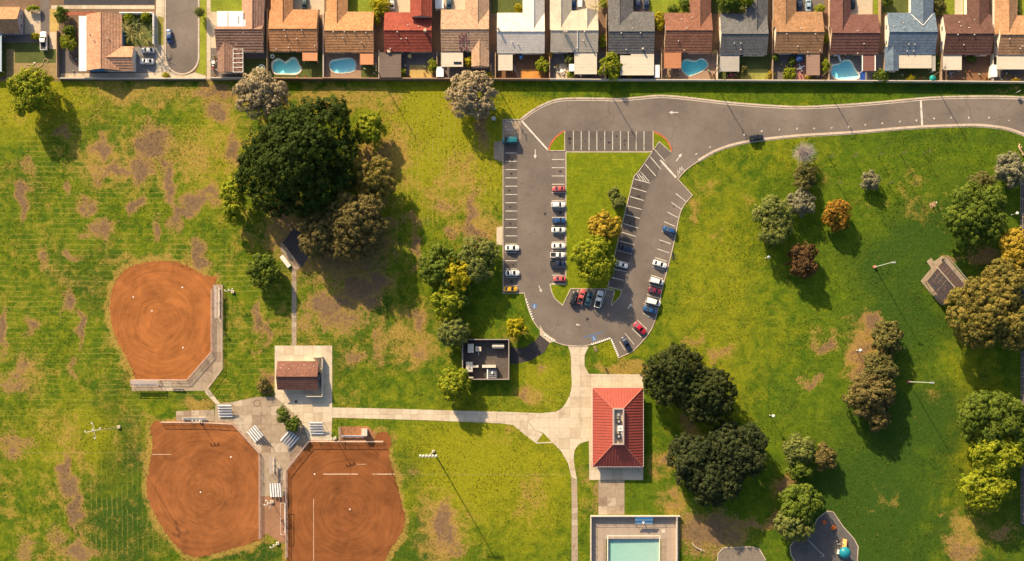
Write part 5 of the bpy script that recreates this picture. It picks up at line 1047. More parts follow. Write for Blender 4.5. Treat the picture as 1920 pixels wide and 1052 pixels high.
MB().add([(-.8, 1.6, .15), (.8, 1.6, .15), (.8, -1.7, 1.35), (-.8, -1.7, 1.35), (-.8, 1.6, .05), (.8, 1.6, .05), (.8, -1.7, 1.25), (-.8, -1.7, 1.25)], [(3, 2, 1, 0), (4, 5, 6, 7), (0, 1, 5, 4), (2, 3, 7, 6)]).build('chute', M('slide_yellow', (.55, .36, .12), .4, .1, 1), sl, world_=False)
for k in (-.85, .85): MB().add([(k - .05, 1.6, .1), (k + .05, 1.6, .1), (k + .05, -1.7, 1.3), (k - .05, -1.7, 1.3), (k - .05, 1.6, .4), (k + .05, 1.6, .4), (k + .05, -1.7, 1.65), (k - .05, -1.7, 1.65)], [(0, 1, 2, 3), (7, 6, 5, 4), (0, 4, 5, 1), (1, 5, 6, 2), (2, 6, 7, 3), (3, 7, 4, 0)]).build('side_rail', M('slide_brown', (.20, .07, .04), .4, .1, 1), sl, world_=False)
for k in (-.7, .7): MB().box(k, -1.4, 0, .1, .1, 1.15).build('leg', STEEL, sl, world_=False)
for i, (x, y, l) in enumerate(((1545, 979, 'smaller orange spinner disc near the playground top'), (1562, 989, 'larger orange spinner disc in the middle of the playground'))):
    q = P(x, y); o = thing('spinner', l, 'spinner', *q, 0, 'orange spinners'); MB().lathe([(.5, .35), (.72 + .15 * i, .45), (.7 + .15 * i, .55), (.2, .5)], *q, 16).build('seat_dish', M('orange_plastic', (.55, .13, .02), .4, .1, 1), o); MB().tube((*q, .03), (*q, .45), .12).build('spindle', STEEL, o); MB().tube((q[0] - .2, q[1], .5), (q[0] + .4, q[1] + .1, .95), .08).build('handle', M('red_plastic', (.3, .03, .02), .4, .1, 1), o)
a, b = P(1516, 1013, 2.4), P(1545, 1043, 2.4); o = thing('swing_frame', 'long slanting swing frame bar left of the teal dome', 'swing', *a); MB().tube((*a, 2.4), (*b, 2.4), .09).build('top_bar', STEEL, o)
for p in (a, b):
    for k in (-.9, .9): MB().tube((*p, 2.4), (p[0] + k * .7, p[1] + k * .7, 0), .06).build('leg', STEEL, o)
for t in (.25, .5, .75):
    c = (a[0] + (b[0] - a[0]) * t, a[1] + (b[1] - a[1]) * t); st_ = MB().box(*c, .5, .5, .22, .05).build('seat', BLACK, o)
    for k in (-.22, .22): MB().tube((c[0] + k, c[1], .55), (c[0] + k, c[1], 2.4), .02, n=4).build('chain', STEEL, o)
for i, (x, y, l) in enumerate(((1571, 1034, 'pale play panel left of the teal dome'), (1571, 1018, 'small grey climbing posts left of the slide'))):
    q = P(x, y); o = thing('climbing_panel', l, 'play panel', *q, -.3)
    if i == 0: MB().box(0, 0, .3, .6, 1.4, 1.1).build('panel', WHITEP, o, world_=False); MB().box(0, 0, .02, .12, 1.2, .28).build('foot', STEEL, o, world_=False)
    else:
        for k in range(5): MB().lathe([(.14, 0), (.14, .7 + .15 * k), (.05, .8 + .15 * k)], -1.3 + .6 * k, .5 * math.sin(k * 2), 8).build('post', STEEL, o, world_=False)
# ------------------------------------------------------------------ trees
PAL = dict(dark=((0.014, 0.029, 0.004), (0.047, 0.067, 0.009)), mid=((0.060, 0.092, 0.012), (0.115, 0.145, 0.016)), lime=((0.11, 0.15, 0.010), (0.25, 0.25, 0.014)), yellow=((0.19, 0.185, 0.008), (0.36, 0.29, 0.012)), gold=((0.20, 0.145, 0.014), (0.36, 0.25, 0.03)), orange=((0.15, 0.085, 0.012), (0.32, 0.165, 0.022)),
           olive=((0.070, 0.070, 0.020), (0.145, 0.125, 0.036)), brownish=((0.080, 0.068, 0.022), (0.17, 0.130, 0.042)), amber=((0.085, 0.085, 0.018), (0.24, 0.175, 0.038)), maroon=((0.055, 0.033, 0.014), (0.12, 0.065, 0.026)), beige=((0.18, 0.145, 0.08), (0.37, 0.295, 0.18)), sage=((0.078, 0.098, 0.022), (0.175, 0.185, 0.045)), greydark=((0.022, 0.032, 0.008), (0.054, 0.062, 0.016)), silver=((0.125, 0.12, 0.065), (0.235, 0.215, 0.13)), deep=((0.022, 0.032, 0.011), (0.052, 0.060, 0.02)))
TOTAL_LEAVES = 0
def leaves_mesh(name, lobes, pal, leaf, clump, dens, sparse=0.0):
    """crown from leaf-sized faces: clumps spread over the lobes' surfaces, leaves spread round each clump"""
    global TOTAL_LEAVES
    C, NRM, RC_ = [], [], []
    lob = np.array(lobes)
    for lx, ly, lz, rx, ry, rz in lobes:
        A = 4 * math.pi * ((rx * ry) ** 1.6 / 3 + (rx * rz) ** 1.6 / 3 + (ry * rz) ** 1.6 / 3) ** (1 / 1.6)
        n = max(6, int(A * .8 / (clump * clump * 0.95)))
        d = rng.normal(size=(n, 3)); d /= np.linalg.norm(d, axis=1)[:, None]; d = d[d[:, 2] > -.55]
        rad = np.array([rx, ry, rz]); c = np.array([lx, ly, lz]) + d * rad * np.where(rng.random((len(d), 1)) < .1, rng.uniform(1.05, 1.2, (len(d), 1)), rng.uniform(.74, 1.06, (len(d), 1)))
        # drop clumps buried deep in other lobes
        keep = np.ones(len(c), bool)
        for q in lob:
            if (q[0], q[1], q[2]) == (lx, ly, lz): continue
            keep &= (((c - q[:3]) / (q[3:] * .72)) ** 2).sum(1) > 1
        if sparse: keep &= rng.random(len(c)) > sparse
        ni = int(n * .3); di = rng.normal(size=(ni, 3)); di /= np.linalg.norm(di, axis=1)[:, None]; di[:, 2] = np.abs(di[:, 2]) * .9 - .1
        C += [c[keep], np.array([lx, ly, lz]) + di * rad * rng.uniform(.45, .72, (ni, 1))]; NRM += [d[keep], di]
    C = np.concatenate(C); NRM = np.concatenate(NRM); k = len(C)
    per = dens; tot = k * per; TOTAL_LEAVES += tot
    rc = clump * rng.uniform(.42, .88, k)
    d = rng.normal(size=(k, per, 3)) + NRM[:, None, :] * .9 + np.array([0, 0, .3]); d /= np.linalg.norm(d, axis=2)[:, :, None]
    pos = (C[:, None, :] + d * (rc[:, None] * rng.uniform(.75, 1.08, (k, per)))[:, :, None]).reshape(-1, 3)
    pos[:, 2] = np.maximum(pos[:, 2], .25)
    nr = (d * .8 + NRM[:, None, :] * .35 + np.array([0, 0, .25]) + rng.normal(size=d.shape) * .34).reshape(-1, 3); nr /= np.linalg.norm(nr, axis=1)[:, None]
    t = rng.normal(size=nr.shape); u = np.cross(nr, t); u /= np.linalg.norm(u, axis=1)[:, None]; v = np.cross(nr, u)
    s = (leaf * rng.uniform(.6, 1.3, (tot, 1)))
    fold = nr * s * .18
    quad = np.stack([pos - u * s * .55, pos + v * s * .36 + fold, pos + u * s * .55, pos - v * s * .36 + fold], 1)
    a, b = np.array(PAL[pal][0]) * 1.35, np.array(PAL[pal][1]) * 1.35
    m = np.clip(rng.normal(.45, .32, k), 0, 1)[:, None] * .75 + rng.random((k, per)) * .25
    col = a + (b - a) * m[:, :, None]; col *= rng.uniform(.82, 1.18, (k, per, 1))
    colv = np.ones((tot, 4, 4), np.float32); colv[:, :, :3] = col.reshape(-1, 1, 3)
    me = bpy.data.meshes.new(name)
    me.vertices.add(tot * 4); me.vertices.foreach_set('co', quad.astype(np.float32).ravel())
    me.loops.add(tot * 4); me.loops.foreach_set('vertex_index', np.arange(tot * 4, dtype=np.int32))
    me.polygons.add(tot); me.polygons.foreach_set('loop_start', np.arange(0, tot * 4, 4, dtype=np.int32)); me.polygons.foreach_set('loop_total', np.full(tot, 4, np.int32))
    me.update()
    at = me.attributes.new('tint', 'FLOAT_COLOR', 'POINT'); at.data.foreach_set('color', colv.ravel())
    me.materials.append(LEAF); return me
def tree(label, px, py, rx, ry, h, pal='mid', nl=7, leaf=None, clump=None, dens=34, group='park trees', name='tree', sparse=0.0, rot=0.0, cat='tree', low=False, own=None):
    """px,py: middle of the crown as seen; rx,ry: its half size in pixels; h: height in metres"""
    RX, RY = rx * S * 1.04, ry * S * 1.04; r0 = min(RX, RY)
    zc = h * (.62 if not low else .5); x, y = P(px, py, zc)
    RZ = min(h - zc, h * .42) if not low else h * .5
    root = thing(name, label, cat, x, y, 0, group)
    clump = clump or max(.34, min(1.25, .13 * math.sqrt(RX * RY) + .30)); leaf = leaf or max(.20, min(.50, clump * .44))
    lobes = [(0, 0, zc, RX * .70, RY * .70, RZ * .80)]
    a0 = random.uniform(0, 6.28); c, s = math.cos(rot), math.sin(rot)
    for i in range(nl):
        a = a0 + i * 2 * math.pi / nl + random.uniform(-.3, .3); k = random.uniform(.26, .44); d = 1 - k
        lobes.append((math.cos(a) * RX * d, math.sin(a) * RY * d, zc + random.uniform(-.35, .25) * RZ, r0 * k * 1.05, r0 * k * 1.05, r0 * k * .9))
    for i in range(max(2, nl // 2)):
        a = random.uniform(0, 6.28); d = random.uniform(.1, .5); k = random.uniform(.28, .4)
        lobes.append((math.cos(a) * RX * d, math.sin(a) * RY * d, zc + RZ * random.uniform(.35, .6), r0 * k, r0 * k, r0 * k * .8))
    if own: lobes = [((ox - px) * S * .96, (py - oy) * S * .96, zc + oz, r_ * S * .89, r_ * S * .89, r_ * S * .60) for ox, oy, r_, oz in own]
    if rot: lobes = [(X * c - Y * s, X * s + Y * c, *q) for X, Y, *q in lobes]
    o = bpy.data.objects.new('crown', leaves_mesh('crown', lobes, pal, leaf, clump, dens, sparse)); COL.objects.link(o); o.parent = root
    m = MB(); tr = max(.07, h * .026); zt = zc - RZ * .35
    m.path([(0, 0, 0), (tr * .3, 0, zt * .5), (0, tr * .4, zt), (0, 0, zc + RZ * .3)], [tr * 1.35, tr, tr * .8, tr * .25], 7)
    for l in lobes[1:]: m.path([(0, tr * .3, zt * .9), (l[0] * .5, l[1] * .5, (zt + l[2]) * .5), (l[0] * .93, l[1] * .93, l[2])], [tr * .55, tr * .36, tr * .1], 5)
    m.build('trunk', BARK, root, world_=False)
    return root
T = tree
# left field
T('round bright green tree alone on the upper left lawn', 60, 173, 39, 45, 9, 'lime', 8)
T('pale beige flowering tree behind the L shaped brown house', 490, 177, 46, 42, 9.5, 'beige', 8, dens=30); T('pale beige flowering tree behind the pinkish tan house', 885, 178, 46, 41, 9.5, 'beige', 8, dens=30)
T('very large dark green ficus dominating the left lawn', 556, 298, 112, 108, 16, 'dark', 14, .58, 1.5, 34, own=[(555, 300, 72, 2), (612, 240, 50, 1), (548, 238, 44, 0), (497, 278, 40, -1), (474, 330, 37, -2), (508, 362, 40, -2), (590, 350, 52, -1), (634, 292, 36, 0), (585, 205, 26, -1), (628, 205, 24, -1), (462, 300, 22, -3), (560, 372, 34, -2), (525, 250, 30, 2), (640, 330, 24, -2), (655, 262, 18, -2), (545, 318, 45, 6), (590, 280, 40, 6)])
T('yellow green tree hugging the left side of the big dark ficus', 440, 378, 24, 52, 9, 'lime', 6); T('bright green young tree right of the big dark ficus', 693, 242, 27, 31, 8, 'lime', 6)
T('sparse golden tree between the ficus and the open lawn', 703, 334, 36, 42, 11, 'amber', 7, sparse=.2); T('broad dusky olive tree below the big dark ficus', 655, 420, 66, 62, 13, 'brownish', 10, own=[(672, 425, 44, 1), (640, 385, 30, 0), (690, 392, 28, 0), (706, 425, 24, -1), (650, 458, 34, -1), (690, 460, 26, -1), (622, 425, 26, 0), (668, 408, 26, 4)]); T('dusky olive tree leaning over the shaded court', 597, 438, 36, 52, 11, 'brownish', 7)
T('small round green tree left of the long footpath', 495, 509, 28, 33, 6.5, 'mid', 6)
T('green tree at the left of the yellow centred clump by the car park', 826, 500, 36, 38, 8, 'mid', 7); T('yellow tree in the middle of the clump by the car park', 853, 515, 28, 38, 8.5, 'yellow', 6); T('grey green tree at the upper right of the clump by the car park', 896, 487, 37, 40, 6.8, 'sage', 7)
T('lime green tree below the yellow centred clump', 838, 568, 29, 30, 7.5, 'lime', 6); T('darker green tree tucked under the yellow centred clump', 865, 548, 22, 26, 6, 'mid', 5); T('pale green tree touching the compound wall corner', 850, 624, 29, 26, 7, 'sage', 6)
T('yellow green tree below the lower left compound corner', 853, 720, 28, 33, 7.5, 'lime', 6); T('small yellow tree inside the bend of the dark path', 969, 616, 18, 23, 5, 'yellow', 5)
T('small two stemmed tree on the car park island', 1152, 364, 13, 12, 4.2, 'sage', 4); T('small grey green tree beside the stalls on the island', 1161, 380, 14, 13, 4.5, 'sage', 4); T('golden tree on the car park island', 1134, 425, 29, 27, 6.5, 'gold', 7, dens=40); T('large yellow green tree on the car park island', 1113, 487, 38, 43, 9, 'lime', 8)
T('small dark tree in the middle of the ball-field plaza', 530, 778, 12, 17, 4.5, 'mid', 5, group='plaza trees'); T('small green tree touching the turned plaza bleachers', 549, 795, 14, 14, 4.2, 'mid', 5, group='plaza trees'); T('faint low bush left of the restroom block', 494, 722, 12, 16, 2.0, 'olive', 5, sparse=.4, low=True, group='plaza trees')
# middle and right
T('large dense dark tree right of the red roofed hall, upper lobe', 1268, 706, 57, 55, 12, 'greydark', 9, .45, 1.0, 34); T('large dense dark tree right of the red roofed hall, lower right lobe', 1325, 742, 51, 50, 12, 'greydark', 9, .45, 1.0, 34)
T('dark rounded tree in the lower clump, right side', 1382, 843, 54, 53, 11.5, 'deep', 9, .45, 1.0, 34); T('dark rounded tree in the lower clump, left side', 1296, 862, 42, 50, 11, 'deep', 8, .45, 1.0, 34); T('dark rounded tree in the lower clump, bottom', 1338, 905, 52, 42, 11, 'deep', 8, .45, 1.0, 34)
T('olive tree under the bare white tree on the right lawn', 1507, 334, 21, 27, 6, 'olive', 6, sparse=.25); T('grey leafed tree above the orange tree', 1502, 380, 26, 24, 6, 'silver', 6, sparse=.15); T('tall olive green tree at the left of the right lawn group', 1450, 412, 35, 47, 9, 'sage', 8, dens=34); T('bright orange tree on the right lawn', 1570, 403, 25, 28, 6, 'orange', 7, sparse=.1); T('dark maroon tree on the right lawn', 1506, 487, 27, 34, 7, 'maroon', 7); T('small grey tree standing alone on the right lawn', 1631, 338, 17, 18, 4, 'silver', 5, sparse=.2)
T('big leafy green tree above the turned shelter', 1828, 402, 53, 55, 12, 'mid', 9); T('olive thin crowned tree behind the big leafy green tree', 1838, 342, 26, 20, 9, 'olive', 5, sparse=.3); T('grey olive drooping tree near the right edge', 1893, 318, 29, 32, 8, 'silver', 6, sparse=.15)
T('golden crowned tree at the right edge above the shelter', 1905, 470, 34, 42, 12, 'gold', 7); T('large golden brown tree right of the turned shelter', 1838, 588, 56, 62, 14, 'amber', 10, sparse=.08); T('golden brown tree between the shelter tree and right edge', 1885, 535, 42, 50, 14, 'amber', 8); T('golden brown tree at the right edge below the shelter', 1905, 610, 36, 46, 14, 'amber', 7, sparse=.1)
T('dark olive tree at the top of the bushy row', 1664, 632, 27, 32, 8, 'olive', 7); T('olive green tree second in the bushy row', 1650, 690, 32, 30, 8, 'olive', 7); T('brownish tree third in the bushy row', 1632, 742, 44, 40, 9, 'brownish', 8); T('small dark tree at the bottom of the bushy row', 1645, 785, 23, 24, 7, 'brownish', 5)
T('green tree at the left of the trio above the playground', 1498, 842, 28, 30, 7, 'sage', 6); T('brown tinged tree at the right of the trio above the playground', 1546, 858, 20, 27, 6.5, 'brownish', 5); T('rounded green tree at the bottom of the trio above the playground', 1502, 880, 28, 20, 6.5, 'mid', 5)
T('green rounded tree overhanging the playground', 1502, 942, 38, 33, 9, 'mid', 8); T('green tree touching the playground kerb', 1490, 985, 38, 29, 8.5, 'sage', 7)
T('bright green tree at the lower right edge, top of three', 1858, 786, 60, 52, 11, 'mid', 9); T('yellower tree at the lower right edge, middle of three', 1868, 850, 46, 42, 11, 'lime', 8); T('yellow green tree at the lower right edge, bottom of three', 1850, 912, 48, 42, 10, 'lime', 8); T('dark tree cut by the lower right edge', 1925, 815, 34, 60, 10, 'mid', 7)
# bare white tree
def bare(label, px, py, r, h):
    x, y = P(px, py, h * .6); root = thing('bare_tree', label, 'tree', x, y, 0, 'park trees'); tm = M('pale_twigs', (0.50, 0.44, 0.41), .9, .2, 3); m = MB()
    m.path([(0, 0, 0), (0, .1, h * .3)], [.18, .14], 7); m.build('trunk', tm, root, world_=False); tw = MB()
    for i in range(380):
        a = random.uniform(0, 6.28); e = random.uniform(.15, 1.4); L = r * random.uniform(.75, 1.08); p = Vector((0, 0, h * .3)); d = Vector((math.cos(a) * math.cos(e), math.sin(a) * math.cos(e), math.sin(e))); w = .08
        for k in range(4):
            q = p + d * L / 4; q.z = min(q.z, h); tw.tube(p, q, w, w * .7, 3, False); p = q; w *= .7; d = (d + Vector((random.uniform(-.3, .3), random.uniform(-.3, .3), random.uniform(-.1, .25)))).normalized()
            if k > 0:
                for _ in range(2): e2 = p + (d + Vector((random.uniform(-.8, .8), random.uniform(-.8, .8), random.uniform(-.2, .6)))).normalized() * L * .2; tw.tube(p, e2, w * .7, w * .3, 3, False)
    tag(tw.build('twigs', tm, root, world_=False), kind='stuff')
bare('bare whitish leafless tree at the top of the right lawn', 1508, 287, 4.2, 6.0)
# shrubs and garden trees
def shrub(label, px, py, rx, ry, h, pal, nl=5, sp=0.0): T(label, px, py, rx, ry, h, pal, nl, dens=26, group='garden shrubs', name='shrub', cat='shrub', low=True, sparse=sp)
for a in (('long green hedge bush beside the tan left edge house', 62, 17, 15, 6, 2, 'lime'), ('yellow bush beside the parked white pickup', 66, 68, 9, 6, 1.5, 'yellow'), ('dark green garden tree at the top left of the large tan house', 115, 28, 12, 16, 4, 'mid'), ('green garden tree in the middle left of the large tan house', 130, 58, 11, 10, 3.5, 'mid'), ('yellow green garden tree left of the white side patio', 130, 81, 14, 17, 4, 'lime'), ('tiny bush cut by the left edge wall', 3, 137, 6, 6, 1.5, 'lime'),
          ('bushy green shrub at the top left of the palm garden', 240, 36, 10, 10, 2.5, 'lime'), ('bushy green shrub at the top right of the palm garden', 273, 32, 9, 9, 2.5, 'lime'), ('sparse street tree on the close verge', 375, 23, 10, 9, 4, 'sage', 4, .4), ('yellow clipped bush at the end of the close', 311, 142, 6, 6, 1.2, 'yellow'),
          ('big yellow bush in the front garden left of the red house', 714, 12, 20, 17, 3.5, 'yellow'), ('yellow hanging bush along the red house side', 707, 36, 6, 12, 2.5, 'yellow'), ('green bush on the wall below the red house', 749, 138, 11, 11, 2.2, 'lime'), ('tall yellow green bush at the corner of the red house yard', 812, 123, 8, 14, 2.8, 'lime'), ('yellow bush beside the pinkish tan rear wing', 878, 116, 8, 11, 2.5, 'yellow'), ('small yellow bush by the beige tree and wall', 917, 143, 7, 8, 1.8, 'yellow'),
          ('yellow bush in front of the white roofed house', 972, 16, 8, 8, 2, 'yellow'), ('green bush between the white and beige house yards', 1018, 122, 13, 15, 3, 'lime'), ('orange leafed sprig above the green boundary bush', 1031, 105, 5, 9, 2, 'orange'), ('pale round bush in the beige house yard', 1067, 112, 8, 10, 2.2, 'sage'), ('low green bush at the wall of the beige house', 1070, 140, 8, 6, 1.4, 'lime'), ('large yellow green tree in the charcoal house yard', 1146, 126, 23, 23, 4.5, 'lime'), ('bushes climbing the left side of the charcoal house', 1131, 78, 6, 16, 2, 'lime'), ('bush at the front corner of the beige house drive', 1131, 6, 8, 9, 2.5, 'lime'), ('straw coloured tuft below the cream flat roof', 1180, 142, 7, 9, 1.4, 'gold'),
          ('yellow hedge between the charcoal and chestnut houses', 1236, 40, 10, 22, 2.6, 'yellow'), ('green bush on the front lawn of the chestnut house', 1262, 18, 13, 8, 2, 'mid'), ('dark green tree in front of the chestnut house', 1284, 8, 10, 14, 4, 'mid'), ('round olive bush in the dark grey house yard', 1393, 132, 8, 9, 2, 'olive'), ('dark street tree overhanging the dark grey house', 1368, -2, 30, 22, 7, 'mid'), ('leafy green branch tree at the front of the dark grey house', 1400, 2, 14, 10, 8, 'lime'),
          ('green bush at the corner of the sandy brown house yard', 1453, 108, 8, 9, 2, 'mid'), ('dark bush by the patio of the sandy brown house', 1485, 116, 7, 8, 1.8, 'mid'), ('pale flowering bush in the sandy brown yard', 1481, 139, 12, 12, 2, 'lime', 5, .2), ('yellow bush at the foot of the mocha patio roof', 1517, 146, 8, 6, 1.4, 'gold'), ('narrow bush between the sandy and maroon houses', 1547, 72, 5, 12, 2.4, 'lime'), ('yellow green palm like bush left of the free form pool', 1549, 125, 8, 18, 2.6, 'lime', 5, .2), ('green bush by the drive of the sandy brown house', 1537, 17, 9, 9, 2.5, 'lime'),
          ('bushy green shrub left of the blue grey house wing', 1651, 143, 15, 13, 2.5, 'mid'), ('yellow spiky bush in the blue grey house yard', 1707, 147, 8, 8, 1.4, 'yellow', 4, .3), ('dark green bush on the umber house rear lawn', 1821, 110, 11, 6, 1.5, 'mid'), ('yellow low bushes at the right end rear wall', 1904, 151, 10, 5, 1.2, 'gold'), ('dark bush left of the umber house front lawn', 1761, 12, 12, 16, 3, 'olive'), ('green tree at the front of the blue grey house', 1664, 2, 12, 9, 3, 'mid'), ('pale flowering bush at the upper right corner lawn', 1909, 22, 8, 8, 2, 'sage', 5, .2), ('green bush by the blue grey house side wall', 1757, 118, 4, 18, 1.5, 'mid'), ('tan bush at the sandy brown rear wall corner', 1445, 142, 9, 8, 1.5, 'gold', 4, .2)):
    shrub(*a)
# palms
def frond_mesh(L, w, droop, mat):
    m = MB(); n = 7; pts = []
    for i in range(n + 1): t = i / n; pts.append((L * t * (1 - .12 * t), droop * (t * .55 - 1.35 * t * t) * L))
    for i in range(n):
        (x0, z0), (x1, z1) = pts[i], pts[i + 1]; m.tube((x0, 0, z0), (x1, 0, z1), .035 * (1 - i / n) + .012, .03 * (1 - i / n) + .01, 4, False)
        for s in (-1, 1):
            for k in range(3):
                f = k / 3; xa, za = x0 + (x1 - x0) * f, z0 + (z1 - z0) * f; ww = w * math.sin(math.pi * min(.97, (i + f) / n * .88 + .1)) ** .7
                m.add([(xa, 0, za), (xa + .13 * L / n, 0, za), (xa + .32, s * ww, za - ww * .35)], [(0, 1, 2) if s > 0 else (2, 1, 0)])
    return m.mesh('frond', mat)
fm = M('palm_leaf', (0.13, 0.15, 0.022), .6, .25, 1.5); fm2 = M('palm_leaf_gold', (0.27, 0.23, 0.05), .6, .25, 1.5); fs_ = frond_mesh(2.5, .42, .5, fm); fs2 = frond_mesh(2.9, .46, .42, fm2); fs3 = frond_mesh(1.0, .20, .5, M('palm_leaf_dull', (.11, .105, .03), .7, .25, 2))
def palm(label, px, py, h, n, me, group, lean=0.0, tr=.14):
    x, y = P(px, py, h); r = thing('palm_tree', label, 'palm', x, y, 0, group); MB().path([(0, 0, 0), (lean * .4, 0, h * .5), (lean, 0, h)], [tr * 1.3, tr, tr * .85], 7).build('trunk', BARK, r, world_=False)
    for i in range(n):
        o = bpy.data.objects.new('frond', me); COL.objects.link(o); o.parent = r; o.location = (lean, 0, h); o.rotation_euler = (0, random.uniform(-.75, .15), i * 2.4 + random.uniform(-.2, .2)); k = random.uniform(.8, 1.15); o.scale = (k, k, k)
GP = 'palms in the garden by the close'
palm('palm at the left of the palm garden', 236, 50, 4.5, 13, fs2, GP); palm('palm in the upper middle of the palm garden', 255, 45, 4.2, 12, fs_, GP); palm('palm at the lower left of the palm garden', 246, 66, 5, 13, fs2, GP); palm('palm in the middle of the palm garden', 262, 62, 4.6, 12, fs2, GP); palm('palm at the right of the palm garden', 280, 58, 4.4, 12, fs_, GP); palm('palm at the lower right of the palm garden', 275, 74, 4.5, 11, fs2, GP)
palm('slender palm beside the bean shaped pool wall', 1340, 97, 6, 11, fs3, 'garden palms'); palm('palm between the beige and charcoal house drives', 1118, 14, 5, 10, fs2, 'garden palms')
for i, (x, y, l) in enumerate(((1531, 296, 'young palm nearest the bare white tree'), (1561, 291, 'second young palm right of the bare white tree'), (1606, 290, 'third young palm right of the bare white tree'), (1653, 288, 'fourth young palm in the upper row'), (1697, 285, 'fifth young palm in the upper row'), (1742, 283, 'young palm at the right end of the upper row'), (1577, 342, 'young palm above the bright orange tree'), (1673, 341, 'young palm right of the lone grey tree'), (1718, 344, 'young palm above the people sitting on the lawn'))):
    palm(l, x, y, 3.2 + .4 * (i % 3), 8 + i % 3, fs3, 'young palms on the right lawn', 0, .09)
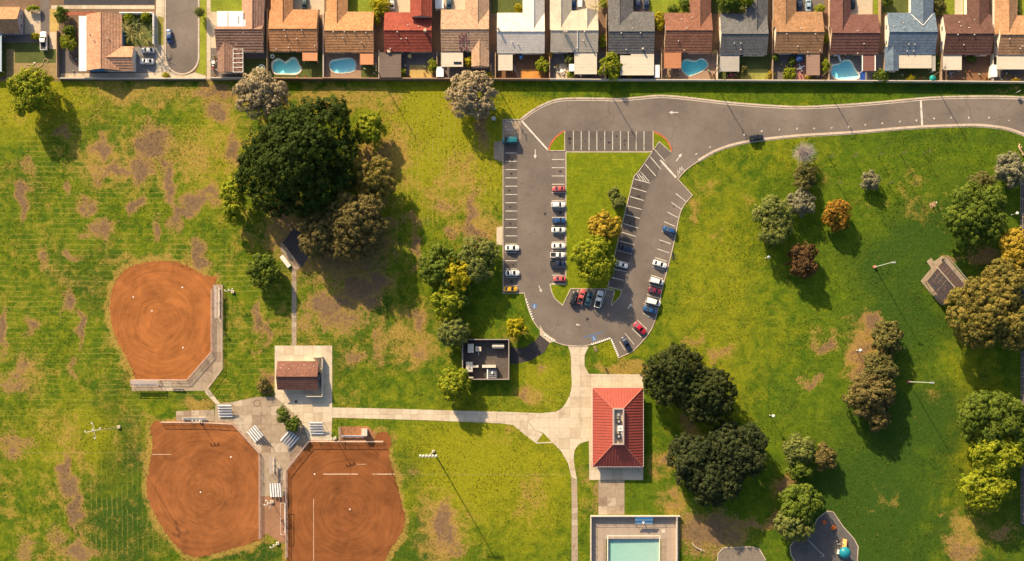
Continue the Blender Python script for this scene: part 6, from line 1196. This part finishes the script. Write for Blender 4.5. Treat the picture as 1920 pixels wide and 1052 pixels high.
# ------------------------------------------------------------------ vehicles
def hull(stations, zb, belt):
    """lofted body: stations (x, half width, deck height)"""
    m = MB(); vs = []; k = 9
    for x, w, zt in stations:
        prof = [(-w * .86, zb), (-w, zb + .22), (-w, zt - .22), (-w * .95, zt - .07), (-w * .80, zt), (w * .80, zt), (w * .95, zt - .07), (w, zt - .22), (w, zb + .22), (w * .86, zb)]
        vs += [(x, y, z) for y, z in prof]
    k = 10; n = len(stations); fs = []
    for i in range(n - 1):
        for j in range(k): fs.append((i * k + j, i * k + (j + 1) % k, (i + 1) * k + (j + 1) % k, (i + 1) * k + j))
    fs += [tuple(range(k)), tuple(range((n - 1) * k, n * k))[::-1]]
    return m.add(vs, [f[::-1] for f in fs])
def car_proto(kind):
    r = bpy.data.objects.new('parked_car', None); COL.objects.link(r); body = M('car_paint_slot', (.5, .5, .5), .3, .05, 1)
    if kind == 'sedan':
        L, W, st = 4.7, .92, [(-2.35, .70, .80), (-2.25, .84, .93), (-1.9, .90, .98), (-1.0, .92, 1.0), (.7, .92, .98), (1.5, .90, .92), (2.1, .84, .84), (2.35, .66, .70)]; belt = [(-1.75, .78, .97), (1.15, .78, .95)]; roof = [(-1.0, .62), (.25, .62)]; zr = 1.45
    elif kind == 'suv':
        L, W, st = 4.8, .96, [(-2.4, .82, 1.0), (-2.3, .92, 1.08), (-1.2, .96, 1.10), (.6, .96, 1.10), (1.5, .94, 1.06), (2.15, .88, 1.0), (2.4, .72, .85)]; belt = [(-2.28, .86, 1.06), (1.05, .86, 1.08)]; roof = [(-1.95, .70), (.30, .70)]; zr = 1.76
    elif kind == 'van':
        L, W, st = 5.1, 1.0, [(-2.55, .92, 1.15), (-2.45, .98, 1.2), (-.5, 1.0, 1.2), (1.2, 1.0, 1.18), (2.0, .95, 1.08), (2.4, .88, .98), (2.55, .76, .85)]; belt = [(-2.48, .92, 1.16), (1.75, .88, 1.12)]; roof = [(-2.35, .82), (.95, .78)]; zr = 2.0
    else:
        L, W, st = 5.4, .98, [(-2.7, .94, 1.02), (-2.65, .96, 1.05), (-.75, .98, 1.06), (1.3, .98, 1.06), (2.1, .94, 1.02), (2.6, .86, .95), (2.7, .74, .84)]; belt = [(-.85, .86, 1.05), (1.25, .86, 1.05)]; roof = [(-.65, .70), (.45, .70)]; zr = 1.8
    m = hull(st, .28, None)
    (bx0, bw, bz0), (bx1, _, bz1) = belt; (rx0, rw), (rx1, _) = roof
    # roof skin
    n = 5; rv = []
    for i in range(n):
        t = i / (n - 1); x = rx0 + (rx1 - rx0) * t; dz = .05 * math.sin(math.pi * t)
        rv += [(x, -rw, zr - .04 + dz * .3), (x, -rw * .6, zr + dz), (x, rw * .6, zr + dz), (x, rw, zr - .04 + dz * .3)]
    m.add(rv, [(i * 4 + j, (i + 1) * 4 + j, (i + 1) * 4 + j + 1, i * 4 + j + 1) for i in range(n - 1) for j in range(3)])
    for s in (-1, 1):
        m.tube((rx0, s * rw * .98, zr - .06), (bx0 + .02, s * bw, bz0 - .04), .055, n=4); m.tube((rx1, s * rw * .98, zr - .06), (bx1 - .02, s * bw, bz1 - .04), .05, n=4); m.tube((rx0, s * rw, zr - .05), (rx1, s * rw, zr - .05), .05, n=4)
        xm = (rx0 + rx1) / 2 - .1; m.tube((xm, s * rw, zr - .06), (xm, s * bw, bz0 - .04), .045, n=4)
    if kind == 'pickup':
        pass
    b = m.build('body', body, r, True)
    b.data.materials.clear(); b.data.materials.append(body)
    g = lambda q, nm: MB().add(q, [(0, 1, 2, 3)]).build(nm, GLASS, r)
    zt = zr - .05
    g([(bx1, -bw * .95, bz1 - .02), (bx1, bw * .95, bz1 - .02), (rx1 - .02, rw * .97, zt), (rx1 - .02, -rw * .97, zt)], 'windscreen'); g([(bx0, bw * .95, bz0 - .02), (bx0, -bw * .95, bz0 - .02), (rx0 + .02, -rw * .97, zt), (rx0 + .02, rw * .97, zt)], 'rear_window')
    for s in (1, -1):
        q = [(bx0 + .05, s * bw, bz0 - .03), (bx1 - .05, s * bw, bz1 - .03), (rx1, s * rw, zt), (rx0, s * rw, zt)]; g(q if s < 0 else q[::-1], 'side_window')
        MB().box(L / 2 - .20, s * W * .62, .62, .22, .34, .14).build('headlight', WHITEP, r); MB().box(-L / 2 + .10, s * W * .70, .72, .12, .3, .18).build('tail_light', M('tail_red', (.35, .02, .015), .3, .05, 1), r)
        MB().box(bx1 - .45, s * (W + .09), 1.0, .16, .2, .13).build('wing_mirror', BLACK, r)
        for x in (-L * .30, L * .31):
            w = MB().lathe([(.2, -.11), (.32, -.11), (.34, -.06), (.34, .06), (.32, .11), (.2, .11)], 0, 0, 14)
            w.v = [(x + a, s * (W - .10) + c, .34 + bq) for a, bq, c in w.v]; wo = w.build('wheel', RUBBER, r)
            h = MB().lathe([(.06, .112), (.19, .115), (.20, .08)], 0, 0, 10); h.v = [(x + a, s * (W - .10 + c), .34 + bq) for a, bq, c in h.v]; h.build('rim', CHROME, wo)
    if kind == 'pickup':
        MB().box(-1.72, 0, 1.065, 1.7, 1.5, .012).build('bed_floor', BLACK, r)
        for s in (-1, 1): MB().box(-1.72, s * .86, 1.06, 1.85, .14, .16).build('bed_side', body, r)
        MB().box(-2.6, 0, 1.06, .12, 1.6, .16).build('tailgate', body, r)
    return r
PROTO = {k: car_proto(k) for k in ('sedan', 'suv', 'van', 'pickup')}; USED = set()
CC = dict(white=(.72, .70, .66), red=(.42, .03, .03), pinkred=(.46, .085, .075), navy=(.012, .022, .06), blue=(.015, .06, .17), black=(.012, .013, .016), yellow=(.62, .33, .01), teal=(.012, .13, .16), maroon=(.14, .012, .03), silver=(.38, .40, .42), lightblue=(.30, .40, .48), dteal=(.012, .055, .085), green=(.02, .05, .04), brightred=(.50, .012, .03))
def car(kind, px, py, deg, colr, label, group='cars in the car park', sc=1.0, z=.02):
    p = PROTO[kind]; o = p if kind not in USED else copy_tree(p); USED.add(kind)
    x, y = P(px, py, .9); o.location = (x, y, z); o.rotation_euler = (0, 0, R(deg)); o.scale = (sc, sc, sc); tag(o, label, {'sedan': 'car', 'suv': 'car', 'van': 'van', 'pickup': 'pickup'}[kind], group)
    o.name = {'sedan': 'parked_car', 'suv': 'parked_car', 'van': 'parked_van', 'pickup': 'parked_pickup'}[kind]
    pm = paint('paint_' + colr, CC[colr])
    for c in o.children:
        if c.name.split('.')[0] in ('body', 'bed_side', 'tailgate'): c.material_slots[0].link = 'OBJECT'; c.material_slots[0].material = pm
CARS = [('van', 956, 263, 180, 'teal', 'teal van with pale windscreen at the top of the left bays', 1.0), ('sedan', 960, 465, 0, 'white', 'white saloon in the left bays, upper of two', 1), ('sedan', 960.5, 512, 0, 'white', 'white saloon in the left bays, lower of two', 1), ('sedan', 957, 542, 0, 'yellow', 'yellow car at the bottom of the left bays', .98),
 ('sedan', 1047, 354, 180, 'pinkred', 'red car highest in the bays left of the island', .9), ('suv', 1046.5, 384, 0, 'white', 'white estate below the highest red car', .98), ('suv', 1048, 413.5, 0, 'blue', 'blue car between two white cars in the inner bays', .92), ('sedan', 1047, 431, 0, 'white', 'white saloon just below the blue inner bay car', .98), ('sedan', 1047, 461, 0, 'white', 'white saloon just above the white pickup', .98), ('pickup', 1045.5, 478, 0, 'white', 'white pickup with rack above the navy pickup', .92), ('pickup', 1046, 494, 0, 'navy', 'navy pickup in the inner bays', .95), ('sedan', 1049, 523, 180, 'pinkred', 'red car lowest in the inner bays', .9),
 ('sedan', 1174, 466, -15, 'navy', 'navy saloon right of the island trees', .98), ('sedan', 1165, 496, -15, 'white', 'white saloon in tree shade right of the island', .95), ('suv', 1254.5, 431, 160, 'blue', 'blue hatchback alone in the upper outer bays', .92), ('sedan', 1237, 495, -17, 'white', 'white saloon in the outer bays above the vans', 1), ('van', 1231, 527, -15, 'white', 'white van above the maroon car', .92), ('sedan', 1228, 545, -15, 'maroon', 'maroon car between two white vans', .95), ('van', 1225, 566, -16, 'white', 'white van below the maroon car', .98), ('sedan', 1218.5, 581, 160, 'blue', 'dark blue saloon below the lower white van', 1.02), ('sedan', 1199.5, 615, -42, 'brightred', 'bright red car at the lower right bend', 1.02), ('sedan', 1174, 643.5, -60, 'navy', 'dark blue car in the last bay by the notch', 1),
 ('suv', 1076, 559, 72, 'black', 'black car leftmost in the slanted bottom bays', .95), ('pickup', 1090, 556, 72, 'pinkred', 'red pickup in the slanted bottom bays', .95), ('sedan', 1104, 561, 72, 'dteal', 'dark teal car in the slanted bottom bays', .98), ('pickup', 1123, 561, 76, 'white', 'white pickup in the slanted bottom bays', 1.08), ('suv', 1418, 258, 5, 'black', 'black car stopped at the kerb of the park road', .98)]
for k, x, y, d, c, l, s in CARS: car(k, x, y, d, c, l, 'cars in the car park', s, .03)
GD = 'cars by the houses'
for k, x, y, d, c, l in (('sedan', 317, 67, 95, 'blue', 'blue car parked on the close'), ('sedan', 275, 115, 180, 'white', 'white car on the drive beside the close'), ('sedan', 277, 94.5, 180, 'silver', 'silver car beside the white car on the drive'), ('pickup', 82, 77, 92, 'white', 'white pickup on the far left drive'), ('sedan', 571, 4, 90, 'green', 'dark green car above the kidney pool house'), ('sedan', 735, 4, 90, 'white', 'white car on the drive left of the red wing'), ('sedan', 842, 4, 90, 'dteal', 'blue car on the drive of the pinkish tan house'), ('suv', 1087, 4, 90, 'white', 'white car on the beige house drive'), ('sedan', 1075, 5, 90, 'blue', 'blue car beside the beige house wing'), ('sedan', 1196, 5, 90, 'navy', 'navy car on the charcoal house drive, left'), ('sedan', 1212, 5, 90, 'navy', 'navy car on the charcoal house drive, right'), ('sedan', 1499, 8, 90, 'navy', 'navy car on the sandy brown house drive'), ('sedan', 1516, 8, 90, 'lightblue', 'pale blue car on the sandy brown house drive'), ('sedan', 1599, 3, 90, 'black', 'black car on the maroon house drive')):
    car(k, x, y, d, c, l, GD, 1.0 if k != 'pickup' else 1.15, .035)

# ------------------------------------------------------------------ people
def person(label, px, py, pose, shirt, legs, hair, facing=0.0):
    x, y = P(px, py); r = thing('person', label, 'person', x, y, facing, 'people on the lawns')
    if pose == 'stand': J = [(0, 0, .95), (0, 0, 1.2), (0, 0, 1.42), (0, 0, 1.5), (.02, 0, 1.62), (.02, 0, 1.74), (0, .2, 1.4), (.03, .27, 1.12), (.1, .26, .86), (0, -.2, 1.4), (.03, -.27, 1.12), (.1, -.26, .86), (0, .1, .9), (.03, .11, .5), (0, .12, .08), (.16, .13, .04), (0, -.1, .9), (.0, -.11, .5), (-.05, -.12, .08), (.11, -.13, .04)]
    else: J = [(0, 0, .14), (-.04, 0, .42), (-.02, 0, .64), (0, 0, .72), (.04, 0, .82), (.05, 0, .94), (0, .2, .62), (.12, .27, .38), (.34, .2, .3), (0, -.2, .62), (.12, -.27, .38), (.34, -.2, .3), (.04, .12, .13), (.42, .2, .34), (.46, .1, .08), (.6, .1, .05), (.04, -.12, .13), (.42, -.2, .34), (.46, -.1, .08), (.6, -.1, .05)]
    RD = [.15, .15, .16, .06, .09, .08, .075, .055, .04, .075, .055, .04, .1, .075, .05, .04, .1, .075, .05, .04]
    E = [(0, 1), (1, 2), (2, 3), (3, 4), (4, 5), (2, 6), (6, 7), (7, 8), (2, 9), (9, 10), (10, 11), (0, 12), (12, 13), (13, 14), (14, 15), (0, 16), (16, 17), (17, 18), (18, 19)]
    me = bpy.data.meshes.new('body'); me.from_pydata(J, E, []); o = bpy.data.objects.new('skeleton', me); COL.objects.link(o); sk = o.modifiers.new('s', 'SKIN'); sub = o.modifiers.new('u', 'SUBSURF'); sub.levels = sub.render_levels = 1
    for i, v in enumerate(me.skin_vertices[0].data): v.radius = (RD[i], RD[i]); v.use_root = i == 0
    dg = bpy.context.evaluated_depsgraph_get(); ev = o.evaluated_get(dg); bm_ = bpy.data.meshes.new_from_object(ev); bpy.data.objects.remove(o)
    skin = M('skin', (.42, .24, .16), .6, .06, 3)
    for mm in (M('cloth_' + shirt, CL[shirt], .9, .1, 3), M('cloth_' + legs, CL[legs], .9, .1, 3), skin): bm_.materials.append(mm)
    zh, zw = J[3][2], J[0][2] + .02
    for p in bm_.polygons:
        c = p.center
        arm = min((Vector(c) - Vector(J[k])).length for k in (8, 11, 7, 10)) < .14
        leg = min((Vector(c) - Vector(J[k])).length for k in (13, 14, 15, 17, 18, 19)) < .2
        p.material_index = 2 if c.z > zh - .02 or arm else (1 if c.z < zw or leg else 0)
        p.use_smooth = True
    b = bpy.data.objects.new('body', bm_); COL.objects.link(b); b.parent = r
    hx, hy, hz = J[5]; MB().lathe([(.1, hz - .12), (.125, hz - .02), (.11, hz + .07), (.05, hz + .12)], hx - .02, hy, 12).build('hair', M('hair_' + hair, CL[hair], .8, .2, 4), b, True, False)
    for s, k in ((1, 8), (-1, 11)):
        h = Vector(J[k]); d = (h - Vector(J[k - 1])).normalized(); hm = MB(); hm.tube(h, h + d * .09, .04, .035, 6)
        for f in range(4): off = Vector((0, (f - 1.5) * .018, 0)); hm.path([h + d * .085 + off, h + d * .13 + off, h + d * (.15 + .008 * (f in (1, 2))) + off + Vector((.015, 0, -.01))], [.009, .0085, .007], 5)
        hm.path([h + d * .03 + Vector((.03, 0, 0)), h + d * .08 + Vector((.055, 0, 0))], [.011, .009], 5); hm.build('hand', skin, b, world_=False)
CL = dict(black=(.015, .015, .018), tan=(.46, .30, .18), white=(.7, .68, .64), grey=(.2, .2, .2), denim=(.05, .07, .13), dark=(.012, .01, .009))
person('person in dark clothes standing on the lawn left of the car park', 924, 380.5, 'stand', 'black', 'black', 'dark', -1.0)
q = P(1749, 384); o = thing('picnic_blanket', 'tan picnic blanket under the people on the right lawn', 'blanket', *q, .4)
MB().box(0, 0, .005, 2.2, 1.7, .03).build('cloth', M('blanket', (.30, .20, .11), .95, .2, 3), o, world_=False); MB().box(-.7, .3, .035, .5, .4, .28).build('basket', M('wicker', (.45, .28, .13), .9, .2, 4), o, world_=False)
person('person with dark hair in tan sitting on the picnic blanket', 1748, 388, 'sit', 'tan', 'tan', 'dark', .8); person('person with dark hair in white standing by the picnic blanket', 1753, 381, 'stand', 'white', 'black', 'dark', 2.5)

# ------------------------------------------------------------------ small things on the lawns and in the yards
def rock(label, px, py, r, mat, z=0.0):
    x, y = P(px, py); n = 9; m = MB(); prof = [(1.0, 0), (1.05, .3), (.85, .6), (.5, .8), (.1, .86)]
    m.lathe([(a * r, b * r * .9) for a, b in prof], 0, 0, n); m.v = [(a * random.uniform(.85, 1.12) + x, b * random.uniform(.85, 1.12) + y, c + z) for a, b, c in m.v]
    tag(m.build('boulder', mat), label, 'boulder', 'pale boulders by the beige tree')
rk = M('pale_rock', (.45, .44, .42), .9, .15, 3)
rock('larger pale boulder by the top left of the car park', 925.5, 222, .75, rk); rock('flat pale boulder above the larger boulder', 926, 203.5, .5, rk); rock('smallest pale boulder under the beige tree edge', 917, 205, .3, rk)
o = thing('fallen_branch', 'bleached fallen branch on the bare earth right of the pool', 'branch', *P(1309, 1029)); wm = M('bleached_wood', (.42, .38, .30), .9, .1, 3)
pts = [(*P(x, y), .2 + .1 * i) for i, (x, y) in enumerate(((1298, 1018), (1301, 1023), (1306, 1027), (1313, 1030), (1321, 1033)))]; MB().path(pts, [.16, .15, .14, .12, .07], 6).build('stem', wm, o); MB().path([(*P(1314, 1026), .9), (*P(1313.5, 1030), .45), (*P(1314, 1035), .5)], [.06, .11, .06], 6).build('side_branch', wm, o)
o = thing('driftwood', 'twisted tan log at the right edge under the park road', 'log', *P(1912, 278)); wm2 = M('tan_wood', (.45, .30, .18), .9, .15, 3); MB().path([(*P(x, y), .35) for x, y in ((1911, 270), (1909.5, 277), (1912, 282), (1916, 287), (1917, 291), (1921, 293))], [.2, .28, .3, .28, .3, .2], 7).build('trunk', wm2, o); MB().path([(*P(1911, 279), .4), (*P(1914.5, 275), .7)], [.22, .12], 6).build('limb', wm2, o)
o = thing('park_sign', 'small white sign board on the strip above the park road', 'sign', *P(1909, 172, 1.5), .5); MB().box(0, 0, 1.1, 1.3, .08, .9).build('board', WHITEP, o, world_=False)
for k in (-.5, .5): MB().box(k, .06, 0, .08, .08, 1.5).build('post', STEEL, o, world_=False)
o = thing('bike_rack', 'black looped bike rack beside the outer bays', 'bike rack', *P(1263, 481)); 
for i, dy in enumerate((-.75, .75)):
    x, y = P(1263, 481); MB().path([(x - .1, y + dy - .45, 0), (x + .1, y + dy - .5, .6), (x + .55, y + dy - .2, .85), (x + .55, y + dy + .2, .85), (x + .1, y + dy + .5, .6), (x - .1, y + dy + .45, 0)], [.07] * 6, 6).build('loop', BLACK, o)
MB().box(*P(1262, 481), .0, .5, 2.6, .05).build('base_rail', BLACK, o)
o = thing('post_grill', 'small dark post grill right of the upper infield fence', 'grill', *P(424, 626)); x, y = P(424, 626); MB().box(x, y, 0, .12, .12, .9).build('post', STEEL, o); MB().box(x, y, .9, .9, .5, .25).build('grill_box', BLACK, o)
# yard furniture
def table_set(label, px, py, col, n=4):
    x, y = P(px, py); r = thing('garden_table', label, 'table', x, y, 0, 'garden furniture'); mt = M('furn_' + col, FC[col], .6, .1, 2); MB().lathe([(.6, .70), (.62, .76)], 0, 0, 14).build('table_top', mt, r, world_=False); MB().lathe([(.3, .03), (.06, .1), (.06, .7)], 0, 0, 8).build('pedestal', STEEL, r, world_=False)
    for i in range(n):
        a = i * 6.283 / n + .4; k = thing('garden_chair', 'chair %s the %s' % (('right of', 'above', 'left of', 'below')[i % 4], label.replace('garden ', '')), 'chair', x + 1.05 * math.cos(a), y + 1.05 * math.sin(a), a, 'garden furniture'); MB().box(0, 0, .42, .48, .48, .06).build('seat', mt, k, world_=False); MB().box(.24, 0, .48, .06, .48, .45).build('backrest', mt, k, world_=False)
        for u in (-.2, .2):
            for v in (-.2, .2): MB().box(u, v, .03, .05, .05, .39).build('leg', STEEL, k, world_=False)
FC = dict(white=(.65, .62, .57), pink=(.45, .06, .12), brown=(.22, .12, .07), grey=(.25, .25, .26))
table_set('white garden table in the pink paved yard', 1500, 128, 'white'); table_set('grey garden table below the umber house patio', 1781, 139, 'grey'); table_set('pink garden table below the grey flat roof', 1370, 142, 'pink'); table_set('brown garden table left of the bean shaped pool', 1258, 140, 'brown'); table_set('white garden table in the L shaped house side yard', 401, 118, 'white', 3); table_set('white garden table in the pale beige yard', 1053, 134, 'white')
def umbrella(label, px, py, r_, col, h=2.3):
    x, y = P(px, py, h); r = thing('parasol', label, 'parasol', x, y); MB().lathe([(r_, h - .45), (r_ * .6, h - .15), (.05, h)], 0, 0, 8).build('canopy', M(label[:18], col, .8, .1, 2), r, world_=False); MB().tube((0, 0, .1), (0, 0, h + .1), .03).build('pole', STEEL, r, world_=False); MB().lathe([(.35, .03), (.3, .12)], 0, 0, 12).build('base', CONC, r, world_=False)
umbrella('dark blue parasol behind the sandy brown house', 1500, 109, 1.3, (.01, .04, .14)); umbrella('teal parasol at the rear wall of the blue grey house', 1750, 146, 1.15, (.01, .25, .22)); umbrella('small blue parasol in the white roofed yard', 977, 106, .75, (.02, .10, .28)); umbrella('straw parasol by the red house back wall', 768, 104, .8, (.28, .22, .08), 2.2)
def shed(label, px, py, w, d, col, h=2.1):
    x, y = P(px, py, h); r = thing('garden_shed', label, 'shed', x, y, 0, 'garden sheds'); MB().box(0, 0, .02, w, d, h).build('body', M('shed_' + col, FC[col], .8, .08, 1.5), r, world_=False); MB().box(0, 0, h + .02, w + .3, d + .3, .1, 0, .96).build('roof', WHITEP if col == 'white' else M('shed_' + col, None), r, world_=False); MB().box(0, -d / 2 - .02, .1, .8, .05, 1.8).build('door', STEEL, r, world_=False)
shed('white garden shed behind the pinkish tan house', 825, 135, 2.2, 3.1, 'white'); shed('long white shed right of the cream flat roof', 1232, 134, 1.4, 4.0, 'white'); shed('narrow white shed left of the corrugated right edge patio', 1864, 133, 1.8, 3.8, 'white'); shed('white garden room beside the beige house rear roof', 1073, 127, 1.9, 2.2, 'white'); shed('small white roofed carport right of the red house', 824, 8, 2.6, 2.6, 'white')
o = thing('tyre', 'white ringed tyre lying above the kidney pool', 'tyre', *P(511, 106)); MB().strip([(.55 * math.cos(i * math.pi / 10), .55 * math.sin(i * math.pi / 10)) for i in range(20)], -.16, .16, .03, .3).build('ring', WHITEP, o, world_=False)
o = thing('pool_slide', 'curved white slide at the head of the free form pool', 'slide', *P(1567, 110)); MB().strip([(-1.0, .6), (-.2, .9), (.6, .6), (.9, -.3), (1.3, -1.2)], -.3, .3, 1.0, 1.2, False).build('chute', WHITEP, o, world_=False); MB().box(-.9, .6, .02, .15, .5, 1.0).build('ladder', STEEL, o, world_=False); MB().box(.8, -.2, .02, .12, .12, 1.0).build('leg', STEEL, o, world_=False)
o = thing('ladder', 'grey ladder leaning against the white roofed house wall', 'ladder', *P(968, 136)); a, b = (-1.2, 2.0, 2.2), (1.0, -2.0, .1)
for k in (-.25, .25): MB().tube((a[0] + k, a[1], a[2]), (b[0] + k, b[1], b[2]), .05).build('stile', STEEL, o, world_=False)
for i in range(7): t = (i + .5) / 7; c = [a[j] + (b[j] - a[j]) * t for j in range(3)]; MB().tube((c[0] - .25, c[1], c[2]), (c[0] + .25, c[1], c[2]), .03).build('rung', STEEL, o, world_=False)
o = thing('garden_hose', 'pale hose coiled on the far left lawn', 'hose', *P(83, 114)); hm = M('hose', (.45, .32, .18), .7, .1, 3); MB().path([(*P(x, y), .08) for x, y in ((50, 121), (60, 122), (66, 120), (74, 126), (80, 122), (82, 113), (87, 110), (91, 114), (88, 118))], [.09] * 9, 5).build('hose', hm, o); MB().lathe([(.25, .02), (.3, .2), (.1, .28)], *P(65, 119), 10).build('sprinkler', STEEL, o)
o = thing('garden_pergola', 'red brown pergola beams at the top of the large tan house', 'pergola', *P(150, 25)); pr = M('red_timber', (.40, .10, .05), .8, .15, 2)
for k in range(3): a, b = P(122, 24 + k * 2, 2.4), P(178, 23 + k * 2.5, 2.4); MB().tube((*a, 2.4), (*b, 2.4), .13, n=4).build('beam', pr, o)
for x in (124, 150, 176): MB().box(*P(x, 26), 0, .14, .14, 2.4).build('post', pr, o)
ORD = 'first second third fourth fifth sixth seventh eighth ninth tenth eleventh twelfth'.split()
# pots and boxes against yard walls
potm = M('terracotta', (.33, .13, .07), .85, .15, 3); plm = [M('pot_plant_%d' % i, c, .8, .25, 3) for i, c in enumerate(((.07, .12, .02), (.20, .20, .03), (.30, .10, .08)))]
for lab, x0, y0, x1, y1, n in (('potted plant along the wall of the kidney pool yard', 512, 144, 600, 146.5, 7), ('potted plant along the wall of the oval pool yard', 680, 128, 706, 144, 4), ('potted plant in the red tiled house yard', 760, 106, 806, 144, 5), ('potted plant in the pinkish tan house yard', 872, 130, 924, 146, 6), ('potted plant in the beige house yard', 1040, 104, 1074, 147, 9), ('potted plant beside the cream flat roof', 1188, 144, 1226, 149, 6), ('potted plant near the bean shaped pool', 1250, 133, 1275, 149, 8), ('potted plant at the right rim of the bean shaped pool', 1326, 132, 1340, 149, 6), ('potted plant below the grey flat roof', 1352, 138, 1384, 150, 9), ('potted plant in the pink paved yard', 1456, 118, 1508, 148, 12), ('potted plant beside the free form pool', 1556, 106, 1612, 112, 6), ('potted plant in the blue grey house yard', 1690, 138, 1740, 151, 7), ('potted plant on the umber house rear yard', 1775, 134, 1850, 151, 9), ('potted plant under the right edge house patio', 1872, 136, 1918, 152, 8), ('potted plant in the L shaped house side yard', 397, 100, 406, 146, 8), ('potted plant beside the white side patio', 136, 94, 147, 134, 7)):
    ps = sorted(P(random.uniform(x0, x1), random.uniform(y0, y1)) for _ in range(n)); ps = sorted(ps) if x1 - x0 > 12 else sorted(ps, key=lambda q: -q[1])
    for i, (x, y) in enumerate(ps):
        k = random.uniform(.7, 1.4); r = thing('plant_pot', lab.replace('potted plant', ORD[i] + ' potted plant from the ' + ('left' if x1 - x0 > 12 else 'top')), 'plant pot', x, y, 0, lab.replace('potted plant', 'potted plants'), .035); r.scale = (k, k, k)
        MB().lathe([(.2, 0), (.28, .4), (.3, .42), (.24, .4)], 0, 0, 10).build('pot', potm if i % 3 else WHITEP, r, world_=False); m = MB()
        for t in range(14): a = t * 2.4; e = random.uniform(.3, 1.2); c = (math.cos(a) * math.cos(e) * .38, math.sin(a) * math.cos(e) * .38, .42 + math.sin(e) * .45); m.add([(0, 0, .4), (c[0] - .1, c[1] + .06, c[2]), (c[0] * 1.3, c[1] * 1.3, c[2] + .05), (c[0] + .1, c[1] - .06, c[2])], [(0, 1, 2, 3)])
        m.build('plant', plm[i % 3], r, world_=False)
print('LEAVES', TOTAL_LEAVES, 'OBJECTS', len(bpy.data.objects))
